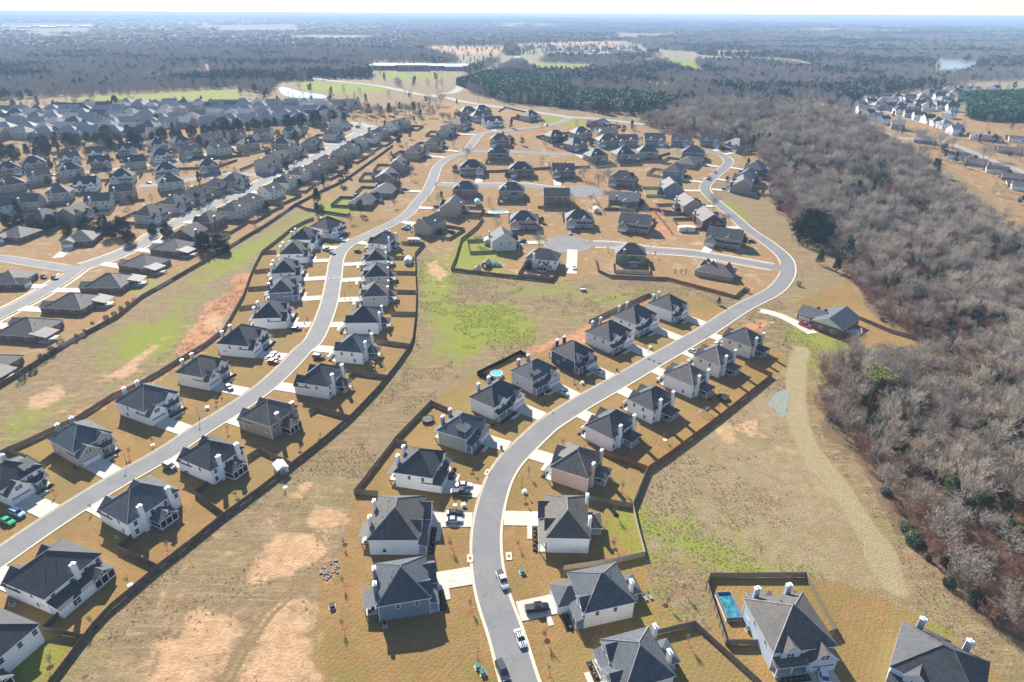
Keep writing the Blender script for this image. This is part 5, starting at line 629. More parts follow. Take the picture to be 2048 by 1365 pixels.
 ('bare','bare tree near the tan house tenth from the frame edge in the second estate row','yard trees',[(-195.5,579.9,6.4)]),
 ('magnolia','round evergreen near the tan house first from the frame edge in the third estate row','yard evergreens',[(-385.9,504.3,5.2)]),
 ('bare','bare tree near the tan house second from the frame edge in the third estate row','yard trees',[(-398,513,4.7)]),
 ('magnolia','round evergreen near the cream house third from the frame edge in the third estate row','yard evergreens',[(-377.5,518.1,5.3)]),
 ('bare','bare tree near the cream house fourth from the frame edge in the third estate row','yard trees',[(-363.6,546.3,5.5)]),
 ('magnolia','round evergreen near the grey house fifth from the frame edge in the third estate row','yard evergreens',[(-338.1,546.2,3)]),
 ('bare','bare tree near the pale green house sixth from the frame edge in the third estate','yard trees',[(-330.3,576.8,4.8)]),
 ('magnolia','round evergreen near the grey house seventh from the frame edge in the third estate row','yard evergreens',[(-288.5,575,4.9)]),
 ('bare','bare tree near the tan house eighth from the frame edge in the third estate row','yard trees',[(-268.7,591.8,4.7)]),
 ('magnolia','round evergreen near the grey house ninth from the frame edge in the third estate row','yard evergreens',[(-254.8,598.1,3)]),
 ('bare','bare tree near the pale green house tenth from the frame edge in the third estate','yard trees',[(-232.6,605.7,7.8)]),
 ('magnolia','round evergreen near the greige house eleventh from the frame edge in the third estate row','yard evergreens',[(-201.8,625.4,3.6)]),
 ('bare','bare tree near the greige house twelfth from the frame edge in the third estate row','yard trees',[(-159.3,612.9,7)]),
 ('magnolia','round evergreen near the pale green house thirteenth from the frame edge in the third estate','yard evergreens',[(-171.8,676.5,3.6)]),
 ('bare','bare tree near the small white house with a dark roof by the east road','yard trees',[(444.5,622.1,5.1)]),
 ('magnolia','round evergreen near the tan cottage behind the east road','yard evergreens',[(447.9,629.8,4.1)]),
 ('bare','bare tree near the white long cottage at the frame edge above the pickup','yard trees',[(469.5,624.9,4.1)]),
 ('magnolia','round evergreen near the tan cottage with white wall beside the east road','yard evergreens',[(439.6,568.3,3.3)]),
 ('bare','bare tree near the small dark-roofed cottage under tall bare trees','yard trees',[(397.4,622.1,7.2)]),
 ('magnolia','round evergreen near the white-walled cottage with dark roof and two white posts','yard evergreens',[(395.7,548.5,5.4)]),
 ('bare','bare tree near the tan cottage with dark hip roof beside the east road','yard trees',[(385.5,526.7,7.4)]),
 ('magnolia','round evergreen near the white gabled cottage with grey roof near the wood','yard evergreens',[(395.7,506.3,5.2)]),
 ('bare','bare tree near the brick cottage with brown roof near the frame edge','yard trees',[(382.3,503.3,6.7)]),
 ('magnolia','round evergreen near the white cottage cut by the frame edge','yard evergreens',[(377.6,459.3,3.5)]),
]
SMALL = [
 ('lamp',-105.7,175.4,0,'black lamp post beside the cream house drive',''),
 ('lamp',-6.8,86.2,0,'black lamp post nearest the frame bottom',''),
 ('lamp',3.1,141.1,0,'black lamp post in the lawn inside the bend',''),
 ('lamp',11.6,185.8,0,'lamp post before the grey house porch',''),
 ('lamp',80.8,231.1,0,'lamp post at the cream houses',''),
 ('lamp',151.6,306.6,0,'lamp post in the field by the long curve',''),
 ('lamp',-80.3,275.4,0,'lamp post on the east lawns of the west street',''),
 ('lamp',-117.3,151.7,0,'lamp post across from the stone-fronted house',''),
 ('lamp',78.6,341.7,0,'lamp post beside the olive house',''),
 ('box',-105.6,181.5,0.3,'white utility box by the cream house lamp post',''),
 ('box',-6.8,85,0.3,'green utility box by the nearest lamp post',''),
 ('box',-5.7,83.7,0.3,'second green utility box by the nearest lamp post',''),
 ('box',2.8,110.4,0.3,'white and green utility box on the lawn before the lean-to house',''),
 ('box',3.8,139.4,0.3,'utility box by the bend lamp post',''),
 ('box',26.2,199.4,0.3,'pale utility box below the grey house',''),
 ('box',-13.3,133.7,0.3,'pale utility box between the two driveways',''),
 ('box',57,227.7,0.3,'pale utility box on a lawn by the speed hump',''),
 ('box',-41.3,99.9,0.3,'dark utility box on the worn lawn',''),
 ('box',-135.9,142.1,0.3,'teal hydrant cover by the kerb',''),
 ('bin',40.6,209.2,0.4,'green wheeled bin at the kerb below the white house',''),
 ('bin',-3.2,159.7,0.4,'black wheeled bin at the kerb of the sage house drive',''),
 ('bin',-96.8,146.5,0.4,'blue wheeled bin by the house beside the shed',''),
 ('bin',-131.4,149,0.4,'blue wheeled bin by the stone-fronted house',''),
 ('trampoline',-28.3,175,0,'round trampoline in the yard behind the sage house',''),
 ('trampoline',75.8,189.7,0,'dark round trampoline by the rust fence',''),
 ('roundpool',-5.8,204.9,0,'round turquoise pool in the black-fenced yard',''),
 ('rectpool',50.5,100.3,0.06,'rectangular blue pool with brown water inside the fenced yard',''),
 ('roundpool',-5.5,444,0,'small round pool behind the tan house',''),
 ('inpool',-9.9,414.8,0.2,'turquoise in-ground pool in a back yard',''),
 ('shed',-69.1,148.5,0.7,'small white garden shed by the dark fence',''),
 ('shed',-57.2,325,0,'white shed in the fenced yard of the west estate',''),
 ('shed',-18.6,313.2,-0.2,'beige shed in the yard corner by the dark fence',''),
 ('shed',-14.1,320.4,-0.3,'dark barn-roofed shed next to the blue boat',''),
 ('shed',-14.9,356.3,0,'white shed beside the pale grey-green house',''),
 ('shed',108.7,379.9,0,'white long shed with flat roof below the dark brick house',''),
 ('shed',56.4,415.9,0,'white shed behind the stone house with blue car',''),
 ('shed',-24.6,431.5,0.1,'blue-roofed metal shed beside the tan gabled house',''),
 ('camper',-58.4,355.6,-0.05,'white camper trailer parked behind the last east house',''),
 ('boat',-8.9,321.2,0,'pale blue covered boat by the sheds',''),
 ('mower',35.2,288,0.4,'small utility buggy standing in the green field',''),
 ('playset',-51.7,210.9,0.5,'wooden playset in the yard of the low-garage house',''),
 ('swing',66.4,180.1,0.5,'small swing set in the yard along the rust fence',''),
 ('deck',148.5,243.9,-0.3,'white railed deck behind the brick house',''),
 ('lounger',32.3,103.1,0.35,'pair of loungers on the green patch behind the off-white house',''),
 ('ac',-28.2,95,0.2,'air conditioner beside the blue-grey house',''),
 ('ac',53.1,94.2,0.2,'air conditioner by the rectangular pool house',''),
 ('ac',-103.1,121.5,0.2,'air conditioner by the two-chimney house wall',''),
 ('ac',-115.5,100.1,0.2,'air conditioner at the low rear roof house wall',''),
 ('rocks',-44.7,110.9,0,'heap of grey drain rocks beside the sandy ground',''),
 ('hump',57.6,217.6,0,'speed hump with dark bars on the central street',''),
 ('hump',-92.5,302.6,0,'speed hump with white bars on the west street',''),
 ('school',-191.1,1377,0,'long low white-roofed school building across the highway',''),
 ('farshed',-3309,4682,0,'white industrial sheds far off by the steam',''),
 ('farshed',-3276,5049,0,'second group of white sheds far off',''),
 ('pole',122.9,716.3,0,'utility pole by the wood below the pines',''),
 ('pole',-43.6,833.8,0,'utility pole on the main road by the open lot',''),
 ('pole',22,751.4,0,'utility pole on the main road before the pine plantation',''),
 ('pole',-94.9,895,0,'utility pole at the highway junction',''),
 ('pole',-9.9,801.9,0,'utility pole between two others along the pines',''),
]
DRAINS = [
 (-10.3,114.7),
 (-0.5,115.5),
 (-7.2,148.3),
]
GDRIVE = [
 (115.5,265.3),
 (122.8,259.9),
 (127.7,249.6),
 (130,241.8),
]
CDRIVE = [
 (34.8,346.4),
 (33.2,330.7),
 (31.1,310.4),
]

# ================================================================ helpers
col = sc.collection
random.seed(11); rng = np.random.default_rng(5)
class MB:
    """Collects faces with material slots; build() links them as one mesh object."""
    def __init__(s): s.v = []; s.f = []; s.m = []
    def face(s, pts, m=0):
        n = len(s.v); s.v += [tuple(p) for p in pts]; s.f.append(tuple(range(n, n+len(pts)))); s.m.append(m)
    def box(s, x0, x1, y0, y1, z0, z1, m=0, bottom=False, top=True):
        a = [(x0,y0,z0),(x1,y0,z0),(x1,y1,z0),(x0,y1,z0),(x0,y0,z1),(x1,y0,z1),(x1,y1,z1),(x0,y1,z1)]
        n = len(s.v); s.v += a
        F = [(0,1,5,4),(1,2,6,5),(2,3,7,6),(3,0,4,7)]
        if top: F.append((4,5,6,7))
        if bottom: F.append((3,2,1,0))
        for q in F: s.f.append(tuple(n+i for i in q)); s.m.append(m)
    def bar(s, a, b, w, m=0, n=4, w2=None):
        a = Vector(a); b = Vector(b); d = b-a
        if d.length < 1e-6: return
        d.normalize(); u = d.orthogonal().normalized(); v = d.cross(u); w2 = w if w2 is None else w2
        k = len(s.v)
        for p, r in ((a, w), (b, w2)):
            for i in range(n):
                t = 2*math.pi*(i+.5)/n; s.v.append(tuple(p+u*(r*math.cos(t))+v*(r*math.sin(t))))
        for i in range(n): s.f.append((k+i, k+(i+1)%n, k+n+(i+1)%n, k+n+i)); s.m.append(m)
        s.f.append(tuple(k+n+i for i in range(n))); s.m.append(m)
    def lathe(s, prof, n=16, m=0, c=(0,0)):
        k = len(s.v)
        for r, z in prof:
            for i in range(n):
                t = 2*math.pi*i/n; s.v.append((c[0]+r*math.cos(t), c[1]+r*math.sin(t), z))
        for j in range(len(prof)-1):
            for i in range(n): s.f.append((k+j*n+i, k+j*n+(i+1)%n, k+(j+1)*n+(i+1)%n, k+(j+1)*n+i)); s.m.append(m)
    def mesh(s, name, mats):
        me = bpy.data.meshes.new(name); me.from_pydata(s.v, [], s.f)
        for x in mats: me.materials.append(x)
        if len(mats) > 1: me.polygons.foreach_set('material_index', s.m)
        me.update(); return me
    def build(s, name, mats, parent=None, **k):
        return put(name, s.mesh(name, mats if isinstance(mats, (list, tuple)) else [mats]), parent, **k)
def put(name, me, parent=None, loc=(0,0,0), rz=0.0, scale=None):
    o = bpy.data.objects.new(name, me); col.objects.link(o)
    o.location = loc; o.rotation_euler = (0,0,rz)
    if scale is not None: o.scale = scale
    if parent is not None: o.parent = parent
    return o
def tag(o, label=None, cat=None, group=None, kind=None):
    if label: o['label'] = label
    if cat: o['category'] = cat
    if group: o['group'] = group
    if kind: o['kind'] = kind
    return o
def empty(name, loc, rz=0.0):
    o = put(name, None, None, loc, rz); o.empty_display_size = 0.5; return o
def copy_tree(o, parent=None):
    c = o.copy(); col.objects.link(c); c.parent = parent
    for ch in [x for x in KIDS.get(o, [])]: copy_tree(ch, c)
    return c
KIDS = {}

# ---------------------------------------------------------------- materials
M = {}
def nd(t, k, **kw):
    n = t.nodes.new(k)
    for a, b in kw.items(): setattr(n, a, b)
    return n
def base_mat(name, rough=0.7, spec=0.3):
    m = bpy.data.materials.new(name); m.use_nodes = True; t = m.node_tree; b = t.nodes['Principled BSDF']
    b.inputs['Roughness'].default_value = rough; b.inputs['Specular IOR Level'].default_value = spec
    M[name] = m; return m, t, b
def rgb(c): return (c[0], c[1], c[2], 1)
def noise(t, scale, detail=3, rough=0.6, coord='Object', dist=0.0):
    tc = nd(t, 'ShaderNodeTexCoord'); n = nd(t, 'ShaderNodeTexNoise')
    n.inputs['Scale'].default_value = scale; n.inputs['Detail'].default_value = detail; n.inputs['Roughness'].default_value = rough; n.inputs['Distortion'].default_value = dist
    t.links.new(tc.outputs[coord], n.inputs['Vector']); return n.outputs['Fac']
def mixc(t, fac, a, b, mode='MIX'):
    n = nd(t, 'ShaderNodeMix', data_type='RGBA', blend_type=mode, clamp_factor=True)
    if isinstance(fac, (int, float)): n.inputs[0].default_value = fac
    else: t.links.new(fac, n.inputs[0])
    for s, x in ((6, a), (7, b)):
        if isinstance(x, (tuple, list)): n.inputs[s].default_value = rgb(x)
        else: t.links.new(x, n.inputs[s])
    return n.outputs[2]
def sstep(t, x, a, b):
    n = nd(t, 'ShaderNodeMapRange', interpolation_type='SMOOTHSTEP'); t.links.new(x, n.inputs[0])
    n.inputs[1].default_value = a; n.inputs[2].default_value = b; return n.outputs[0]
def mth(t, op, a, b):
    n = nd(t, 'ShaderNodeMath', operation=op)
    for i, x in enumerate((a, b)):
        if isinstance(x, (int, float)): n.inputs[i].default_value = x
        else: t.links.new(x, n.inputs[i])
    return n.outputs[0]
def bump(t, b, h, strength, dist=0.1):
    n = nd(t, 'ShaderNodeBump'); n.inputs['Strength'].default_value = strength; n.inputs['Distance'].default_value = dist
    t.links.new(h, n.inputs['Height']); t.links.new(n.outputs[0], b.inputs['Normal'])
def simple(name, c, rough=0.7, spec=0.3, var=0.15, scale=1.5, metal=0.0, fine=None):
    m, t, b = base_mat(name, rough, spec)
    f = noise(t, scale, 4); lo = tuple(x*(1-var) for x in c); hi = tuple(min(1, x*(1+var)) for x in c)
    cc = mixc(t, sstep(t, f, .3, .7), lo, hi)
    if fine:
        f2 = noise(t, fine, 2, .7); cc = mixc(t, sstep(t, f2, .25, .75), tuple(x*.72 for x in c), cc)
    t.links.new(cc, b.inputs['Base Color']); b.inputs['Metallic'].default_value = metal
    return m
WALLC = dict(white=(.86,.855,.85), white2=(.82,.78,.73), cream=(.74,.70,.62), stone=(.50,.46,.40), slate=(.17,.20,.25), tan=(.42,.35,.27), greige=(.50,.48,.45), blue=(.16,.22,.30), sage=(.27,.31,.29), grey=(.46,.47,.50), navy=(.055,.09,.15), peach=(.66,.47,.37), bluegrey=(.48,.54,.62), brick=(.25,.16,.11), brick2=(.15,.085,.07), brown=(.27,.22,.17), paleGreen=(.50,.53,.47), olive=(.20,.22,.11))
for k, c in WALLC.items():
    m, t, b = base_mat('wall_'+k, .75, .25)
    f = noise(t, .6, 4); cc = mixc(t, sstep(t, f, .3, .7), tuple(x*.92 for x in c), c)
    tc = nd(t, 'ShaderNodeTexCoord'); sp = nd(t, 'ShaderNodeSeparateXYZ'); t.links.new(tc.outputs['Object'], sp.inputs[0])
    if 'brick' in k or k in ('stone', 'brown', 'tan'):
        f2 = noise(t, 5.0, 2, .8); cc = mixc(t, sstep(t, f2, .3, .7), tuple(x*.6 for x in c), cc)
    else:                                       # lap siding courses
        fr = mth(t, 'FRACT', mth(t, 'MULTIPLY', sp.outputs[2], 5.5), 0.0); bump(t, b, fr, .35, .03)
    t.links.new(cc, b.inputs['Base Color'])
ROOFC = dict(char=(.050,.052,.057), char2=(.088,.081,.074), brownroof=(.092,.082,.073), slate=(.066,.076,.087), greyroof=(.27,.255,.245))
for k, c in ROOFC.items():
    m, t, b = base_mat('roof_'+k, .68, .33)
    f = noise(t, 3.2, 3, .75); f2 = noise(t, .35, 3); f3 = noise(t, 9.0, 1); f4 = noise(t, 1.15, 4, .75)
    cc = mixc(t, sstep(t, f, .32, .68), tuple(x*.55 for x in c), tuple(x*1.35 for x in c))
    cc = mixc(t, mth(t, 'MULTIPLY', sstep(t, f4, .42, .66), .55), cc, tuple(x*1.9 for x in c)); cc = mixc(t, mth(t, 'MULTIPLY', sstep(t, f2, .45, .7), .5), cc, tuple(x*.5 for x in c)); cc = mixc(t, mth(t, 'MULTIPLY', f3, .5), cc, tuple(x*1.6 for x in c))
    tc = nd(t, 'ShaderNodeTexCoord'); sp = nd(t, 'ShaderNodeSeparateXYZ'); t.links.new(tc.outputs['Object'], sp.inputs[0])
    crs = mth(t, 'FRACT', mth(t, 'MULTIPLY', sp.outputs[2], 4.2), 0.0); cc = mixc(t, mth(t, 'MULTIPLY', sstep(t, crs, .55, 1.0), .35), cc, tuple(x*.45 for x in c))
    t.links.new(cc, b.inputs['Base Color']); bump(t, b, f, .5, .03)
simple('trim', (.80,.80,.79), .5, .3, .04); simple('concrete', (.60,.55,.47), .85, .2, .12, .35, fine=2.5); simple('kerb', (.66,.57,.44), .85, .2, .12, .5, fine=3)
simple('gdoor', (.74,.74,.74), .5, .3, .05); simple('door', (.10,.07,.06), .4, .4, .2); simple('post', (.70,.70,.69), .5, .3, .05); simple('postdark', (.10,.06,.04), .6, .3, .2)
simple('patio', (.46,.45,.43), .85, .2, .12, 1.0); simple('shutter', (.10,.05,.035), .6, .3, .1); simple('metal', (.45,.46,.47), .35, .5, .1, 2, .7); simple('black', (.012,.012,.014), .5, .4, .2); simple('screen', (.012,.013,.016), .6, .3, .2)
m, t, b = base_mat('glass', .08, .6); b.inputs['Base Color'].default_value = (.035,.045,.055,1)
simple('whitecap', (.82,.83,.85), .4, .5, .04); simple('mulch', (.075,.035,.02), .9, .1, .4, 4); simple('mulchred', (.30,.11,.05), .9, .1, .4, 4); simple('whitering', (.62,.6,.56), .8, .2, .1, 2)
FENCEC = dict(grey=(.25,.205,.165), dark=(.15,.125,.105), black=(.03,.026,.024), rust=(.30,.145,.075), pale=(.50,.43,.34))
for k, c in FENCEC.items(): simple('fence_'+k, c, .85, .15, .3, 3.0, fine=7)
simple('bark', (.17,.145,.125), .9, .1, .3, 2.0)
def twigmat(name, c, var=.3):
    m, t, b = base_mat(name, .9, .1); f = noise(t, .4, 3); oi = nd(t, 'ShaderNodeObjectInfo'); cc = mixc(t, sstep(t, f, .3, .7), tuple(x*(1-var) for x in c), tuple(x*(1+var*.6) for x in c))
    cc = mixc(t, mth(t, 'MULTIPLY', oi.outputs['Random'], .5), cc, (c[0]*.66, c[1]*.58, c[2]*.5)); t.links.new(cc, b.inputs['Base Color'])
twigmat('twig', (.43,.375,.315)); twigmat('twigpale', (.58,.50,.405)); twigmat('twigred', (.36,.20,.14)); twigmat('fartwig', (.36,.33,.315))
def leafmat(name, c, var=.4):
    m, t, b = base_mat(name, .6, .25); f = noise(t, .8, 3); oi = nd(t, 'ShaderNodeObjectInfo')
    cc = mixc(t, sstep(t, f, .25, .75), tuple(x*(1-var) for x in c), tuple(x*(1+var) for x in c))
    cc = mixc(t, mth(t, 'MULTIPLY', oi.outputs['Random'], .45), cc, tuple(x*.5 for x in c)); t.links.new(cc, b.inputs['Base Color'])
leafmat('needle', (.045,.085,.032)); leafmat('evergreen', (.035,.058,.024)); leafmat('limeneedle', (.20,.21,.035)); leafmat('greyleaf', (.075,.10,.062)); leafmat('understory', (.125,.165,.055)); leafmat('farpine', (.04,.085,.045)); leafmat('plantation', (.035,.16,.05), .3)
# asphalt
m, t, b = base_mat('asphalt', .85, .25); f = noise(t, .12, 4); f2 = noise(t, 4.0, 3, .8); f3 = noise(t, .9, 5, .7)
cc = mixc(t, sstep(t, f, .3, .7), (.19,.187,.184), (.25,.243,.236)); cc = mixc(t, sstep(t, f2, .2, .8), tuple([.165]*3), cc)
cc = mixc(t, mth(t, 'MULTIPLY', sstep(t, f3, .62, .72), .35), cc, (.13,.13,.13))
vo = nd(t, 'ShaderNodeTexVoronoi', feature='DISTANCE_TO_EDGE'); vo.inputs['Scale'].default_value = .16; tcv = nd(t, 'ShaderNodeTexCoord'); nv = nd(t, 'ShaderNodeTexNoise'); nv.inputs['Scale'].default_value = .5; va = nd(t, 'ShaderNodeVectorMath', operation='ADD'); vs = nd(t, 'ShaderNodeVectorMath', operation='SCALE'); vs.inputs['Scale'].default_value = 3.0
t.links.new(tcv.outputs['Object'], nv.inputs['Vector']); t.links.new(nv.outputs['Color'], vs.inputs[0]); t.links.new(tcv.outputs['Object'], va.inputs[0]); t.links.new(vs.outputs[0], va.inputs[1]); t.links.new(va.outputs[0], vo.inputs['Vector'])
cc = mixc(t, mth(t, 'MULTIPLY', sstep(t, vo.outputs['Distance'], .020, .006), .3), cc, (.09,.09,.092)); t.links.new(cc, b.inputs['Base Color'])
m, t, b = base_mat('farroad', .85, .2); b.inputs['Base Color'].default_value = (.30,.29,.28,1)
m, t, b = base_mat('pond_water', .12, .5); b.inputs['Base Color'].default_value = (.20,.215,.22,1); b.inputs['Roughness'].default_value = .22; bump(t, b, noise(t, .8, 3), .3, .05)
m, t, b = base_mat('algae_water', .4, .4); f = noise(t, 1.6, 5, .7); t.links.new(mixc(t, sstep(t, f, .5, .62), (.25,.27,.22), (.13,.15,.09)), b.inputs['Base Color'])
# ground
m, t, b = base_mat('ground', .95, .08)
def att(nm):
    a = nd(t, 'ShaderNodeAttribute'); a.attribute_name = nm; return a.outputs['Fac']
nA = noise(t, .045, 5, .65); nB = noise(t, .35, 5, .7); nC = noise(t, 1.6, 4, .75); nD = noise(t, .9, 4, .7, dist=1.5)
def masked(a, lo, hi, amp=.7):
    return sstep(t, mth(t, 'ADD', att(a), mth(t, 'MULTIPLY', mth(t, 'SUBTRACT', nB, .5), amp)), lo, hi)
fieldc = mixc(t, sstep(t, nB, .32, .68), (.31,.225,.125), (.215,.15,.08))
fieldc = mixc(t, mth(t, 'MULTIPLY', sstep(t, nA, .46, .68), .8), fieldc, (.22,.20,.075))
fieldc = mixc(t, mth(t, 'MULTIPLY', sstep(t, nC, .44, .64), .65), fieldc, (.16,.105,.06))
mp = nd(t, 'ShaderNodeMapping'); mp.inputs['Rotation'].default_value = (0, 0, -R(52)); mp.inputs['Scale'].default_value = (.07, .75, 1); tcm = nd(t, 'ShaderNodeTexCoord'); nS_ = nd(t, 'ShaderNodeTexNoise'); nS_.inputs['Scale'].default_value = 1.0; nS_.inputs['Detail'].default_value = 5; nS_.inputs['Roughness'].default_value = .65; nS_.inputs['Distortion'].default_value = .7
t.links.new(tcm.outputs['Object'], mp.inputs[0]); t.links.new(mp.outputs[0], nS_.inputs['Vector']); nS = nS_.outputs['Fac']
fieldc = mixc(t, mth(t, 'MULTIPLY', sstep(t, nS, .50, .64), .6), fieldc, (.19,.125,.07)); fieldc = mixc(t, mth(t, 'MULTIPLY', sstep(t, nS, .46, .34), .4), fieldc, (.38,.28,.165))
fieldc = mixc(t, mth(t, 'MULTIPLY', sstep(t, nD, .60, .74), .6), fieldc, (.48,.37,.25))
palec = mixc(t, sstep(t, nB, .3, .7), (.325,.245,.15), (.245,.185,.095)); palec = mixc(t, mth(t, 'MULTIPLY', sstep(t, nC, .46, .68), .55), palec, (.15,.11,.055)); palec = mixc(t, mth(t, 'MULTIPLY', sstep(t, nA, .5, .66), .6), palec, (.23,.165,.075)); palec = mixc(t, mth(t, 'MULTIPLY', sstep(t, nD, .62, .76), .5), palec, (.45,.35,.23))
lawnc = mixc(t, sstep(t, nB, .3, .7), (.345,.21,.085), (.275,.16,.062)); lawnc = mixc(t, sstep(t, nA, .42, .7), lawnc, (.25,.17,.062))
nE = noise(t, .16, 5, .7, dist=.6); nF = noise(t, 4.5, 3, .8)
lawnc = mixc(t, mth(t, 'MULTIPLY', sstep(t, nE, .46, .66), .6), lawnc, (.22,.165,.055)); lawnc = mixc(t, mth(t, 'MULTIPLY', sstep(t, nE, .50, .30), .5), lawnc, (.34,.20,.095))
lawnc = mixc(t, mth(t, 'MULTIPLY', sstep(t, nC, .45, .65), .55), lawnc, (.165,.10,.038)); lawnc = mixc(t, mth(t, 'MULTIPLY', sstep(t, nD, .60, .74), .4), lawnc, (.20,.19,.05)); lawnc = mixc(t, mth(t, 'MULTIPLY', sstep(t, nF, .5, .72), .35), lawnc, (.13,.085,.035))
tn = att('tone'); oldc = mixc(t, sstep(t, nB, .3, .7), (.36,.235,.125), (.27,.165,.08)); oldc = mixc(t, sstep(t, nE, .46, .62), oldc, (.25,.185,.08)); oldc = mixc(t, sstep(t, nA, .56, .40), oldc, mixc(t, nB, (.34,.185,.08), (.27,.165,.075))); oldc = mixc(t, mth(t, 'MULTIPLY', sstep(t, nE, .44, .34), .8), oldc, (.45,.33,.22)); oldc = mixc(t, mth(t, 'MULTIPLY', sstep(t, nC, .48, .7), .4), oldc, (.20,.13,.07))
oldc = mixc(t, sstep(t, tn, .55, .6), oldc, mixc(t, sstep(t, nE, .3, .7), (.23,.21,.075), (.29,.23,.10))); oldc = mixc(t, sstep(t, tn, .8, .85), oldc, mixc(t, sstep(t, nB, .3, .7), (.36,.185,.095), (.42,.25,.14)))
lawnc = mixc(t, mth(t, 'MULTIPLY', sstep(t, tn, .35, .4), .55), lawnc, (.25,.185,.07)); lawnc = mixc(t, mth(t, 'MULTIPLY', sstep(t, tn, .7, .75), .5), lawnc, (.34,.185,.07))
wv = nd(t, 'ShaderNodeTexWave'); wv.inputs['Scale'].default_value = .26; wv.inputs['Distortion'].default_value = 2.2; wv.inputs['Detail Scale'].default_value = .25; mw = nd(t, 'ShaderNodeMapping'); mw.inputs['Rotation'].default_value = (0, 0, .62); tcw = nd(t, 'ShaderNodeTexCoord'); t.links.new(tcw.outputs['Object'], mw.inputs[0]); t.links.new(mw.outputs[0], wv.inputs['Vector'])
lawnc = mixc(t, mth(t, 'MULTIPLY', mth(t, 'MULTIPLY', wv.outputs['Fac'], sstep(t, nA, .35, .55)), .26), lawnc, (.17,.11,.04))
lawnc = mixc(t, att('old'), lawnc, oldc)
greenc = mixc(t, sstep(t, nB, .35, .65), (.21,.29,.022), (.27,.265,.05)); greenc = mixc(t, mth(t, 'MULTIPLY', sstep(t, nC, .42, .64), .6), greenc, (.085,.09,.022))
clayc = mixc(t, sstep(t, nB, .35, .65), (.36,.155,.075), (.47,.27,.15)); clayc = mixc(t, mth(t, 'MULTIPLY', sstep(t, nC, .5, .7), .6), clayc, (.21,.09,.045))
sandc = mixc(t, sstep(t, nB, .35, .65), (.55,.36,.21), (.41,.25,.135)); sandc = mixc(t, mth(t, 'MULTIPLY', sstep(t, nC, .46, .66), .6), sandc, (.30,.19,.105))
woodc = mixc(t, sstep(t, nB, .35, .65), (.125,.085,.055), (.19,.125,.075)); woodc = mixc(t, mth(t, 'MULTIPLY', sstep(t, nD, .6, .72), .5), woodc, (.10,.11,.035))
mownc = mixc(t, sstep(t, nB, .35, .65), (.35,.275,.16), (.295,.245,.12)); mownc = mixc(t, mth(t, 'MULTIPLY', sstep(t, nC, .45, .68), .5), mownc, (.19,.15,.08)); mudc = mixc(t, sstep(t, nC, .35, .65), (.20,.13,.065), (.28,.185,.10))
farc = mixc(t, sstep(t, nA, .35, .65), (.22,.20,.13), (.28,.25,.15))
c = mixc(t, masked('pale', .35, .65), fieldc, palec); c = mixc(t, masked('lawn', .4, .6, .35), c, lawnc)
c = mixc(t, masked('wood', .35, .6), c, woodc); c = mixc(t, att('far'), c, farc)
c = mixc(t, mth(t, 'MULTIPLY', sstep(t, mth(t, 'ADD', att('green'), mth(t, 'ADD', mth(t, 'MULTIPLY', mth(t, 'SUBTRACT', nE, .5), 1.5), mth(t, 'MULTIPLY', mth(t, 'SUBTRACT', nC, .5), 1.0))), .0, .85), .9), c, greenc); c = mixc(t, masked('clay', .35, .7, 1.3), c, clayc); sandc = mixc(t, mth(t, 'MULTIPLY', sstep(t, nS, .53, .62), .6), sandc, (.33,.20,.11))
c = mixc(t, sstep(t, mth(t, 'ADD', att('sand'), mth(t, 'ADD', mth(t, 'MULTIPLY', mth(t, 'SUBTRACT', nE, .5), 1.5), mth(t, 'MULTIPLY', mth(t, 'SUBTRACT', nC, .5), 1.2))), .36, .74), c, sandc)
c = mixc(t, masked('mown', .22, .6, .8), c, mownc); c = mixc(t, masked('mud', .35, .65, .5), c, mudc)
t.links.new(c, b.inputs['Base Color']); bump(t, b, nC, .9, .35)

# ================================================================ the ground
def terr(y):                                    # the land rises gently away from the near estate
    t_ = np.clip((np.asarray(y, float)-280.)/520., 0, 1); return 22.*t_*t_*(3-2*t_)
def vnoise(x, y, s, seed=0):
    x = x/s; y = y/s; xi = np.floor(x).astype(np.int64); yi = np.floor(y).astype(np.int64); fx = x-xi; fy = y-yi
    def h(a, b):
        n = (a*374761393+b*668265263+seed*974711) & 0xffffffff; n = ((n ^ (n >> 13))*1274126177) & 0xffffffff
        return ((n ^ (n >> 16)) & 0xffff)/65535.0
    fx = fx*fx*(3-2*fx); fy = fy*fy*(3-2*fy)
    return (h(xi,yi)*(1-fx)+h(xi+1,yi)*fx)*(1-fy)+(h(xi,yi+1)*(1-fx)+h(xi+1,yi+1)*fx)*fy
def inside(px, py, poly):
    r = np.zeros(px.shape, bool); n = len(poly)
    P = np.array(poly, float); bx0, by0 = P.min(0); bx1, by1 = P.max(0)
    idx = np.where((px >= bx0) & (px <= bx1) & (py >= by0) & (py <= by1))[0]
    if len(idx) == 0: return r
    x = px[idx]; y = py[idx]; c = np.zeros(len(idx), bool)
    for i in range(n):
        x1, y1 = P[i]; x2, y2 = P[(i+1) % n]
        if y1 == y2: continue
        c ^= ((y1 > y) != (y2 > y)) & (x < (x2-x1)*(y-y1)/(y2-y1)+x1)
    r[idx] = c; return r
def polys(px, py, name):
    r = np.zeros(px.shape, bool)
    for L in MASKS[name]: r |= inside(px, py, L)
    return r
def dist_line(px, py, L):
    d = np.full(px.shape, 1e9)
    for (x1, y1), (x2, y2) in zip(L, L[1:]):
        dx, dy = x2-x1, y2-y1; tt = np.clip(((px-x1)*dx+(py-y1)*dy)/max(1e-9, dx*dx+dy*dy), 0, 1)
        d = np.minimum(d, np.hypot(px-x1-tt*dx, py-y1-tt*dy))
    return d
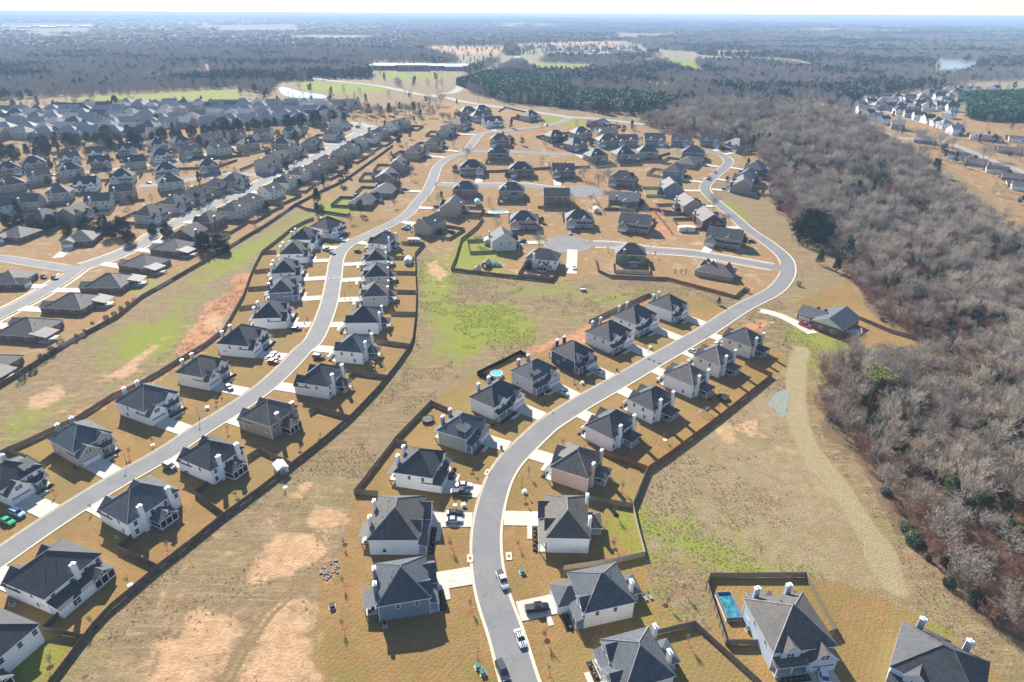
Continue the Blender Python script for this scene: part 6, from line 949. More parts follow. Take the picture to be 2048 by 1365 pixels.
def spline(L, step):
    P = [np.array(p, float) for p in L]; P = [2*P[0]-P[1]]+P+[2*P[-1]-P[-2]]; out = []
    for i in range(1, len(P)-2):
        n = max(1, int(np.linalg.norm(P[i+1]-P[i])/step))
        for k in range(n):
            u = k/n; a, b_, c_, d_ = P[i-1], P[i], P[i+1], P[i+2]
            out.append(.5*((2*b_)+(-a+c_)*u+(2*a-5*b_+4*c_-d_)*u*u+(-a+3*b_-3*c_+d_)*u**3))
    out.append(P[-2]); return out
rad = [4.0, 25.0]; r = 45.0
while r < 30000: rad.append(r); r *= (1.0085 if r < 900 else 1.02)
rad = np.array(rad)
ang = np.concatenate([np.arange(-180, -62, 6.0), np.arange(-60, 60.1, .27), np.arange(66, 180, 6.0)])
AA, RR_ = np.meshgrid(np.radians(ang), rad); gx = (RR_*np.sin(AA)).ravel(); gy = (RR_*np.cos(AA)).ravel()
rr = RR_.ravel()
gz = np.clip((rr-2500)/9000, 0, 1)*((vnoise(gx, gy, 2600, 3)-.35)*46+(vnoise(gx, gy, 900, 8)-.5)*10)
gz = np.where(gz < 0, gz*.3, gz)+terr(gy)
# small relief on the open field, none where roads or lots lie
jx = gx+(vnoise(gx, gy, 9, 1)-.5)*7+(vnoise(gx, gy, 2.5, 2)-.5)*2.4; jy = gy+(vnoise(gx, gy, 9, 4)-.5)*7+(vnoise(gx, gy, 2.5, 5)-.5)*2.4
att_d = {}
near = rr < 4000
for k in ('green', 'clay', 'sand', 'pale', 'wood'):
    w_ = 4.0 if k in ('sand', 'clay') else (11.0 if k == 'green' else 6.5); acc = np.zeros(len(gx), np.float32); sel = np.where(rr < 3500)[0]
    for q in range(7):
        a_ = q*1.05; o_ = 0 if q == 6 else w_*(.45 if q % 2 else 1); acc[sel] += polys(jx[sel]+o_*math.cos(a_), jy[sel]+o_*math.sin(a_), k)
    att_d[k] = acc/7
YARDS = []
for h_ in HOUSES:
    if h_[1] != 1 or h_[10].get('turret'): continue
    kind_, lod_, X_, Y_, yw, W_, D_ = h_[:7]; hw = min(W_/2+2.6, 9.6); c_, s_ = math.cos(yw), math.sin(yw)
    YARDS.append(([(X_+c_*u_-s_*v_, Y_+s_*u_+c_*v_) for u_, v_ in ((hw, D_/2-1.5), (hw, D_/2+13), (-hw, D_/2+13), (-hw, D_/2-1.5))], h_[9]))
att_d['tone'] = np.full(len(gx), .3, np.float32); rt = random.Random(3)
for Lq, _ in YARDS: att_d['tone'][inside(gx, gy, Lq)] = rt.random()
for h_ in HOUSES:
    if h_[1] != 0: continue
    X_, Y_, yw, W_, D_ = h_[2:7]; c_, s_ = math.cos(yw), math.sin(yw); att_d['tone'][inside(gx, gy, [(X_+c_*u_-s_*v_, Y_+s_*u_+c_*v_) for u_, v_ in ((10, -22), (10, 26), (-10, 26), (-10, -22))])] = rt.random()
att_d['old'] = np.zeros(len(gx), np.float32)
for Lq in MASKS['lawn'][2:5]: att_d['old'][inside(gx, gy, Lq)] = 1
att_d['lawn'] = polys(gx, gy, 'lawn').astype(np.float32)
att_d['sand'] = np.maximum(att_d['sand'], .33*sum(inside(jx+(vnoise(gx, gy, 20, 81+q)-.5)*18, jy, L).astype(np.float32) for q, L in enumerate(MASKS['mixed'])))
att_d['mown'] = np.clip(1.5-dist_line(gx*.75+jx*.25, gy*.75+jy*.25, [tuple(q) for q in spline(MOWN, 4.0)])/3.4, 0, 1)*.9
dT = dist_line(gx, gy, TRACK); att_d['mud'] = np.clip(1.3-np.abs(dT-1.1)/.9, 0, 1)*.8
att_d['far'] = np.clip((rr-1000)/500, 0, 1)*(1-np.clip(att_d['green']+att_d['sand'], 0, 1))*(1-np.clip(att_d['lawn'], 0, 1))
na = len(ang); nr = len(rad)
me = bpy.data.meshes.new('ground')
V = np.column_stack([gx, gy, gz]); I = np.arange(nr*na).reshape(nr, na)
J = np.roll(I, -1, axis=1)
Fq = np.stack([I[:-1].ravel(), J[:-1].ravel(), J[1:].ravel(), I[1:].ravel()], 1)
me.vertices.add(len(V)); me.vertices.foreach_set('co', V.ravel()); me.loops.add(Fq.size); me.loops.foreach_set('vertex_index', Fq[:, ::-1].ravel().astype(np.int32))
me.polygons.add(len(Fq)); me.polygons.foreach_set('loop_start', np.arange(0, Fq.size, 4, dtype=np.int32)); me.update(calc_edges=True); me.validate()
for k, a in att_d.items():
    at = me.attributes.new(k, 'FLOAT', 'POINT'); at.data.foreach_set('value', np.asarray(a, np.float32))
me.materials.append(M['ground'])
tag(put('ground', me), kind='structure')

# ---------------------------------------------------------------- roads, kerbs, ponds, driveways
RS = {k: spline(v[0], 2.0 if k in ('west', 'central') else 3.5) for k, v in ROADS.items()}
def ribbon(mb, P, o0, o1, z0, z1=None, m=0, keep=None):
    T = []
    for i in range(len(P)):
        d = P[min(i+1, len(P)-1)]-P[max(i-1, 0)]; d = d/np.linalg.norm(d); T.append(np.array([-d[1], d[0]]))
    for i in range(len(P)-1):
        if keep is not None and not (keep[i] and keep[i+1]): continue
        a0, a1, b0, b1 = P[i]+T[i]*o0, P[i]+T[i]*o1, P[i+1]+T[i+1]*o0, P[i+1]+T[i+1]*o1
        mb.face([(*b0, z0), (*b1, z0), (*a1, z0), (*a0, z0)], m)
        if z1 is not None:
            mb.face([(*a0, z1), (*b0, z1), (*b0, z0), (*a0, z0)], m); mb.face([(*a1, z0), (*b1, z0), (*b1, z1), (*a1, z1)], m)
for i, (k, (L, w)) in enumerate(ROADS.items()):
    P = RS[k]; z = .03+i*.004; mb = MB(); ribbon(mb, P, -w/2, w/2, z)
    far = k in ('main', 'highway', 'east', 'eastloop', 'eaststreet', 'eaststreet2', 'leftback', 'leftfar')
    if k in BULBS:
        (bx, by), br = BULBS[k]; mb.face([(bx+br*math.cos(q*math.pi/14), by+br*math.sin(q*math.pi/14), z+.002) for q in range(28)])
    tag(mb.build('road', M['farroad' if far else 'asphalt']), kind='structure')
    if far: continue
    mb = MB(); PA = np.array(P)
    for s in (-1, 1):
        dd = np.gradient(PA, axis=0); dd /= np.linalg.norm(dd, axis=1)[:, None]; E = PA+np.stack([-dd[:, 1], dd[:, 0]], 1)*s*(w/2+.1)
        keep = np.ones(len(P), bool)
        for k2, (L2, w2) in ROADS.items():
            if k2 != k: keep &= dist_line(E[:, 0], E[:, 1], [tuple(p) for p in RS[k2]]) > w2/2+.3
        for k2, ((bx, by), br) in BULBS.items(): keep &= np.hypot(E[:, 0]-bx, E[:, 1]-by) > br
        ribbon(mb, P, s*(w/2-.42), s*(w/2), z+.012, keep=keep)
        ribbon(mb, P, s*(w/2), s*(w/2+.28), .15, 0, keep=keep)
        if k in ('left', 'central', 'west', 'lane', 'court'):
            pass
    if k in BULBS:
        (bx, by), br = BULBS[k]
        for q in range(56):
            a0, a1 = q*math.pi/28, (q+1)*math.pi/28
            p = [(bx+rr_*math.cos(a_), by+rr_*math.sin(a_)) for rr_, a_ in ((br, a0), (br+.3, a0), (br+.3, a1), (br, a1))]
            qx = np.array([p[0][0]]); qy = np.array([p[0][1]])
            if min(dist_line(qx, qy, [tuple(v) for v in RS[k2]])[0]-ROADS[k2][1]/2 for k2 in ROADS) < .2: continue
            mb.face([(*p[0], .15), (*p[3], .15), (*p[2], .15), (*p[1], .15)][::-1]); mb.face([(*p[0], 0), (*p[3], 0), (*p[3], .15), (*p[0], .15)])
    tag(mb.build('kerb', M['kerb']), kind='structure')
# pale pavements beside the older streets
for k, off in (('left', 6.2), ('left', -6.2), ('lane', 5.6), ('court', 5.6), ('court', -5.6)):
    P = RS[k]; mb = MB(); PA = np.array(P); dd = np.gradient(PA, axis=0); dd /= np.linalg.norm(dd, axis=1)[:, None]; E = PA+np.stack([-dd[:, 1], dd[:, 0]], 1)*off
    keep = np.ones(len(P), bool)
    for k2, (L2, w2) in ROADS.items():
        if k2 != k: keep &= dist_line(E[:, 0], E[:, 1], [tuple(p) for p in RS[k2]]) > w2/2+1.4
    for k2, ((bx, by), br) in BULBS.items(): keep &= np.hypot(E[:, 0]-bx, E[:, 1]-by) > br+1
    ribbon(mb, P, off-.7, off+.7, .05, 0, keep=keep); tag(mb.build('pavement', M['concrete']), kind='structure')
for i, L in enumerate(PONDS):
    mb = MB(); S_ = spline(L+[L[0]], 4 if i < 2 else 1.2)[:-1]; mb.face([(*p, .06) for p in S_])
    tag(mb.build('pond', M['pond_water' if i < 2 else 'algae_water']), kind='structure')
def slab(name, L, w, z=.14, m='concrete'):
    mb = MB(); ribbon(mb, spline(L, 2.5), -w/2, w/2, z, 0); return tag(mb.build(name, M[m]), kind='structure')
slab('driveway', GDRIVE, 5.2); slab('driveway', CDRIVE, 6.0)
for x, y in DRAINS:
    d = min(((np.hypot(*(p-np.array([x, y]))), i) for i, p in enumerate(RS['central']))); i = d[1]; P = RS['central']; tv = P[i+1]-P[i-1]
    o = MB(); o.box(-1.3, 1.3, -.75, .75, 0, .17, 0); o.box(-.45, .45, -.35, .35, .17, .19, 1)
    tag(o.build('storm_drain', [M['kerb'], M['mulchred']], loc=(x, y, 0), rz=math.atan2(tv[1], tv[0])), 'concrete storm drain inlet set in the kerb of the central street', 'drain', 'storm drain inlets')

# ================================================================ houses
def hip(mb, x0, x1, y0, y1, ze, p, oh=.45, m=0, tm=1):
    x0 -= oh; x1 += oh; y0 -= oh; y1 += oh; w, d = x1-x0, y1-y0; c = [(x0,y0,ze),(x1,y0,ze),(x1,y1,ze),(x0,y1,ze)]
    if w >= d:
        h = ze+d/2*p; ym = (y0+y1)/2; a, b_ = (x0+d/2, ym, h), (x1-d/2, ym, h)
        mb.face([c[0], c[1], b_, a], m); mb.face([c[2], c[3], a, b_], m); mb.face([c[3], c[0], a], m); mb.face([c[1], c[2], b_], m)
        E = [(c[0], a), (c[3], a), (c[1], b_), (c[2], b_), (a, b_)]
    else:
        h = ze+w/2*p; xm = (x0+x1)/2; a, b_ = (xm, y0+w/2, h), (xm, y1-w/2, h)
        mb.face([c[0], c[1], a], m); mb.face([c[2], c[3], b_], m); mb.face([c[3], c[0], a, b_], m); mb.face([c[1], c[2], b_, a], m)
        E = [(c[0], a), (c[1], a), (c[2], b_), (c[3], b_), (a, b_)]
    for i in range(4):
        p0, p1 = c[i], c[(i+1) % 4]; mb.face([(p0[0],p0[1],ze-.2), (p1[0],p1[1],ze-.2), p1, p0], tm)
    mb.face([(q[0], q[1], ze-.2) for q in c][::-1], tm)
    return h, E
def gable(mb, x0, x1, y0, y1, ze, p, oh=.35, axis='y', m=0, tm=1, th=.18, ohe=.3):
    """Two roof slabs; ridge along axis, x0..x1,y0..y1 the walls below."""
    if axis == 'y': sw = lambda u, v, z: (u, v, z); u0, u1, v0, v1 = x0, x1, y0-ohe, y1+ohe
    else: sw = lambda u, v, z: (v, u, z); u0, u1, v0, v1 = y0, y1, x0-ohe, x1+ohe
    um = (u0+u1)/2; h = ze+(u1-u0)/2*p+.12
    for s, ue in ((-1, u0-oh), (1, u1+oh)):
        zl = ze-oh*p+.12
        A, B, C_, D_ = (ue, v0, zl), (um, v0, h), (um, v1, h), (ue, v1, zl)
        T_ = [sw(*q) for q in (A, B, C_, D_)]; U = [sw(q[0], q[1], q[2]-th) for q in (A, B, C_, D_)]
        mb.face(T_, m); mb.face(U[::-1], tm); mb.face([T_[0], T_[1], U[1], U[0]], tm); mb.face([T_[2], T_[3], U[3], U[2]], tm); mb.face([T_[3], T_[0], U[0], U[3]], tm)
    return h
def shed(mb, x0, x1, y0, y1, z0, z1, m=0, tm=1, th=.16):
    """slab roof, z0 along y0, z1 along y1"""
    T_ = [(x0,y0,z0),(x1,y0,z0),(x1,y1,z1),(x0,y1,z1)]; U = [(a, b_, c-th) for a, b_, c in T_]
    mb.face(T_, m); mb.face(U[::-1], tm)
    for i in range(4): mb.face([U[i], U[(i+1) % 4], T_[(i+1) % 4], T_[i]], tm)
WIN = {}
def window_mesh(w, h, dbl, lod):
    k = (w, h, dbl, lod)
    if k in WIN: return WIN[k]
    f = MB(); t_ = .09
    f.box(-w/2-t_, w/2+t_, -.06, 0, -t_, 0, 0, True); f.box(-w/2-t_, w/2+t_, -.06, 0, h, h+t_, 0, True); f.box(-w/2-t_, -w/2, -.06, 0, 0, h, 0); f.box(w/2, w/2+t_, -.06, 0, 0, h, 0)
    f.box(-w/2, w/2, -.045, 0, h/2-.035, h/2+.035, 0, True)
    if dbl: f.box(-.05, .05, -.05, 0, 0, h, 0)
    g_ = MB(); g_.box(-w/2, w/2, -.03, 0, 0, h, 0)
    if lod == 0: WIN[k] = (f.mesh('window', [M['trim']]), g_.mesh('pane', [M['glass']]))
    else:
        f.box(-w/2, w/2, -.03, 0, 0, h, 1); WIN[k] = (f.mesh('window', [M['trim'], M['glass']]), None)
    return WIN[k]
def gdoor_mesh(w, h):
    k = ('g', w)
    if k in WIN: return WIN[k]
    g_ = MB(); g_.box(-w/2, w/2, -.04, 0, 0, h, 0)
    for i in range(8):
        for j in range(4):
            x0 = -w/2+(i+.1)*w/8; x1 = -w/2+(i+.9)*w/8; z0 = (j+.12)*h/4; z1 = (j+.88)*h/4
            g_.box(x0, x1, -.075, -.04, z0, z1, 1 if j == 3 else 0)
    g_.box(-w/2-.15, w/2+.15, -.09, 0, h, h+.16, 0, True); g_.box(-w/2-.15, -w/2, -.09, 0, 0, h, 0); g_.box(w/2, w/2+.15, -.09, 0, 0, h, 0)
    WIN[k] = g_.mesh('garage_door', [M['gdoor'], M['glass']]); return WIN[k]
CHIM = {}
def shrub_mesh():
    if 's' not in WIN:
        random.seed(9); q = MB()
        for i in range(60):
            a = random.uniform(0, 6.3); z = random.uniform(.1, 1); r_ = .75*math.sqrt(1-(z*1.3-.5)**2*.8)*random.uniform(.7, 1); c_ = Vector((r_*math.cos(a), r_*math.sin(a), z)); u_ = Vector((random.gauss(0,1), random.gauss(0,1), random.gauss(0,1))).normalized()*.22; v_ = u_.orthogonal().normalized()*.2; q.face([c_-u_, c_-v_, c_+u_, c_+v_])
        WIN['s'] = q.mesh('foundation_shrub', [M['greyleaf']])
    return WIN['s']
def corner_mesh(he):
    if ('c', he) not in WIN: q = MB(); q.box(-.07, .07, -.07, .07, 0, he-.2, 0, top=False); WIN['c', he] = q.mesh('corner_board', [M['trim']])
    return WIN['c', he]
def chimney(root, x, y, h, wallm, rz=0, w=1.2, d=.7):
    k = (h, wallm)
    if k not in CHIM:
        c_ = MB(); c_.box(-w/2, w/2, -d/2, d/2, 0, h, 0); c_.box(-w/2-.06, w/2+.06, -d/2-.06, d/2+.06, h-.25, h, 1, True)
        f = MB(); f.box(-w/2-.1, w/2+.1, -d/2-.1, d/2+.1, h, h+.07, 0, True); f.lathe([(.17, h), (.17, h+.4), (.28, h+.4), (.26, h+.52), (.0, h+.6)], 8, 0)
        CHIM[k] = (c_.mesh('chimney', [M[wallm], M['trim']]), f.mesh('flue_cap', [M['whitecap']]))
    c_ = put('chimney', CHIM[k][0], root, (x, y, 0), rz); put('flue_cap', CHIM[k][1], c_)
def add_house(rec):
    kind, lod, X, Y, yaw, W, D, wall, roof, label, o = rec
    rn = random.Random(int(X*7+Y*13)); root = empty('house', (X, Y, 0), yaw); tag(root, label, 'house')
    wm = M['wall_'+wall]; rm = M['roof_'+roof]; tr = M['trim']
    new = kind == 'new'; ranch = kind == 'ranch'
    he = o.get('eave', 2.95 if ranch else 5.45); p = .55 if ranch else .74
    x0, x1, y0, y1 = -W/2, W/2, -D/2, D/2
    wmb = MB(); wmb.box(x0, x1, y0, y1, -1.2 if lod else -.1, he, 0, top=False)
    rmb = MB(); gb = o.get('gable', 0)
    if gb:
        axis = 'x' if W >= D*.95 else 'y'
        top = gable(rmb, x0, x1, y0, y1, he, p*.9, .45, axis)
        if axis == 'x':
            for xx in (x0, x1): wmb.face([(xx, y0, he), (xx, y1, he), (xx, 0, he+D/2*p*.9)], 0)
        else:
            for yy in (y0, y1): wmb.face([(x0, yy, he), (x1, yy, he), (0, yy, he+W/2*p*.9)], 0)
        E = []
    else: top, E = hip(rmb, x0, x1, y0, y1, he, p)
    ro = rmb.build('roof', [rm, tr], root)
    if lod == 0 and E:
        rc = MB()
        for a, b_ in E: rc.bar(Vector(a)+Vector((0,0,.03)), Vector(b_)+Vector((0,0,.03)), .11, 0, 4)
        rc.build('ridge_cap', M['roof_'+('char2' if roof == 'char' else 'greyroof')], ro)
        for q in range(3):
            vx, vy = rn.uniform(-W*.2, W*.2), rn.uniform(.15, .3)*D; vz = he+(D/2+.45-vy)*p; vt = MB(); vt.lathe([(.08, vz-.1), (.08, vz+.4), (.0, vz+.41)], 6, 0, (vx, vy)); vt.build('vent_pipe', M['black'], ro)
    def win(x, y, z, rz, w=.95, h=1.5, dbl=False):
        nx, ny = math.sin(yaw+rz), -math.cos(yaw+rz)         # outward normal in the world
        if lod and (nx*(-X)+ny*(-Y))/math.hypot(X, Y) < -.25: return
        f, g_ = window_mesh(w, h, dbl, lod); a = put('window', f, root, (x, y, z), rz)
        if g_: put('pane', g_, a)
    PI = math.pi; g = o.get('gar', 0); up = he-2.05
    # ---- front: garage wing
    front = y0
    if g:
        gw = 6.3 if not ranch else 6.6; pj = o.get('proj', 2.6 if o.get('low') else 2.0); gx0 = x1-gw if g > 0 else x0; gx1 = gx0+gw; gxm = (gx0+gx1)/2; fy = y0-pj
        gh = 2.95 if (o.get('low') or ranch) else 3.7; gp_ = .55 if o.get('low') else .85
        wmb.box(gx0+.05, gx1-.05, fy, y0+.5, 0, gh, 0, top=False)
        gm = MB()
        if o.get('low') and not ranch: hip(gm, gx0+.05, gx1-.05, fy, y0+3.0, gh, .6, .35)
        else:
            wmb.face([(gx0+.05, fy, gh), (gx1-.05, fy, gh), (gxm, fy, gh+gw/2*gp_)], 0)
            gable(gm, gx0+.05, gx1-.05, fy, y0+(4.2 if not ranch else 5), gh, gp_, .35)
            win(gxm, fy, gh+.15 if not ranch else gh+.1, 0, 1.0 if ranch else 1.8, .9 if ranch else 1.25, not ranch)
        gm.build('garage_roof', [rm, tr], root)
        if lod == 0 or True: put('garage_door', gdoor_mesh(4.9, 2.25), root, (gxm, fy, 0))
        # porch beside the garage
        if not ranch:
            px0, px1 = (x0+.1, gx0-.02) if g > 0 else (gx1+.02, x1-.1)
            pm = MB(); shed(pm, px0-.25, px1+(.25 if g < 0 else 0), y0-2.2, y0-.01, 2.95, 3.75); pm.build('porch_roof', [rm, tr], root)
            for q in range(3): 
                if lod and q == 1: continue
                po = MB(); xx = px0+.15+(px1-px0-.3)*q/2; po.box(xx-.1, xx+.1, y0-2.05, y0-1.85, .15, 2.82, 0); po.build('porch_post', M['post'], root)
            if lod == 0:
                ps = MB(); ps.box(px0, px1, y0-2.2, y0, 0, .16, 0); ps.build('porch_slab', M['patio'], root)
                if o.get('road'):
                    bd = MB(); bd.box(px0, px1, y0-3.6, y0-2.3, 0, .12, 0)
                    for q in range(6): bd.lathe([(.0, .1), (.38, .2), (.42, .5), (.25, .75), (0, .8)], 7, 1, (px0+.6+q*(px1-px0-1.2)/5, y0-2.95+rn.uniform(-.25, .25)))
                    bd.build('planting_bed', [M['mulch'], M['greyleaf']], root)
            xm = (px0+px1)/2; dr = MB(); dr.box(-.5, .5, -.07, 0, .16, 2.3, 0); dr.box(-.62, .62, -.05, 0, .16, 2.42, 1)
            dr.build('front_door', [M['door'], tr], root, loc=(xm+1.6*(1 if g > 0 else -1)*.8, y0, 0)); win(xm-1.2*(1 if g > 0 else -1), y0, .8, 0, 1.5, 1.5, True)
            # upper front gable (or shed dormer)
            if o.get('dormer'):
                dm = MB(); shed(dm, xm-1.9, xm+1.9, y0+.6, y0+4.0, he+1.75, he+2.75); dm.build('dormer_roof', [rm, tr], root)
                wmb.box(xm-1.6, xm+1.6, y0+.9, y0+4, he, he+1.62, 0, top=False); win(xm-.7, y0+.9, he+.9, 0, .8, .6); win(xm+.7, y0+.9, he+.9, 0, .8, .6); win(xm-1.2, y0, up, 0, 1.5, 1.35, True); win(xm+1.4, y0, up, 0, .9, 1.35)
            else:
                dw = 2.1; wmb.box(xm-dw, xm+dw, y0-.45, y0+.3, 3.4, he, 0, top=False); wmb.face([(xm-dw, y0-.45, he), (xm+dw, y0-.45, he), (xm, y0-.45, he+dw*.9)], 0)
                dm = MB(); gable(dm, xm-dw, xm+dw, y0-.45, y0+2.7, he, .9, .3); dm.build('dormer_roof', [rm, tr], root); win(xm, y0-.45, up-.05, 0, 1.7, 1.4, True)
                if o.get('porch'):
                    for s in (-1, 1): sh = MB(); sh.box(-.22, .22, -.05, 0, 0, 1.5, 0); sh.build('shutter', M['shutter'], root, loc=(xm+s*1.25, y0-.45, up-.1))
        # driveway
        if o.get('road') and o['road'] < 24.5 and not (wall == 'brick' and ranch and gb):
            dl = o['road']-pj-(4.25 if not ranch else 4.3)
            if dl > 1.5:
                dw_ = MB(); dw_.box(-2.75, 2.75, -dl, 0, 0, .155, 0); c_, s_ = math.cos(yaw), math.sin(yaw)
                for q in range(1, 4): dw_.box(-2.75, 2.75, -dl*q/4-.02, -dl*q/4+.02, .155, .158, 1)
                dw_.box(-.02, .02, -dl, 0, .155, .1585, 1)
                if lod == 0 and not ranch:          # walk to the porch
                    wx = (px0+px1)/2-gxm; dw_.box(min(wx, -2.75 if wx < 0 else 2.75), max(wx, 2.75 if wx > 0 else -2.75), -3.0, -1.75, 0, .15, 0)
                tag(dw_.build('driveway', [M['concrete'], M['patio']], loc=(X+c_*gxm-s_*fy, Y+s_*gxm+c_*fy, 0), rz=yaw), kind='structure')
    if o.get('wing'):
        wmb.box(x0-8.5, x0+.3, -4.5, 3.5, 0, 3.2, 0, top=False)
        wmb.face([(x0-8.5, -4.5, 3.2), (x0-8.5, 3.5, 3.2), (x0-8.5, -.5, 3.2+4*.62)], 0)
        gm = MB(); gable(gm, x0-8.5, x0+2.2, -4.5, 3.5, 3.2, .62, .4, 'x'); gm.build('wing_roof', [rm, tr], root); put('garage_door', gdoor_mesh(4.9, 2.25), root, (x0-5.2, -4.5, 0))
        for q in range(2): dm = MB(); gable(dm, x0-4+q*3.2, x0-2.2+q*3.2, .5, 3.2, 4.6, .8, .2); dm.build('dormer_roof', [rm, tr], root)
        win(-2.5, y0, .8, 0, 1.2, 1.4, True); win(2.5, y0, .8, 0, 1.2, 1.4, True); wmb.face([(x0-.01, y0-.01, he), (x1+.01, y0-.01, he), (0, y0-.01, he+W/2*p*.9)], 1)
    # ---- turret roofs
    if o.get('turret'):
        for q, xx in enumerate((-W*.32, W*.1, W*.34)):
            tm_ = MB(); s = 1.9-.25*q; tm_.box(xx-s, xx+s, -s, s, he, he+1.6, 1, top=False)
            for a in range(4):
                c4 = [(xx-s-.3, -s-.3, he+1.6), (xx+s+.3, -s-.3, he+1.6), (xx+s+.3, s+.3, he+1.6), (xx-s-.3, s+.3, he+1.6)]; tm_.face([c4[a], c4[(a+1) % 4], (xx, 0, he+5.6-.5*q)], 0)
            tm_.build('turret_roof', [rm, wm], root)
    # ---- back porch, chimneys
    bp = o.get('bp', '')
    if o.get('lowrear'):
        lx0, lx1 = -W*.2, W/2-.1; wmb.box(lx0, lx1, y1, y1+3.6, 0, 2.9, 0, top=False); lm = MB(); shed(lm, lx0-.3, lx1+.3, y1+3.95, y1+.01, 2.85, 4.1); lm.build('rear_roof', [rm, tr], root)
        wmb.face([(lx1, y1, 2.9), (lx1, y1+3.6, 2.9), (lx1, y1, 3.9)], 0); win(W*.22, y1+3.6, .8, PI, 1.7, 1.5, True)
        for q in range(3): win(lx1, y1+.8+q*.9, 1.6, PI/2, .45, .45)
    if bp:
        bx = (-.06 if bp == 'gable' else -.1)*W if 'bpx' not in o else o['bpx']*W
        if o.get('lowrear'): bx = -W*.3
        bw, bd_ = (5.2, 3.8) if bp in ('gable', 'hip') else (5.0, 3.2)
        if bp == 'flat': bw, bd_, bx = 7.0, 5.0, (W/2-3.6)*rn.choice((-1, 1))
        a0, a1, b1 = bx-bw/2, bx+bw/2, y1+bd_; bm = MB(); eh = 2.75
        sl_ = MB(); sl_.box(a0, a1, y1, b1, 0, .18, 0); sl_.build('patio_slab', M['patio'], root)
        if bp == 'gable':
            gable(bm, a0, a1, y1-.3, b1, eh, .62, .35)
            ts = MB(); zt = eh+bw/2*.62
            ts.bar((a0, b1+.1, eh), (a1, b1+.1, eh), .13, 0); ts.bar((bx, b1+.1, eh), (bx, b1+.1, zt), .1, 0); ts.bar((bx, b1+.1, eh+.1), (bx-bw*.25, b1+.1, eh+bw*.14), .09, 0); ts.bar((bx, b1+.1, eh+.1), (bx+bw*.25, b1+.1, eh+bw*.14), .09, 0)
            ts.bar((a0, b1+.05, eh), (bx, b1+.05, zt), .1, 0); ts.bar((a1, b1+.05, eh), (bx, b1+.05, zt), .1, 0); ts.build('porch_truss', M['post'], root)
            s2 = MB()
            s2.box(a0+.12, a1-.12, y1+.05, b1-.06, .5, eh-.05, 0); s2.build('porch_screen', M['screen'], root)
            kn = MB(); kn.box(a0, a1, y1, b1, .18, .5, 0); kn.build('knee_wall', wm, root)
            for xx in (a0+.08, a0+bw/3, a0+2*bw/3, a1-.08): po = MB(); po.box(xx-.09, xx+.09, b1-.12, b1+.06, .18, eh, 0); po.build('porch_post', M['post'], root)
        else:
            if bp == 'hip': hip(bm, a0, a1, y1-2.6, b1, eh, .55, .35)
            elif bp == 'flat': shed(bm, a0-.3, a1+.3, b1+.35, y1-2.2, 2.75, 4.0)
            else: shed(bm, a0-.25, a1+.25, b1+.3, y1+.01, 2.7, 3.3)
            for xx in (a0+.1, a1-.1): po = MB(); po.box(xx-.1, xx+.1, b1-.2, b1, .18, eh, 0); po.build('porch_post', M['post' if new and rn.random() < .6 else 'postdark'], root)
            if lod == 0:
                fu = MB(); fx, fz = bx+rn.uniform(-1, 1), y1+1.6
                fu.box(fx-.9, fx+.9, fz-.35, fz+.35, .18, .62, 0); fu.box(fx-.9, fx+.9, fz-.35, fz-.2, .62, 1.0, 0); fu.box(fx-1.6, fx-1.1, fz+.4, fz+.9, .18, .6, 0); fu.build('patio_furniture', M['black'], root)
            if bp in ('hip', 'flat') and lod == 0:
                dk = MB(); dk.box(bx-1.2, bx+1.2, -.04, 0, .18, 2.3, 0); dk.build('patio_door', M['glass'], root, loc=(0, y1+.04, 0))
        bm.build('rear_porch_roof', [rm, tr], root)
    n = o.get('chim', 0)
    if n:
        hh = 8.5 if not ranch else 5.5; spots = [.24*W, -.32*W][:n] if bp != 'shed' else [.18*W, -.2*W][:n]
        if o.get('lowrear'): spots = [-.05*W]
        for xx in spots: chimney(root, xx, y1+.38, hh, 'wall_'+wall)
    # ---- windows on the plain walls
    if ranch:
        for xx in (-.3, .1, .36): win(xx*W, y1, .8, PI, 1.2, 1.35, xx > 0)
        for s in (-1, 1):
            for yy in (-.2, .25): win(s*x1, yy*D, .9, s*PI/2, .95, 1.3)
        if not o.get('low') or lod: win((-.25 if g > 0 else .25)*W, y0, .8, 0, 1.7, 1.4, True)
    else:
        for xx in (.38, .05, -.22, -.44): win(xx*W, y1, up, PI, .95, 1.4)
        for xx in (.40, .10): win(xx*W, y1, .8, PI, 1.0, 1.5)
        if not new: win(-.3*W, y1, .8, PI, 1.0, 1.5)
        for s in (-1, 1):
            for yy in ((-.25, .12) if rn.random() < .55 or not new else (-.05, .3, .1)[:rn.choice((0, 0, 1))]): win(s*x1, yy*D, up, s*PI/2, .85, 1.3)
            if rn.random() < .35: win(s*x1, .2*D, .9, s*PI/2, .85, 1.2)
            if new and rn.random() < .35:
                for q in range(3): win(s*x1, .28*D+q*.55, 1.9, s*PI/2, .4, .4)
    if lod == 1 and not ranch:                 # clipped shrubs along the foundation
        for q in range(3): put('foundation_shrub', shrub_mesh(), root, ((-.42+.28*q)*W*(1 if g > 0 else -1), y0-2.9 if g else y0-.9, 0), q, (1.6, .9, .8+.25*(q % 2)))
    if lod == 0 and new:
        for a, b_ in ((x0, y0), (x1, y0), (x1, y1), (x0, y1)): put('corner_board', corner_mesh(he), root, (a, b_, 0))
    wmb.build('wall', [wm, M['wall_cream']], root)

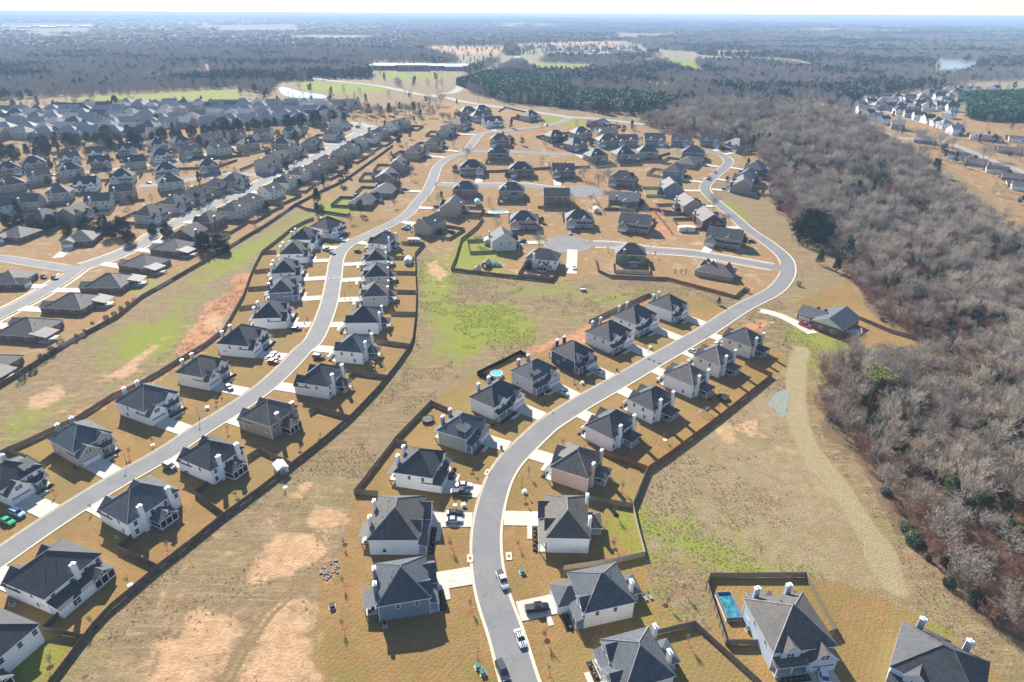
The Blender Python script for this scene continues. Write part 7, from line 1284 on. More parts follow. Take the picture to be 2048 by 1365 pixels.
for rec in HOUSES: add_house(rec)
FARM = {}
def far_mesh(W, D, gb, wall, roof):
    k = (W, D, gb, wall, roof)
    if k not in FARM:
        a = MB(); a.box(-W/2, W/2, -D/2, D/2, -1, 5.3, 0, top=False); b_ = MB()
        a.box(-W/2+.3, -W/2+6, -D/2-2, -D/2+1, 0, 3.4, 0, top=False); a.face([(-W/2+.3, -D/2-2, 3.4), (-W/2+6, -D/2-2, 3.4), (-W/2+3.15, -D/2-2, 5.8)], 0)
        for xx in (-.25, .1, .35):
            for z_ in (.9, 3.4):
                for s in (-1, 1): a.box(xx*W-.5, xx*W+.5, s*D/2-.04, s*D/2+.04, z_, z_+1.4, 1)
        gable(b_, -W/2+.3, -W/2+6, -D/2-2, 0, 3.4, .82, .3)
        if gb:
            gable(b_, -W/2, W/2, -D/2, D/2, 5.3, .7, .4, 'x')
            for xx in (-W/2, W/2): a.face([(xx, -D/2, 5.3), (xx, D/2, 5.3), (xx, 0, 5.3+D/2*.7)], 0)
        else: hip(b_, -W/2, W/2, -D/2, D/2, 5.3, .72)
        FARM[k] = (a.mesh('wall', [M['wall_'+wall], M['glass']]), b_.mesh('roof', [M['roof_'+roof], M['trim']]))
    return FARM[k]
allf = sorted(((h_[0]**2+h_[1]**2, lab, grp, h_) for lab, grp, L in FAR_HOUSES for h_ in L), key=lambda q: q[0]); rest_v = []; rest_f = []; rest_m = []; mats_ = []
ORD = 'first second third fourth fifth sixth seventh eighth ninth tenth eleventh twelfth thirteenth fourteenth fifteenth sixteenth seventeenth eighteenth nineteenth twentieth'.split(); ORD += ['twenty-'+w for w in ORD[:9]]
for q, (_, lab, grp, (X, Y, yaw, W, D, wall, roof, gb, *ro)) in enumerate(allf):
    if ro: lab = 'far %s-walled house, %s from the frame edge in row %s of the packed estate' % (dict(stone='grey').get(wall, wall), ORD[ro[1]-1], ORD[ro[0]-1])
    a, b_ = far_mesh(W, D, gb, wall, roof)
    if (q < 125 and 'back rows' not in grp) or grp.endswith('beyond the wood'): e = tag(empty('house', (X, Y, 0), yaw), lab, 'house', grp); put('wall', a, e); put('roof', b_, e); continue
    c_, s_ = math.cos(yaw), math.sin(yaw)
    for ms in (a, b_):
        n = len(rest_v); rest_v += [(X+c_*v.co.x-s_*v.co.y, Y+s_*v.co.x+c_*v.co.y, v.co.z) for v in ms.vertices]
        for mt in ms.materials:
            if mt not in mats_: mats_.append(mt)
        for p_ in ms.polygons: rest_f.append(tuple(n+w for w in p_.vertices)); rest_m.append(mats_.index(ms.materials[p_.material_index]))
me = bpy.data.meshes.new('distant_houses'); me.from_pydata(rest_v, [], rest_f)
for mt in mats_: me.materials.append(mt)
me.polygons.foreach_set('material_index', rest_m); tag(put('distant_houses', me), 'mass of tiny roofs of the farthest estates', 'houses', None, 'stuff')

# ================================================================ fences
PAN = {}
def panel_mesh(c, n, L):
    k = (c, n)
    if k in PAN: return PAN[k]
    mb = MB(); rn = random.Random(hash(c) % 97); w = L/n
    for i in range(n):
        z = 1.78+rn.uniform(-.03, .03); mb.box(i*w+.008, (i+1)*w-.008, -.012, .012, .04, z, 0)
    for z in (.35, .95, 1.5): mb.box(0, L, .012, .05, z-.045, z+.045, 0, True)
    mb.box(-.05, .05, .012, .11, 0, 1.86, 0)
    PAN[k] = mb.mesh('panel', [M['fence_'+c]]); return PAN[k]
for lab, c, lod, L in FENCES:
    root = tag(empty('fence', (L[0][0], L[0][1], 0)), lab, 'fence'); step = 2.4 if lod == 0 else 4.8; q = 0
    for (ax, ay), (bx, by) in zip(L, L[1:]):
        d = math.hypot(bx-ax, by-ay); n = max(1, round(d/step)); a = math.atan2(by-ay, bx-ax)
        for i in range(n):
            cc_ = c if c != 'mixed' else ('rust', 'grey', 'grey', 'pale', 'dark')[(q//5) % 5]
            put('panel', panel_mesh(cc_, 16 if lod == 0 else 20, step), root, (ax+(bx-ax)*i/n-L[0][0], ay+(by-ay)*i/n-L[0][1], random.uniform(-.05, .03)), a, (d/n/step, 1, 1)); q += 1

HC = np.array([[h_[2], h_[3]] for h_ in HOUSES]); allroads = [np.array(v) for v in RS.values()]
for Lq, lab in YARDS:
    nm = lab.split(',')[0]
    root = None; q = 0; cc_ = random.choice(['grey', 'dark', 'dark', 'grey', 'pale'])
    for (ax, ay), (bx, by) in zip(Lq, Lq[1:]):
        d = math.hypot(bx-ax, by-ay); n = max(1, round(d/4.8)); a = math.atan2(by-ay, bx-ax)
        for i in range(n):
            mx, my = ax+(bx-ax)*(i+.5)/n, ay+(by-ay)*(i+.5)/n
            if np.sum(np.hypot(HC[:, 0]-mx, HC[:, 1]-my) < 8.5) > 0 or min(np.min(np.hypot(r_[:, 0]-mx, r_[:, 1]-my)) for r_ in allroads) < 7.5: continue
            if root is None: root = tag(empty('fence', (Lq[0][0], Lq[0][1], 0)), ('wood yard fence behind the '+lab.replace(',', '')).replace(' two-storey', ''), 'fence'); root['label'] = ' '.join(root['label'].replace(' from the near end on the straight street', ' on the straight street').split()[:16])
            put('panel', panel_mesh(cc_, 20, 4.8), root, (ax+(bx-ax)*i/n-Lq[0][0], ay+(by-ay)*i/n-Lq[0][1], 0), a, (d/n/4.8, 1, 1))

# ================================================================ trees
def rib(mb, a, b_, w, m=0):
    a = Vector(a); b_ = Vector(b_); d = (b_-a)
    if d.length < 1e-5: return
    s = d.cross(Vector((random.gauss(0,1), random.gauss(0,1), random.gauss(0,1)))).normalized()*w
    mb.face([a-s, a+s, b_+s*.35, b_-s*.35], m)
def bare(seed, spread=1.0, up=.55, dens=1.0, w=.04):
    """A leafless tree 12 m tall: (trunk and limbs, twigs)."""
    random.seed(seed); T_ = MB(); C_ = MB()
    def branch(p, d, L, r, lv):
        n = 3 if lv < 2 else 2; pts = [p]
        for i in range(n):
            d = (d+Vector((random.gauss(0,.13), random.gauss(0,.13), random.gauss(0,.08)+(.10 if lv > 0 else 0)))).normalized(); p = p+d*(L/n); pts.append(p)
        for i in range(n):
            r0 = r*(1-.5*i/n); r1 = r*(1-.5*(i+1)/n)
            if lv < 2: T_.bar(pts[i], pts[i+1], r0, 0, 5 if lv == 0 else 4, r1)
            elif lv == 2: T_.bar(pts[i], pts[i+1], r0, 0, 3, r1)
            else: rib(C_, pts[i], pts[i+1], max(r0, w))
        if lv == 4: return
        k = [6, 5, 4, 4][lv] if dens >= 1 else [5, 4, 4, 3][lv]
        for i in range(k):
            f = (.45+.55*i/(k-1)) if lv else (.5+.5*i/(k-1)); q = f*n; j = min(n-1, int(q)); b0 = pts[j].lerp(pts[j+1], q-j)
            az = random.uniform(0, 2*math.pi) if lv else i*2.4+random.uniform(-.4, .4); side = d.orthogonal().normalized(); side = (side*math.cos(az)+d.cross(side)*math.sin(az))
            tilt = random.uniform(.55, 1.0)*spread if lv else random.uniform(.45, .9)*spread
            nd_ = (d*math.cos(tilt)+side*math.sin(tilt)+Vector((0,0,up*.35))).normalized()
            branch(b0, nd_, L*random.uniform(.5, .72) if lv else L*random.uniform(.75, 1.0), r*.5, lv+1)
        if lv < 3: branch(pts[-1], d, L*.6, r*.5, lv+1)
    branch(Vector((0,0,-.2)), Vector((random.gauss(0,.06), random.gauss(0,.06), 1)).normalized(), 4.6, .19, 0)
    zs = max(v[2] for v in C_.v); k = 12.0/zs
    for mb in (T_, C_): mb.v = [(x*k, y*k, z*k) for x, y, z in mb.v]
    return T_, C_
def leaves(mb, c, r, n, s, m=0, flat=1.0):
    for i in range(n):
        p = Vector((random.gauss(0,1), random.gauss(0,1), random.gauss(0,1)*flat))*r*.5+Vector(c)
        a = Vector((random.gauss(0,1), random.gauss(0,1), random.gauss(0,.6))).normalized()*s*random.uniform(.6, 1.3); b_ = a.orthogonal().normalized()*s*random.uniform(.5, .9)
        mb.face([p-a, p-b_*.6, p+a, p+b_*.6], m)
def evergreen(seed, kind):
    random.seed(seed); T_ = MB(); C_ = MB(); H_ = 10.0
    if kind == 'magnolia':
        T_.bar((0,0,-.2), (0,0,6), .28, 0, 6, .12)
        for i in range(90):
            z = random.uniform(.0, 1); a = random.uniform(0, 6.3); rr_ = 3.9*math.sqrt(max(.02, 1-(z*1.75-.75)**2*.95))*random.uniform(.55, 1.0); q = (rr_*math.cos(a), rr_*math.sin(a), .6+z*9.0)
            if i % 4 == 0: T_.bar((0,0,max(.8, q[2]*.6)), q, .07, 0, 3, .03)
            leaves(C_, q, 1.25, 38, .40)
    elif kind == 'pine':
        T_.bar((0,0,-.2), (0,0,9.4), .17, 0, 6, .03)
        for i in range(64):
            z = 1.7+7.9*(i/63)**.9; a = i*2.4; L = (2.7*(1-(z-1.7)/8.6)+.35)*random.uniform(.75, 1.15); e = (L*math.cos(a), L*math.sin(a), z+.25*L)
            T_.bar((0,0,z-.2), e, .045, 0, 3, .02)
            for f in (.55, .85, 1.0): leaves(C_, (e[0]*f, e[1]*f, z-.2+(.25*L+.2)*f), .7, 13, .34, 0, .6)
    elif kind == 'flatpine':
        pts = [(0,0,-.2), (.2,.1,3.5), (-.1,.3,6.3), (.4,.2,8.2)]
        for a, b_ in zip(pts, pts[1:]): T_.bar(a, b_, .17, 0, 6, .13)
        for i in range(15):
            a = i*2.4; L = random.uniform(1.2, 3.2); e = (.4+L*math.cos(a), .2+L*math.sin(a), 8.4+random.uniform(0, 1.3)); T_.bar((.3,.2,7.2+.07*i), e, .06, 0, 3, .02); leaves(C_, e, 1.0, 60, .2, 0, .35); leaves(C_, (e[0]*.6, e[1]*.6, e[2]+.2), .9, 40, .2, 0, .35)
    elif kind == 'cypress':
        T_.bar((0,0,-.2), (0,0,8), .12, 0, 5, .03)
        for i in range(60):
            z = .4+9.4*i/59; rr_ = 1.35*(1-(z/10.4))**.7; a = i*2.4; leaves(C_, (rr_*.7*math.cos(a), rr_*.7*math.sin(a), z), .75, 16, .24)
    elif kind == 'bush':
        T_.bar((0,0,-.2), (0,0,5), .3, 0, 5, .1)
        for i in range(70):
            a = random.uniform(0, 6.3); z = random.uniform(-.85, 1); q = math.sqrt(1-z*z*.9)*4.2; leaves(C_, (q*math.cos(a), q*math.sin(a), 4.7+z*4.4), 1.7, 20, .5)
    elif kind == 'topiary':
        T_.bar((0,0,-.2), (0,0,6.5), .2, 0, 5, .2)
        for i in range(50):
            a = random.uniform(0, 6.3); z = random.uniform(-1, 1); q = math.sqrt(1-z*z)*2.4; leaves(C_, (q*math.cos(a), q*math.sin(a), 7.3+z*2.3), 1.2, 16, .4)
    return T_, C_
SPEC = {}
def spec(k, mbs, barkm, crownm, href):
    T_, C_ = mbs; SPEC.setdefault(k, []).append((T_.mesh('trunk', [M[barkm]]), C_.mesh('crown', [M[crownm]]), href))
for s in range(4): spec('bare', bare(30+s, 1.0+.1*s), 'bark', 'twig', 12.0)
for s in range(2): spec('pale', bare(50+s, .9), 'twigpale', 'twigpale', 12.0)
for s in range(2): spec('red', bare(60+s, 1.15, .7), 'twigred', 'twigred', 12.0)
for s in range(2): spec('sapling', bare(80+s, .8, .8, .5, .05), 'bark', 'twigred' if s else 'twig', 12.0)
for s in range(2): spec('magnolia', evergreen(s, 'magnolia'), 'bark', 'evergreen', 10.0); spec('pine', evergreen(10+s, 'pine'), 'bark', 'needle', 10.0)
for k, c_ in (('flatpine', 'limeneedle'), ('cypress', 'evergreen'), ('bush', 'greyleaf'), ('topiary', 'greyleaf')): spec(k, evergreen(20, k), 'bark', c_, 10.0)
for k in ('understory',): spec(k, evergreen(5, 'magnolia'), 'bark', 'understory', 10.0)
random.seed(77)
RING = MB(); RING.lathe([(0, .05), (.62, .06), (.7, 0)], 14, 0); RINGS = [RING.mesh('mulch_ring', [M[x]]) for x in ('mulch', 'mulchred', 'whitering')]
NICE = dict(bare='bare_tree', pale='bare_tree', red='bare_tree', sapling='sapling', magnolia='evergreen_tree', pine='pine_tree', flatpine='pine_tree', cypress='cypress', bush='shrub', topiary='clipped_tree', understory='evergreen_tree')
def add_tree(k, x, y, h, lab, grp, v=None, rz=None, wide=1.0):
    t_, c_, href = SPEC[k][v if v is not None else random.randrange(len(SPEC[k]))]; s = h/href
    e = tag(empty(NICE[k], (x, y, 0), random.uniform(0, 6.28) if rz is None else rz), lab, 'shrub' if k == 'bush' else 'tree', grp or None)
    w = s*wide*(1.4 if k == 'magnolia' and h > 15 else 1)
    put('trunk', t_, e, scale=(w*(.6 if k == 'sapling' else 1), w*(.6 if k == 'sapling' else 1), s)); put('crown', c_, e, scale=(w*(.6 if k == 'sapling' else 1), w*(.6 if k == 'sapling' else 1), s))
    if k == 'sapling': put('mulch_ring', RINGS[random.choice((0, 0, 1, 1, 2))], e)
    return e
for k, lab, grp, L in TREES:
    for x, y, h in L: add_tree(k, x, y, h, lab, grp)

# ---------------------------------------------------------------- woods: the trees that show largest one by one, the rest as masses
def jitter_grid(x0, x1, y0, y1, s):
    X_, Y_ = np.meshgrid(np.arange(x0, x1, s), np.arange(y0, y1, s)); X_ = X_.ravel(); Y_ = Y_.ravel()
    return X_+rng.uniform(-.48, .48, X_.size)*s, Y_+rng.uniform(-.48, .48, X_.size)*s
def scatter(name, x, y, z, rot, scl, idx, srcs, label, cat):
    me = bpy.data.meshes.new(name); n = len(x); me.vertices.add(n); me.vertices.foreach_set('co', np.column_stack([x, y, z]).astype(np.float32).ravel())
    a = me.attributes.new('rot', 'FLOAT_VECTOR', 'POINT'); a.data.foreach_set('vector', np.column_stack([np.zeros(n), np.zeros(n), rot]).astype(np.float32).ravel())
    a = me.attributes.new('scl', 'FLOAT_VECTOR', 'POINT'); a.data.foreach_set('vector', np.asarray(scl, np.float32).ravel())
    a = me.attributes.new('idx', 'INT', 'POINT'); a.data.foreach_set('value', np.asarray(idx, np.int32))
    cl = bpy.data.collections.new(name+'_kinds')
    for i, ms in enumerate(srcs):
        o = bpy.data.objects.new('%s_kind_%02d' % (name, i), ms); cl.objects.link(o)
    o = tag(put(name, me), label, cat, None, 'stuff')
    ng = bpy.data.node_groups.new(name, 'GeometryNodeTree'); ng.interface.new_socket('Geometry', in_out='INPUT', socket_type='NodeSocketGeometry'); ng.interface.new_socket('Geometry', in_out='OUTPUT', socket_type='NodeSocketGeometry')
    N = ng.nodes; gi = N.new('NodeGroupInput'); go = N.new('NodeGroupOutput'); ci = N.new('GeometryNodeCollectionInfo'); ip = N.new('GeometryNodeInstanceOnPoints')
    ci.inputs['Collection'].default_value = cl; ci.inputs['Separate Children'].default_value = True; ci.inputs['Reset Children'].default_value = True
    ip.inputs['Pick Instance'].default_value = True
    def na_(nm, ty):
        q = N.new('GeometryNodeInputNamedAttribute'); q.data_type = ty; q.inputs['Name'].default_value = nm; return q.outputs['Attribute']
    lk = ng.links.new; lk(gi.outputs[0], ip.inputs['Points']); lk(ci.outputs[0], ip.inputs['Instance']); lk(na_('idx', 'INT'), ip.inputs['Instance Index']); lk(na_('rot', 'FLOAT_VECTOR'), ip.inputs['Rotation']); lk(na_('scl', 'FLOAT_VECTOR'), ip.inputs['Scale']); lk(ip.outputs[0], go.inputs[0])
    md = o.modifiers.new('scatter', 'NODES'); md.node_group = ng; return o
def joined(t_, c_):
    me = bpy.data.meshes.new('tree'); v = []; f = []; mi = []
    for i, ms in enumerate((t_, c_)):
        n = len(v); v += [tuple(q.co) for q in ms.vertices]; f += [tuple(n+w for w in p_.vertices) for p_ in ms.polygons]; mi += [i]*len(ms.polygons); me.materials.append(ms.materials[0])
    me.from_pydata(v, [], f); me.polygons.foreach_set('material_index', mi); return me
WK = [('bare', 0), ('bare', 1), ('bare', 2), ('bare', 3), ('pale', 0), ('pale', 1), ('red', 0), ('red', 1), ('pine', 0), ('magnolia', 0), ('understory', 0)]
wx, wy = jitter_grid(20, 420, 60, 900, 4.2)
k_ = polys(wx, wy, 'wood') & (dist_line(wx, wy, FENCES[29][3]) > 3) & (np.hypot(wx-125, wy-420) > 13)
wx, wy = wx[k_], wy[k_]; d_ = np.hypot(wx, wy); keep = rng.random(len(wx)) < np.clip(1.1-d_/1400, .4, 1); gap = vnoise(wx, wy, 34, 21); keep &= (gap > .13) | (rng.random(len(wx)) < .4)
wx, wy, d_ = wx[keep], wy[keep], d_[keep]
u = rng.random(len(wx)); edge = vnoise(wx, wy, 30, 31); grn = vnoise(wx, wy, 18, 41)
for q in range(6): edge = np.maximum(edge, .95*~polys(wx+11*math.cos(q*1.05), wy+11*math.sin(q*1.05), 'wood'))
idx = rng.integers(0, 4, len(wx)); idx = np.where(u < .24, 4+rng.integers(0, 2, len(wx)), idx); idx = np.where((edge > .72) & (u < .6), 6+rng.integers(0, 2, len(wx)), idx)
idx = np.where((grn > .52) & (u > .42) & (edge < .9), np.where(rng.random(len(wx)) < .3, 9, 10), idx); idx = np.where((grn < .10) & (u > .7), 8, idx)
hgt = rng.uniform(8, 14, len(wx)); hgt = np.where((idx == 6) | (idx == 7), rng.uniform(5, 8.5, len(wx)), hgt); hgt = np.where(idx >= 9, rng.uniform(3, 6.5, len(wx)), hgt); hgt = np.where(idx == 4, hgt*1.15, hgt)
rot = rng.uniform(0, 6.28, len(wx)); wid = rng.uniform(.6, .95, len(wx))
order = np.argsort(d_/np.maximum(hgt, 1)); big = order[:300]; rest = order[300:]
px_ = 1024+1252*wx/(wy*math.cos(PITCH)+CAM_H*math.sin(PITCH)); inview = px_ < 2120
big = [i for i in order if inview[i]][:190]; bs = set(big); rest = np.array([i for i in range(len(wx)) if i not in bs])
LAB = {0: 'grey bare deciduous tree standing in the wood', 4: 'pale-barked bare tree standing in the wood', 6: 'reddish-brown low bare tree at the wood edge', 8: 'green pine standing among bare trees', 9: 'dark broad evergreen under the bare trees', 10: 'light green evergreen under the bare trees'}
for i in big:
    k, v = WK[idx[i]]; g_ = LAB[max(q for q in LAB if q <= idx[i])]
    add_tree(k, float(wx[i]), float(wy[i]), float(hgt[i]), g_, g_.split(' standing')[0].split(' under')[0].split(' at the')[0]+'s of the near wood', v, float(rot[i]), float(wid[i]))
WS = [joined(*SPEC[k][v][:2]) for k, v in WK]; href = np.array([SPEC[k][v][2] for k, v in WK])
def sc3(h, hr, w): return np.column_stack([h/hr*w, h/hr*w, h/hr])
scatter('wood', wx[rest], wy[rest], np.zeros(len(rest)), rot[rest], sc3(hgt[rest], href[idx[rest]], wid[rest]), idx[rest], WS, 'mass of bare grey trees filling the wood beyond the road', 'wood')
# brush along the wood edge and floor
bx_, by_ = jitter_grid(20, 330, 60, 520, 2.6); k_ = polys(bx_, by_, 'wood') & (vnoise(bx_, by_, 14, 51) > .25); bx_, by_ = bx_[k_], by_[k_]
bi = np.where(rng.random(len(bx_)) < .9, 6+rng.integers(0, 2, len(bx_)), np.where(rng.random(len(bx_)) < .6, 10, 9)); bh = rng.uniform(1.2, 3.2, len(bx_))
scatter('undergrowth', bx_, by_, np.zeros(len(bx_)), rng.uniform(0, 6.28, len(bx_)), sc3(bh, href[bi], rng.uniform(1.2, 1.8, len(bx_))), bi, WS, 'brown brush and briars under the bare trees', 'brush')
# far kinds
def far_bare(seed, m):
    random.seed(seed); mb = MB()
    for i in range(3): mb.bar((i-1, random.uniform(-1, 1), 0), ((i-1)*1.6, random.uniform(-1.5, 1.5), 7), .16, 0, 3, .06)
    for i in range(150):
        a = random.uniform(0, 6.3); z = random.uniform(.22, 1); q = 4.4*math.sqrt(max(.03, 1-(z*1.7-.75)**2))*random.uniform(.2, 1); p = Vector((q*math.cos(a), q*math.sin(a), z*12)); d = Vector((math.cos(a)*.7, math.sin(a)*.7, 1.0))*random.uniform(.5, 1.3); rib(mb, p-d*.6, p+d, .13)
    return mb.mesh('far_tree', [M[m]])
def far_green(seed, m, cone):
    random.seed(seed); mb = MB(); mb.bar((0,0,0), (0,0,9), .2, 0, 3, .06)
    for i in range(34):
        z = random.uniform(.12 if cone else .3, 1); q = (2.6*(1-z)+.35) if cone else 3.1*math.sqrt(max(.03, 1-((z-.62)/.42)**2)); a = i*2.4; leaves(mb, (q*.8*math.cos(a), q*.8*math.sin(a), z*11.5), 1.3, 10, .95)
    return mb.mesh('far_tree', [M[m]])
FS = [far_bare(1, 'fartwig'), far_bare(2, 'fartwig'), far_bare(3, 'twig'), far_green(4, 'farpine', False), far_green(5, 'farpine', True), far_green(6, 'plantation', True)]
# pine plantation in rows
pts = []
for L in MASKS['pines']:
    P_ = np.array(L); a = jitter_grid(P_[:, 0].min(), P_[:, 0].max(), P_[:, 1].min(), P_[:, 1].max(), 3.8); k_ = inside(a[0], a[1], L); pts.append(np.column_stack(a)[k_])
pts = np.concatenate(pts); n = len(pts)
scatter('pine_plantation', pts[:, 0], pts[:, 1], np.zeros(n), rng.uniform(0, 6.28, n), sc3(rng.uniform(8, 10.5, n), 11.5, np.full(n, 1.0)), np.full(n, 5), FS, 'dense green pine plantation beyond the main road', 'pine wood')
# the wide forest to the horizon
fx = []; fy = []; fs = []; r = 760.0
while r < 15500:
    s = max(8.0, r*.0062); nth = int(2*R(50)*r/s); th = (np.arange(nth)+rng.uniform(-.5, .5, nth))*(s/r)-R(50); rad_ = r+rng.uniform(-.5, .5, nth)*s
    fx.append(rad_*np.sin(th)); fy.append(rad_*np.cos(th)); fs.append(np.full(nth, s)); r += s
fx = np.concatenate(fx); fy = np.concatenate(fy); fs = np.concatenate(fs)
k_ = ~polys(fx, fy, 'nofor') & ~polys(fx, fy, 'pines') & ~polys(fx, fy, 'wood')
fr = np.hypot(fx, fy); opn = vnoise(fx, fy, 420, 61)*.6+vnoise(fx, fy, 130, 62)*.4; k_ &= (opn > np.where(fr > 1300, .35, .2))
for k2 in ('main', 'highway'): k_ &= dist_line(fx, fy, [tuple(p) for p in RS[k2]]) > 14
fx, fy, fs, fr = fx[k_], fy[k_], fs[k_], fr[k_]; n = len(fx)
gz_ = np.clip((fr-2500)/9000, 0, 1)*((vnoise(fx, fy, 2600, 3)-.35)*46+(vnoise(fx, fy, 900, 8)-.5)*10); gz_ = np.where(gz_ < 0, gz_*.3, gz_)
ev = vnoise(fx, fy, 160, 71)*.65+vnoise(fx, fy, 45, 72)*.35; u = rng.random(n); idx = rng.integers(0, 3, n); idx = np.where((ev > .57) & (u < .8), 3+rng.integers(0, 2, n), idx); idx = np.where(u > .93, 3, idx)
hh = rng.uniform(9, 15, n)
scatter('forest', fx, fy, gz_-.5, rng.uniform(0, 6.28, n), np.column_stack([fs/8.0*rng.uniform(.85, 1.2, n), fs/8.0*rng.uniform(.85, 1.2, n), hh/12]), idx, FS, 'hazy winter forest of bare trees and pines reaching the horizon', 'forest')
# loose trees along the field margins and the open lots beyond the main road
lx, ly = jitter_grid(-700, 1000, 760, 2600, 26); inn = polys(lx, ly, 'nofor') & ~polys(lx, ly, 'lawn') & ~polys(lx, ly, 'green') & ~polys(lx, ly, 'wood') & (rng.random(len(lx)) < .5)
for k2 in ('main', 'highway', 'west', 'east', 'eaststreet', 'eaststreet2'): inn &= dist_line(lx, ly, [tuple(p) for p in RS[k2]]) > 12
for P_ in PONDS[:2]: inn &= ~inside(lx, ly, P_)
lx, ly = lx[inn], ly[inn]; n = len(lx); idx = np.where(rng.random(n) < .7, rng.integers(0, 3, n), 3+rng.integers(0, 2, n))
scatter('scattered_trees', lx, ly, np.zeros(n), rng.uniform(0, 6.28, n), sc3(rng.uniform(6, 13, n), 12, rng.uniform(.7, 1, n)), idx, FS, 'loose bare trees over the open lots beyond the main road', 'trees')

# trees threaded between the far estate houses
lx, ly = jitter_grid(-760, 900, 380, 1050, 15); inn = polys(lx, ly, 'lawn') & (rng.random(len(lx)) < np.where(lx > 330, .4, np.where(lx < -60-ly*.12, np.where(ly > 560, .55, .4), .12)))
for k2 in ('left', 'leftfar', 'leftback', 'leftmid', 'west', 'main', 'central', 'back', 'lane', 'court', 'east', 'eaststreet', 'eaststreet2'): inn &= dist_line(lx, ly, [tuple(p) for p in RS[k2]]) > 9
hcs = np.array([h_[:2] for _, _, L in FAR_HOUSES for h_ in L]+[h_[2:4] for h_ in HOUSES], float)
inn &= np.array([np.min(np.hypot(hcs[:, 0]-a, hcs[:, 1]-b_)) > 9 for a, b_ in zip(lx, ly)])
lx, ly = lx[inn], ly[inn]; n = len(lx); idx = np.where(rng.random(n) < .62, rng.integers(0, 3, n), 3+rng.integers(0, 2, n))
scatter('estate_trees', lx, ly, np.zeros(n), rng.uniform(0, 6.28, n), sc3(rng.uniform(5, 10, n), 12, rng.uniform(.8, 1.1, n)), idx, FS, 'small bare and evergreen trees threaded between the estate roofs', 'trees')

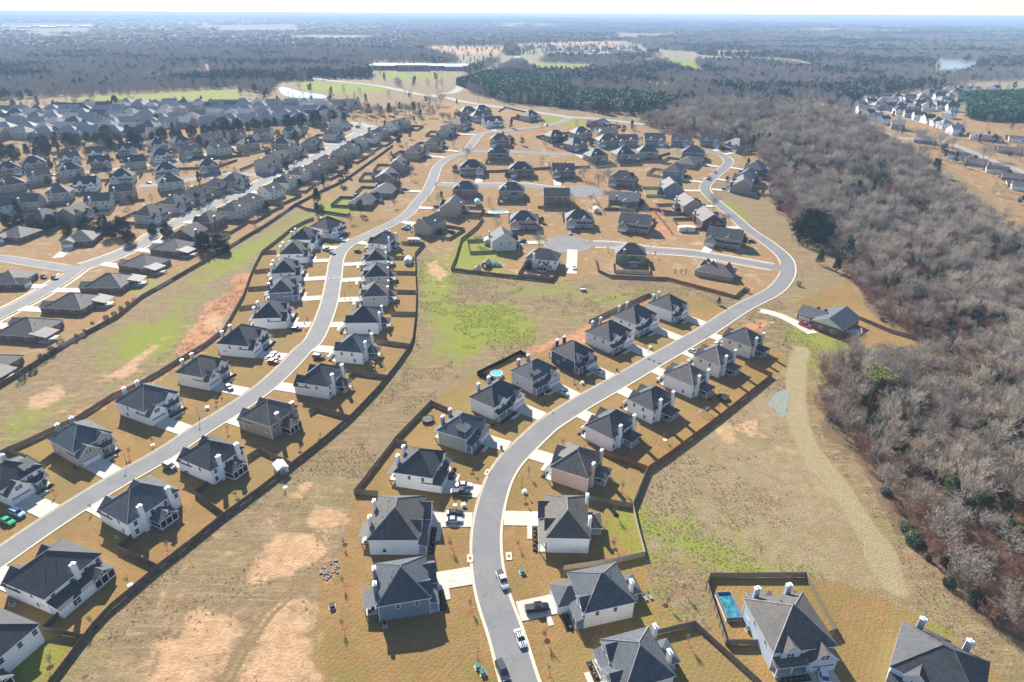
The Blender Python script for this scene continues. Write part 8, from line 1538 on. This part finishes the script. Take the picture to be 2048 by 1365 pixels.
# ================================================================ vehicles
PAINT = dict(silver=(.55,.56,.58), stripe=(.75,.76,.78), greydark=(.06,.065,.07), black=(.012,.013,.015), white=(.78,.78,.78), blueblack=(.03,.045,.07), blackgrey=(.05,.055,.06), paleblue=(.45,.58,.78), green=(.02,.42,.16), navy=(.02,.035,.10), bluegrey=(.20,.30,.45), red=(.55,.02,.02), blue=(.4,.5,.62))
for k, c_ in PAINT.items():
    m, t, b = base_mat('paint_'+k, .25, .5); b.inputs['Base Color'].default_value = rgb(c_); b.inputs['Coat Weight'].default_value = .6
simple('tyre', (.015,.015,.016), .8, .2, .2); simple('lampglass', (.8,.8,.78), .15, .5, .02); simple('redlamp', (.35,.01,.01), .2, .5, .05)
CARM = {}
def car_parts(kind, colr):
    if (kind, colr) in CARM: return CARM[kind, colr]
    L, w, hb, ht = dict(sedan=(4.7, .90, .93, 1.43), suv=(4.75, .95, 1.08, 1.76), pickup=(5.7, .99, 1.12, 1.86))[kind]
    S_ = [(-L/2, .42, .62, .80), (-L/2+.08, .30, hb-.1, .93), (-L/2+.5, .24, hb, 1), (-.6, .24, hb+.02, 1), (L*.2, .24, hb, 1), (L/2-.55, .26, hb-.12, .98), (L/2-.12, .30, hb-.28, .90), (L/2, .42, .6, .78)]
    b_ = MB(); k = 0
    for x, z0, z1, f in S_:
        y = w*f; c = .13; b_.v += [(x,-y+c,z0), (x,-y,z0+c), (x,-y,z1-c*1.2), (x,-y+c*1.6,z1), (x,y-c*1.6,z1), (x,y,z1-c*1.2), (x,y,z0+c), (x,y-c,z0)]
    n = len(S_)
    for i in range(n-1):
        for j in range(8): b_.f.append((i*8+j, i*8+(j+1) % 8, (i+1)*8+(j+1) % 8, (i+1)*8+j)); b_.m.append(0)
    b_.f += [tuple(range(8))[::-1], tuple(range((n-1)*8, n*8))]; b_.m += [0, 0]
    c0, c1, r0, r1 = dict(sedan=(-L*.36, L*.21, -L*.2, L*.05), suv=(-L*.49, L*.22, -L*.43, L*.09), pickup=(-L*.12, L*.24, -L*.09, L*.13))[kind]
    g_ = MB(); B = [(c0,-w*.93,hb-.02), (c1,-w*.93,hb-.02), (c1,w*.93,hb-.02), (c0,w*.93,hb-.02)]; T_ = [(r0,-w*.72,ht-.05), (r1,-w*.72,ht-.05), (r1,w*.72,ht-.05), (r0,w*.72,ht-.05)]
    for i in range(4): g_.face([B[i], B[(i+1) % 4], T_[(i+1) % 4], T_[i]], 0)
    rf = MB(); rf.box(r0-.03, r1+.03, -w*.73, w*.73, ht-.06, ht, 0, True)
    for i in range(4): rf.bar(Vector(B[i])+Vector((0,0,.02)), T_[i], .045, 0)
    if kind != 'pickup':
        for s in (-1, 1): rf.bar(((c0+c1)/2-.1, s*w*.935, hb), ((r0+r1)/2-.1, s*w*.73, ht-.05), .045, 0)
    P_ = [('body', b_.mesh('body', [M['paint_'+colr]])), ('window_glass', g_.mesh('window_glass', [M['glass']])), ('roof_panel', rf.mesh('roof_panel', [M['paint_'+colr]]))]
    if kind == 'pickup':
        bd = MB(); bd.box(-L/2+.15, c0-.1, -w*.8, w*.8, hb+.0, hb+.025, 0); P_.append(('cargo_bed', bd.mesh('cargo_bed', [M['black']])))
    if colr == 'stripe':
        st = MB(); 
        for s in (-.2, .2): st.box(c1+.05, L/2-.5, s-.11, s+.11, hb-.05, hb+.008, 0); st.box(r0, r1, s-.11, s+.11, ht, ht+.006, 0)
        P_.append(('stripe', st.mesh('stripe', [M['bk_stripe']])))
    if 'wheel' not in CARM:
        wh = MB()
        for q in (-1, 1): pass
        N_ = 12; R_ = .34; k = 0
        for yy in (-.11, .11):
            for rr_ in (R_, R_*.62):
                for i in range(N_): a = 2*math.pi*i/N_; wh.v.append((rr_*math.cos(a), yy, rr_*math.sin(a)))
        for i in range(N_):
            j = (i+1) % N_
            for q, mt in (((i, j, 2*N_+j, 2*N_+i), 0), ((i, N_+i, N_+j, j), 0), ((2*N_+i, 2*N_+j, 3*N_+j, 3*N_+i), 0)): wh.f.append(q); wh.m.append(mt)
        wh.f += [tuple(range(N_, 2*N_)), tuple(range(3*N_, 4*N_))]; wh.m += [1, 1]; CARM['wheel'] = wh.mesh('wheel', [M['tyre'], M['metal']])
        hl = MB(); hl.box(-.04, .04, -.2, .2, -.07, .07, 0, True); CARM['hl'] = hl.mesh('headlight', [M['lampglass']]); CARM['tl'] = hl.mesh('tail_light', [M['redlamp']])
    CARM[kind, colr] = (P_, L, w, hb); return CARM[kind, colr]
simple('bk_stripe', (.02,.02,.03), .3, .5, .1)
for kind, colr, x, y, hd, lab in CARS:
    P_, L, w, hb = car_parts(kind, colr); e = tag(empty('parked_car' if kind != 'pickup' else 'pickup_truck', (x, y, .035 if True else 0), hd), lab, 'pickup' if kind == 'pickup' else 'car')
    onroad = min(np.min(np.hypot(*(np.array(RS[k2])-[x, y]).T)) for k2 in ('west', 'central', 'left', 'leftmid')) < 4.0
    e.location.z = .05 if onroad else .16
    for nm, ms in P_: put(nm, ms, e)
    for sx in (-.31, .31):
        for sy in (-1, 1): put('wheel', CARM['wheel'], e, (sx*L, sy*(w-.08), .34))
    for sy in (-1, 1): put('headlight', CARM['hl'], e, (L/2-.1, sy*w*.62, hb-.38)); put('tail_light', CARM['tl'], e, (-L/2+.05, sy*w*.7, hb-.25))

# ================================================================ small things
simple('lampglobe', (.85,.85,.84), .3, .4, .02); simple('boxgreen', (.08,.22,.16), .5, .4, .1); simple('boxwhite', (.66,.66,.62), .5, .4, .1); simple('bingreen', (.02,.20,.05), .5, .4, .1); simple('binblue', (.03,.10,.20), .5, .4, .1); simple('poolblue', (.10,.42,.62), .3, .4, .1); simple('poolliner', (.05,.20,.42), .4, .4, .1)
m, t, b = base_mat('poolwater', .05, .5); f = noise(t, 1.1, 4); t.links.new(mixc(t, sstep(t, f, .42, .62), (.03,.13,.13), (.06,.26,.33)), b.inputs['Base Color'])
m, t, b = base_mat('turquoise', .06, .5); b.inputs['Base Color'].default_value = (.10,.62,.55,1)
simple('trampmat', (.02,.022,.026), .6, .3, .1); simple('shedmetal', (.62,.64,.67), .4, .4, .06); simple('woodfresh', (.36,.22,.12), .8, .2, .2, 3); simple('boatcover', (.10,.36,.55), .6, .3, .1); simple('rock', (.30,.30,.29), .9, .1, .3, 2); simple('polewood', (.13,.10,.08), .9, .1, .2); simple('beige', (.52,.46,.38), .7, .2, .1); simple('darkred', (.10,.045,.03), .7, .2, .1)
BOXC = ['boxwhite', 'boxgreen', 'boxgreen', 'boxgreen', 'boxwhite', 'boxwhite', 'boxwhite', 'boxwhite', 'black', 'boxgreen']; bc = 0
def thing(name, x, y, rz, lab, cat): return tag(empty(name, (x, y, 0), rz), lab, cat)
def add(mbfun, name, mats, root, **k):
    mb = MB(); mbfun(mb); return mb.build(name, mats if isinstance(mats, list) else M[mats], root, **k)
for kind, x, y, rz, lab, grp in SMALL:
    if kind == 'lamp':
        e = thing('street_lamp', x, y, 0, lab, 'lamp'); add(lambda q: (q.lathe([(.16, 0), (.16, .5), (.06, .6), (.05, 3.9), (.09, 3.95), (.09, 4.05)], 8), q.bar((-.35, 0, 3.5), (.35, 0, 3.5), .025)), 'pole', 'black', e)
        add(lambda q: q.lathe([(.0, 4.05), (.2, 4.12), (.27, 4.32), (.2, 4.52), (0, 4.6)], 10), 'globe', 'lampglobe', e); add(lambda q: q.lathe([(.21, 4.53), (.12, 4.63), (.0, 4.72)], 8), 'cap', 'black', e)
    elif kind == 'box':
        e = thing('utility_box', x, y, rz, lab, 'utility box'); add(lambda q: q.box(-.75, .75, -.7, .7, 0, .15), 'pad', 'concrete', e)
        add(lambda q: (q.box(-.55, .55, -.5, .5, .15, .85), q.face([(-.6,-.55,.85), (.6,-.55,.85), (.6,.55,1.0), (-.6,.55,1.0)]), q.face([(-.6,-.55,.8), (.6,-.55,.8), (.6,-.55,.85), (-.6,-.55,.85)])), 'cabinet', BOXC[bc % 10], e); bc += 1
    elif kind == 'bin':
        e = thing('wheeled_bin', x, y, rz, lab, 'bin'); mt = 'bingreen' if 'green' in lab else ('binblue' if 'blue' in lab else 'black')
        def bb(q):
            B = [(-.26,-.28,.08), (.26,-.28,.08), (.26,.28,.08), (-.26,.28,.08)]; T_ = [(-.33,-.38,1.05), (.33,-.38,1.05), (.33,.38,1.05), (-.33,.38,1.05)]
            for i in range(4): q.face([B[i], B[(i+1) % 4], T_[(i+1) % 4], T_[i]])
        add(bb, 'body', mt, e); add(lambda q: q.box(-.36, .36, -.42, .45, 1.05, 1.13, 0, True), 'lid', mt, e)
        for s in (-1, 1): add(lambda q: q.bar((s*.3-.03, .3, .13), (s*.3+.03, .3, .13), .13, 0, 10), 'wheel', 'tyre', e)
    elif kind == 'trampoline':
        e = thing('trampoline', x, y, 0, lab, 'trampoline'); add(lambda q: q.lathe([(0, .85), (1.75, .85)], 24), 'jumping_mat', 'trampmat', e); add(lambda q: q.lathe([(1.75, .86), (1.8, .9), (2.15, .9), (2.15, .82)], 24), 'pad', 'tyre', e)
        for i in range(6): a = i*math.pi/3; add(lambda q: q.bar((2.05*math.cos(a), 2.05*math.sin(a), 0), (2.05*math.cos(a), 2.05*math.sin(a), 2.4), .035, 0, 5), 'leg', 'black', e)
        add(lambda q: q.lathe([(2.05, 2.36), (2.09, 2.4), (2.05, 2.44)], 24), 'top_hoop', 'black', e)
    elif kind == 'roundpool':
        e = thing('round_pool', x, y, 0, lab, 'pool'); add(lambda q: q.lathe([(2.3, 0), (2.3, 1.2), (2.45, 1.22), (2.45, 1.27), (2.22, 1.27), (2.22, .95)], 28), 'pool_wall', 'boxwhite', e); add(lambda q: q.lathe([(0, 1.05), (2.22, 1.05)], 28), 'water', 'turquoise', e)
        add(lambda q: (q.bar((2.4, -.25, 0), (2.3, -.25, 1.7), .03), q.bar((2.4, .25, 0), (2.3, .25, 1.7), .03), [q.box(2.3, 2.45, -.25, .25, z, z+.05) for z in (.3, .6, .9)]), 'ladder', 'whitecap', e)
    elif kind == 'rectpool':
        e = thing('rectangular_pool', x, y, rz, lab, 'pool'); a, c_ = 1.75, 3.6
        add(lambda q: (q.box(-a, a, -c_, -c_+.15, 0, 1.25), q.box(-a, a, c_-.15, c_, 0, 1.25), q.box(-a, -a+.15, -c_+.15, c_-.15, 0, 1.25), q.box(a-.15, a, -c_+.15, c_-.15, 0, 1.25)), 'pool_wall', 'metal', e)
        add(lambda q: (q.box(-a+.15, a-.15, -c_+.15, -c_+.17, .3, 1.26), q.box(-a+.15, a-.15, c_-.17, c_-.15, .3, 1.26), q.box(-a+.15, -a+.17, -c_+.17, c_-.17, .3, 1.26), q.box(a-.17, a-.15, -c_+.17, c_-.17, .3, 1.26)), 'liner', 'poolliner', e)
        add(lambda q: q.face([(-a+.17, -c_+.17, .72), (a-.17, -c_+.17, .72), (a-.17, c_-.17, .72), (-a+.17, c_-.17, .72)]), 'water', 'poolwater', e)
        add(lambda q: q.box(-a-.07, a+.07, -c_-.07, c_+.07, 0, .1), 'base', 'whitecap', e)
    elif kind == 'inpool':
        e = thing('inground_pool', x, y, rz, lab, 'pool'); add(lambda q: q.box(-7, 7, -4.5, 4.5, 0, .1), 'deck', 'concrete', e); add(lambda q: q.box(-4.6, 4.6, -2.3, 2.3, .1, .125), 'water', 'turquoise', e)
    elif kind == 'shed':
        e = thing('shed', x, y, rz, lab, 'shed'); w, d, h = (1.6, 1.9, 2.1) if 'small' in lab or 'beige' in lab else ((5.0, 2.0, 2.6) if 'long' in lab else (1.9, 2.5, 2.3)); wm_ = 'beige' if 'beige' in lab else ('darkred' if 'dark barn' in lab else 'boxwhite'); rm_ = M['shedmetal'] if 'white' in lab else (M['poolblue'] if 'blue-roof' in lab else M['roof_char2'])
        add(lambda q: (q.box(-w, w, -d, d, 0, h, 0, top=False), q.face([(-w,-d,h), (w,-d,h), (0,-d,h+w*.55)] if w < 4 else [(-w,-d,h), (w,-d,h), (w,-d,h+.05)]), q.face([(-w,d,h), (w,d,h), (0,d,h+w*.55)] if w < 4 else [(-w,d,h), (w,d,h), (w,d,h+.05)])), 'wall', wm_, e)
        add(lambda q: gable(q, -w, w, -d, d, h, .55 if w < 4 else .08, .15), 'roof', [rm_, M['trim']], e); add(lambda q: (q.box(-.7, .7, -d-.05, -d, .1, 1.95), q.box(-.02, .02, -d-.07, -d-.05, .1, 1.95)), 'door', 'trim' if wm_ != 'boxwhite' else 'metal', e)
        add(lambda q: q.box(w, w+.04, -.4, .4, 1.2, 1.8), 'window', 'glass', e)
    elif kind == 'camper':
        e = thing('camper_trailer', x, y, rz, lab, 'camper'); add(lambda q: (q.box(-3.6, 3.4, -1.2, 1.2, .7, 3.0), q.box(3.4, 3.9, -1.15, 1.15, 1.0, 2.7)), 'body', 'boxwhite', e); add(lambda q: (q.box(-2.8, -1.6, -1.23, -1.2, 1.7, 2.4), q.box(-.6, .8, -1.23, -1.2, 1.7, 2.4), q.box(1.8, 2.6, -1.23, -1.2, 1.7, 2.4)), 'window', 'glass', e)
        add(lambda q: q.box(-3.6, 3.9, -1.225, -1.2, 1.15, 1.4), 'stripe', 'metal', e); add(lambda q: q.box(.0, .9, -.4, .4, 3.0, 3.3), 'roof_unit', 'whitecap', e)
        for sx in (-.7, .2):
            for s in (-1, 1): put('wheel', CARM['wheel'], e, (sx, s*1.1, .34))
        add(lambda q: q.bar((3.6, 0, .7), (5.2, 0, .6), .07), 'tow_bar', 'black', e)
    elif kind == 'boat':
        e = thing('boat', x, y, rz, lab, 'boat'); S_ = [(-3, 1.0), (0, 1.1), (2, .8), (3.2, .05)]
        def hull(q):
            for (xa, wa), (xb, wb) in zip(S_, S_[1:]):
                for s in (-1, 1): q.face([(xa, s*wa, 1.5), (xb, s*wb, 1.6), (xb, s*wb*.4, .6), (xa, s*wa*.5, .5)])
                q.face([(xa, -wa, 1.5), (xa, wa, 1.5), (xb, wb, 1.6), (xb, -wb, 1.6)])
            q.face([(-3, -1, 1.5), (-3, 1, 1.5), (-3, .5, .5), (-3, -.5, .5)])
        add(hull, 'hull', 'boxwhite', e); add(lambda q: (q.face([(-2.8,-.95,1.55), (-.2,-1.0,1.55), (-.2,0,2.2), (-2.8,0,2.0)]), q.face([(-2.8,.95,1.55), (-.2,1.0,1.55), (-.2,0,2.2), (-2.8,0,2.0)]), q.face([(-.2,-1,1.55), (2.6,-.4,1.65), (2.6,.4,1.65), (-.2,1,1.55), (-.2,0,2.2)])), 'cover', 'boatcover', e)
        add(lambda q: (q.box(-2.8, 2.6, -.5, .5, .4, .5), [q.bar((-.6, s*.8-.1, .32), (-.6, s*.8+.1, .32), .32, 0, 10) for s in (-1, 1)]), 'trailer', 'black', e)
    elif kind == 'mower':
        e = thing('utility_buggy', x, y, rz, lab, 'buggy'); add(lambda q: (q.box(-1.5, 1.5, -.7, .7, .45, 1.0), q.box(-1.5, -.3, -.7, .7, 1.0, 1.25)), 'body', 'shedmetal', e); add(lambda q: (q.box(-.3, 1.0, -.7, .7, 1.85, 1.93, 0, True), [q.bar((a, s*.65, 1.0), (a, s*.65, 1.85), .035) for a in (-.25, .95) for s in (-1, 1)]), 'canopy', 'black', e)
        for sx in (-1, 1):
            for s in (-1, 1): put('wheel', CARM['wheel'], e, (sx, s*.7, .34))
    elif kind in ('playset', 'swing'):
        e = thing('playset' if kind == 'playset' else 'swing_set', x, y, rz, lab, 'playground'); mt = 'woodfresh' if kind == 'playset' else 'whitecap'
        add(lambda q: ([q.bar((a, s*1.2, 0), (a, 0, 2.4), .07) for a in (-1.6, 1.8) for s in (-1, 1)], q.bar((-1.6, 0, 2.4), (1.8, 0, 2.4), .08)), 'frame', mt, e)
        for a in (-.7, .2, 1.1): add(lambda q: (q.bar((a, 0, 2.4), (a, .1, .5), .02), q.bar((a+.4, 0, 2.4), (a+.4, .1, .5), .02), q.box(a, a+.4, -.05, .25, .46, .5, 0, True)), 'swing', 'black', e)
        if kind == 'playset':
            add(lambda q: ([q.bar((-3.2+a, b2, 0), (-3.2+a, b2, 2.7), .07) for a in (0, 1.5) for b2 in (-.75, .75)], q.box(-3.2, -1.7, -.75, .75, 1.3, 1.4, 0, True)), 'tower', mt, e); add(lambda q: gable(q, -3.2, -1.7, -.75, .75, 2.7, .8, .15), 'roof', [M['woodfresh'], M['woodfresh']], e); add(lambda q: q.face([(-3.2,-.4,1.4), (-3.2,.4,1.4), (-5.2,.4,.2), (-5.2,-.4,.2)]), 'slide', 'bingreen', e)
    elif kind == 'deck':
        e = thing('deck', x, y, rz, lab, 'deck'); add(lambda q: q.box(-3, 3, -2.2, 2.2, 0, .7), 'platform', 'patio', e)
        for (a, b2, c2, d2) in ((-3, -2.2, 3, -2.2), (3, -2.2, 3, 2.2), (-3, -2.2, -3, 2.2)): add(lambda q: (q.bar((a, b2, 1.6), (c2, d2, 1.6), .07), q.bar((a, b2, .95), (c2, d2, .95), .05), [q.bar((a+(c2-a)*i/12, b2+(d2-b2)*i/12, .7), (a+(c2-a)*i/12, b2+(d2-b2)*i/12, 1.6), .045 if i % 4 == 0 else .025) for i in range(13)]), 'railing', 'trim', e)
        add(lambda q: [q.box(-3-.35*(i+1), -3-.35*i, -.8, .8, 0, .6-.17*i) for i in range(3)], 'stair', 'trim', e)
    elif kind == 'lounger':
        for q_, sx in enumerate((-.65, .65)):
            c_, s_ = math.cos(rz), math.sin(rz); e = thing('sun_lounger', x+sx*c_, y+sx*s_, rz, ('lounger nearer the house on the green patch', 'lounger farther from the house on the green patch')[q_], 'lounger')
            add(lambda q: (q.box(-.32, .32, -.9, .4, .3, .36, 0, True), [q.bar((a, b2, 0), (a, b2, .3), .025) for a in (-.28, .28) for b2 in (-.8, .35)]), 'seat', 'metal', e); add(lambda q: q.face([(-.32,.4,.36), (.32,.4,.36), (.32,.95,.75), (-.32,.95,.75)]), 'backrest', 'metal', e)
    elif kind == 'ac':
        e = thing('air_conditioner', x, y, rz, lab, 'air conditioner'); add(lambda q: q.box(-.6, .6, -.6, .6, 0, .1), 'pad', 'concrete', e); add(lambda q: q.box(-.45, .45, -.45, .45, .1, .95), 'cabinet', 'metal', e); add(lambda q: q.lathe([(.38, .95), (.38, .99), (.1, 1.0), (0, 1.0)], 14), 'fan_grille', 'black', e)
    elif kind == 'rocks':
        for i in range(46):
            a = random.uniform(0, 6.28); q_ = math.sqrt(random.random()); s = random.uniform(.18, .42); mb = MB()
            mb.lathe([(0, -.2*s), (s*.8, 0), (s, s*.35), (s*.6, s*.75), (0, s*.85)], 6); mb.v = [(vx*random.uniform(.75, 1.2), vy*random.uniform(.75, 1.2), vz) for vx, vy, vz in mb.v]
            tag(mb.build('drain_rock', M['rock'], loc=(x+2.2*q_*math.cos(a), y+3.2*q_*math.sin(a), .05), rz=a), 'grey rock in the drain heap beside the sandy ground', 'rock', 'rocks of the drain heap')
    elif kind == 'hump':
        P_ = RS['central' if 'central' in lab else 'west']; i = int(np.argmin([np.hypot(p[0]-x, p[1]-y) for p in P_])); tv = P_[i+1]-P_[i-1]; a = math.atan2(tv[1], tv[0])
        e = thing('speed_hump', float(P_[i][0]), float(P_[i][1]), a, lab, 'speed hump')
        def hm(q):
            pr = [(-1.8, .04), (-.9, .10), (0, .125), (.9, .10), (1.8, .04)]
            for (xa, za), (xb, zb) in zip(pr, pr[1:]): q.face([(xa,-3.4,za), (xb,-3.4,zb), (xb,3.4,zb), (xa,3.4,za)])
        add(hm, 'ramp', 'asphalt', e)
        for yy in (-2.4, 0, 2.4): add(lambda q: q.box(-1.1, -.2, yy-.5, yy+.5, .08, .13), 'painted_bar', 'whitering' if 'white' in lab else 'black', e)
    elif kind == 'school':
        e = thing('school_building', x, y, .03, lab, 'building'); S_ = [(-98, 98, -25, 25, 8), (-40, 20, -42, -25, 10), (55, 90, -38, -25, 7)]
        add(lambda q: [q.box(*s[:4], 0, s[4], 0, top=False) for s in S_], 'wall', 'wall_brown', e)
        for s in S_: add(lambda q: q.box(s[0]-1, s[1]+1, s[2]-1, s[3]+1, s[4], s[4]+.8, 0, True), 'roof', 'shedmetal', e)
        for i in range(24): add(lambda q: q.box(-2.4, 2.4, -.3, 0, 3, 6), 'window', 'glass', e, loc=(-92+i*8.0, -25 if not -40 < -92+i*8.0 < 20 else -42, 0))
    elif kind == 'farshed':
        for q_ in range(3):
            e = thing('industrial_shed', x+q_*130-130, y+q_*50, .1, ('first', 'second', 'third')[q_]+' long white roof of '+lab, 'building'); add(lambda q: q.box(-45, 45, -22, 22, 0, 9, 0, top=False), 'wall', 'beige', e); add(lambda q: gable(q, -45, 45, -22, 22, 9, .08, 1, 'x'), 'roof', [M['shedmetal'], M['trim']], e)
    elif kind == 'pole':
        e = thing('utility_pole', x, y, .4, lab, 'pole'); add(lambda q: q.bar((0,0,0), (0,0,13), .2, 0, 7, .13), 'pole', 'polewood', e); add(lambda q: (q.bar((-1.5,0,12.2), (1.5,0,12.2), .09), q.bar((-1.1,0,11.2), (1.1,0,11.2), .08)), 'crossarm', 'polewood', e)

# ================================================================ rough grass of the open fields
gx_, gy_ = jitter_grid(-140, 130, 82, 330, .95)
k_ = ~polys(gx_, gy_, 'lawn') & ~polys(gx_, gy_, 'wood') & (np.abs(gx_) < gy_*.92+25)
for k2 in ('west', 'central', 'left', 'court'): k_ &= dist_line(gx_, gy_, [tuple(p) for p in RS[k2][::2]]) > 5.2
k_ &= ~(polys(gx_, gy_, 'mixed') & (rng.random(len(gx_)) < .6)) & (dist_line(gx_, gy_, MOWN) > 3.6) & (dist_line(gx_, gy_, TRACK) > 2.6) & ~(polys(gx_, gy_, 'sand') & (rng.random(len(gx_)) < .85)) & ~inside(gx_, gy_, PONDS[2]) & ~inside(gx_, gy_, [GDRIVE[0], GDRIVE[-1], (GDRIVE[-1][0], GDRIVE[-1][1]+9), (GDRIVE[0][0], GDRIVE[0][1]+9)])
k_ &= (vnoise(gx_, gy_, 4, 91)*.5+vnoise(gx_, gy_, 17, 92)*.5) > .52
gx_, gy_ = gx_[k_], gy_[k_]; n = len(gx_); gr = polys(gx_, gy_, 'green')
simple('straw', (.46,.34,.20), .9, .1, .3, .5); simple('straw2', (.34,.24,.14), .9, .1, .3, .5); simple('weed', (.21,.26,.04), .8, .1, .3, .5)
def tuft(seed, m):
    random.seed(seed); mb = MB()
    for i in range(9):
        a = random.uniform(0, 6.3); d = Vector((math.cos(a)*random.uniform(.15, .5), math.sin(a)*random.uniform(.15, .5), random.uniform(.15, .42))); p = Vector((random.uniform(-.25, .25), random.uniform(-.25, .25), 0)); rib(mb, p, p+d, .045)
    return mb.mesh('tuft', [M[m]])
TS = [tuft(1, 'straw'), tuft(2, 'straw'), tuft(3, 'straw2'), tuft(4, 'straw2'), tuft(5, 'weed'), tuft(6, 'weed')]
idx = np.where(rng.random(n) < .55, rng.integers(0, 2, n), 2+rng.integers(0, 2, n)); idx = np.where(gr & (rng.random(n) < .75), 4+rng.integers(0, 2, n), idx); s_ = rng.uniform(.5, 1.25, n)
scatter('rough_grass', gx_, gy_, np.zeros(n), rng.uniform(0, 6.28, n), np.column_stack([s_, s_, s_*rng.uniform(.5, 1.0, n)]), idx, TS, 'rough straw-coloured grass and weeds of the open fields', 'grass')

# ================================================================ set everything on the rising land
for o in list(col.objects):
    if o.parent is not None or o.name in ('camera', 'sun') or o.name.split('.')[0] == 'ground': continue
    if o.type == 'MESH' and o.location.length == 0:          # sheets and masses laid out in site coordinates
        me = o.data; n = len(me.vertices); a = np.empty(n*3, np.float32); me.vertices.foreach_get('co', a); a = a.reshape(-1, 3)
        a[:, 2] += terr(a[:, 1])+(.10 if o.name.split('.')[0] in ('road', 'kerb', 'pond') and a[:, 1].max() > 700 else 0)*np.clip((a[:, 1]-420)/200, 0, 1); me.vertices.foreach_set('co', a.ravel()); me.update()
    else:
        z0 = float(terr(o.location.y)); o.location.z += z0
        if o.name.split('.')[0] == 'fence':
            for ch in o.children: ch.location.z += float(terr(o.location.y+ch.location.y))-z0
        elif o.name.split('.')[0] == 'driveway' and o.location.y > 285:
            dy = math.cos(o.rotation_euler.z); sl_ = float(terr(o.location.y+.5)-terr(o.location.y-.5)); o.rotation_mode = 'XYZ'; o.rotation_euler = (math.atan(sl_*dy), 0, o.rotation_euler.z)

# ================================================================ the hazy air
hz = MB(); hz.box(-17000, 17000, -2000, 17000, -24, 133, 0, True)
m = bpy.data.materials.new('haze'); m.use_nodes = True; t = m.node_tree; t.nodes.remove(t.nodes['Principled BSDF'])
pv = t.nodes.new('ShaderNodeVolumePrincipled'); pv.inputs['Color'].default_value = (.50,.70,1.0,1); pv.inputs['Density'].default_value = HAZE; pv.inputs['Anisotropy'].default_value = .0
t.links.new(pv.outputs[0], t.nodes['Material Output'].inputs['Volume'])
tag(hz.build('haze', m), 'pale blue haze thickening toward the horizon', 'haze', None, 'stuff')
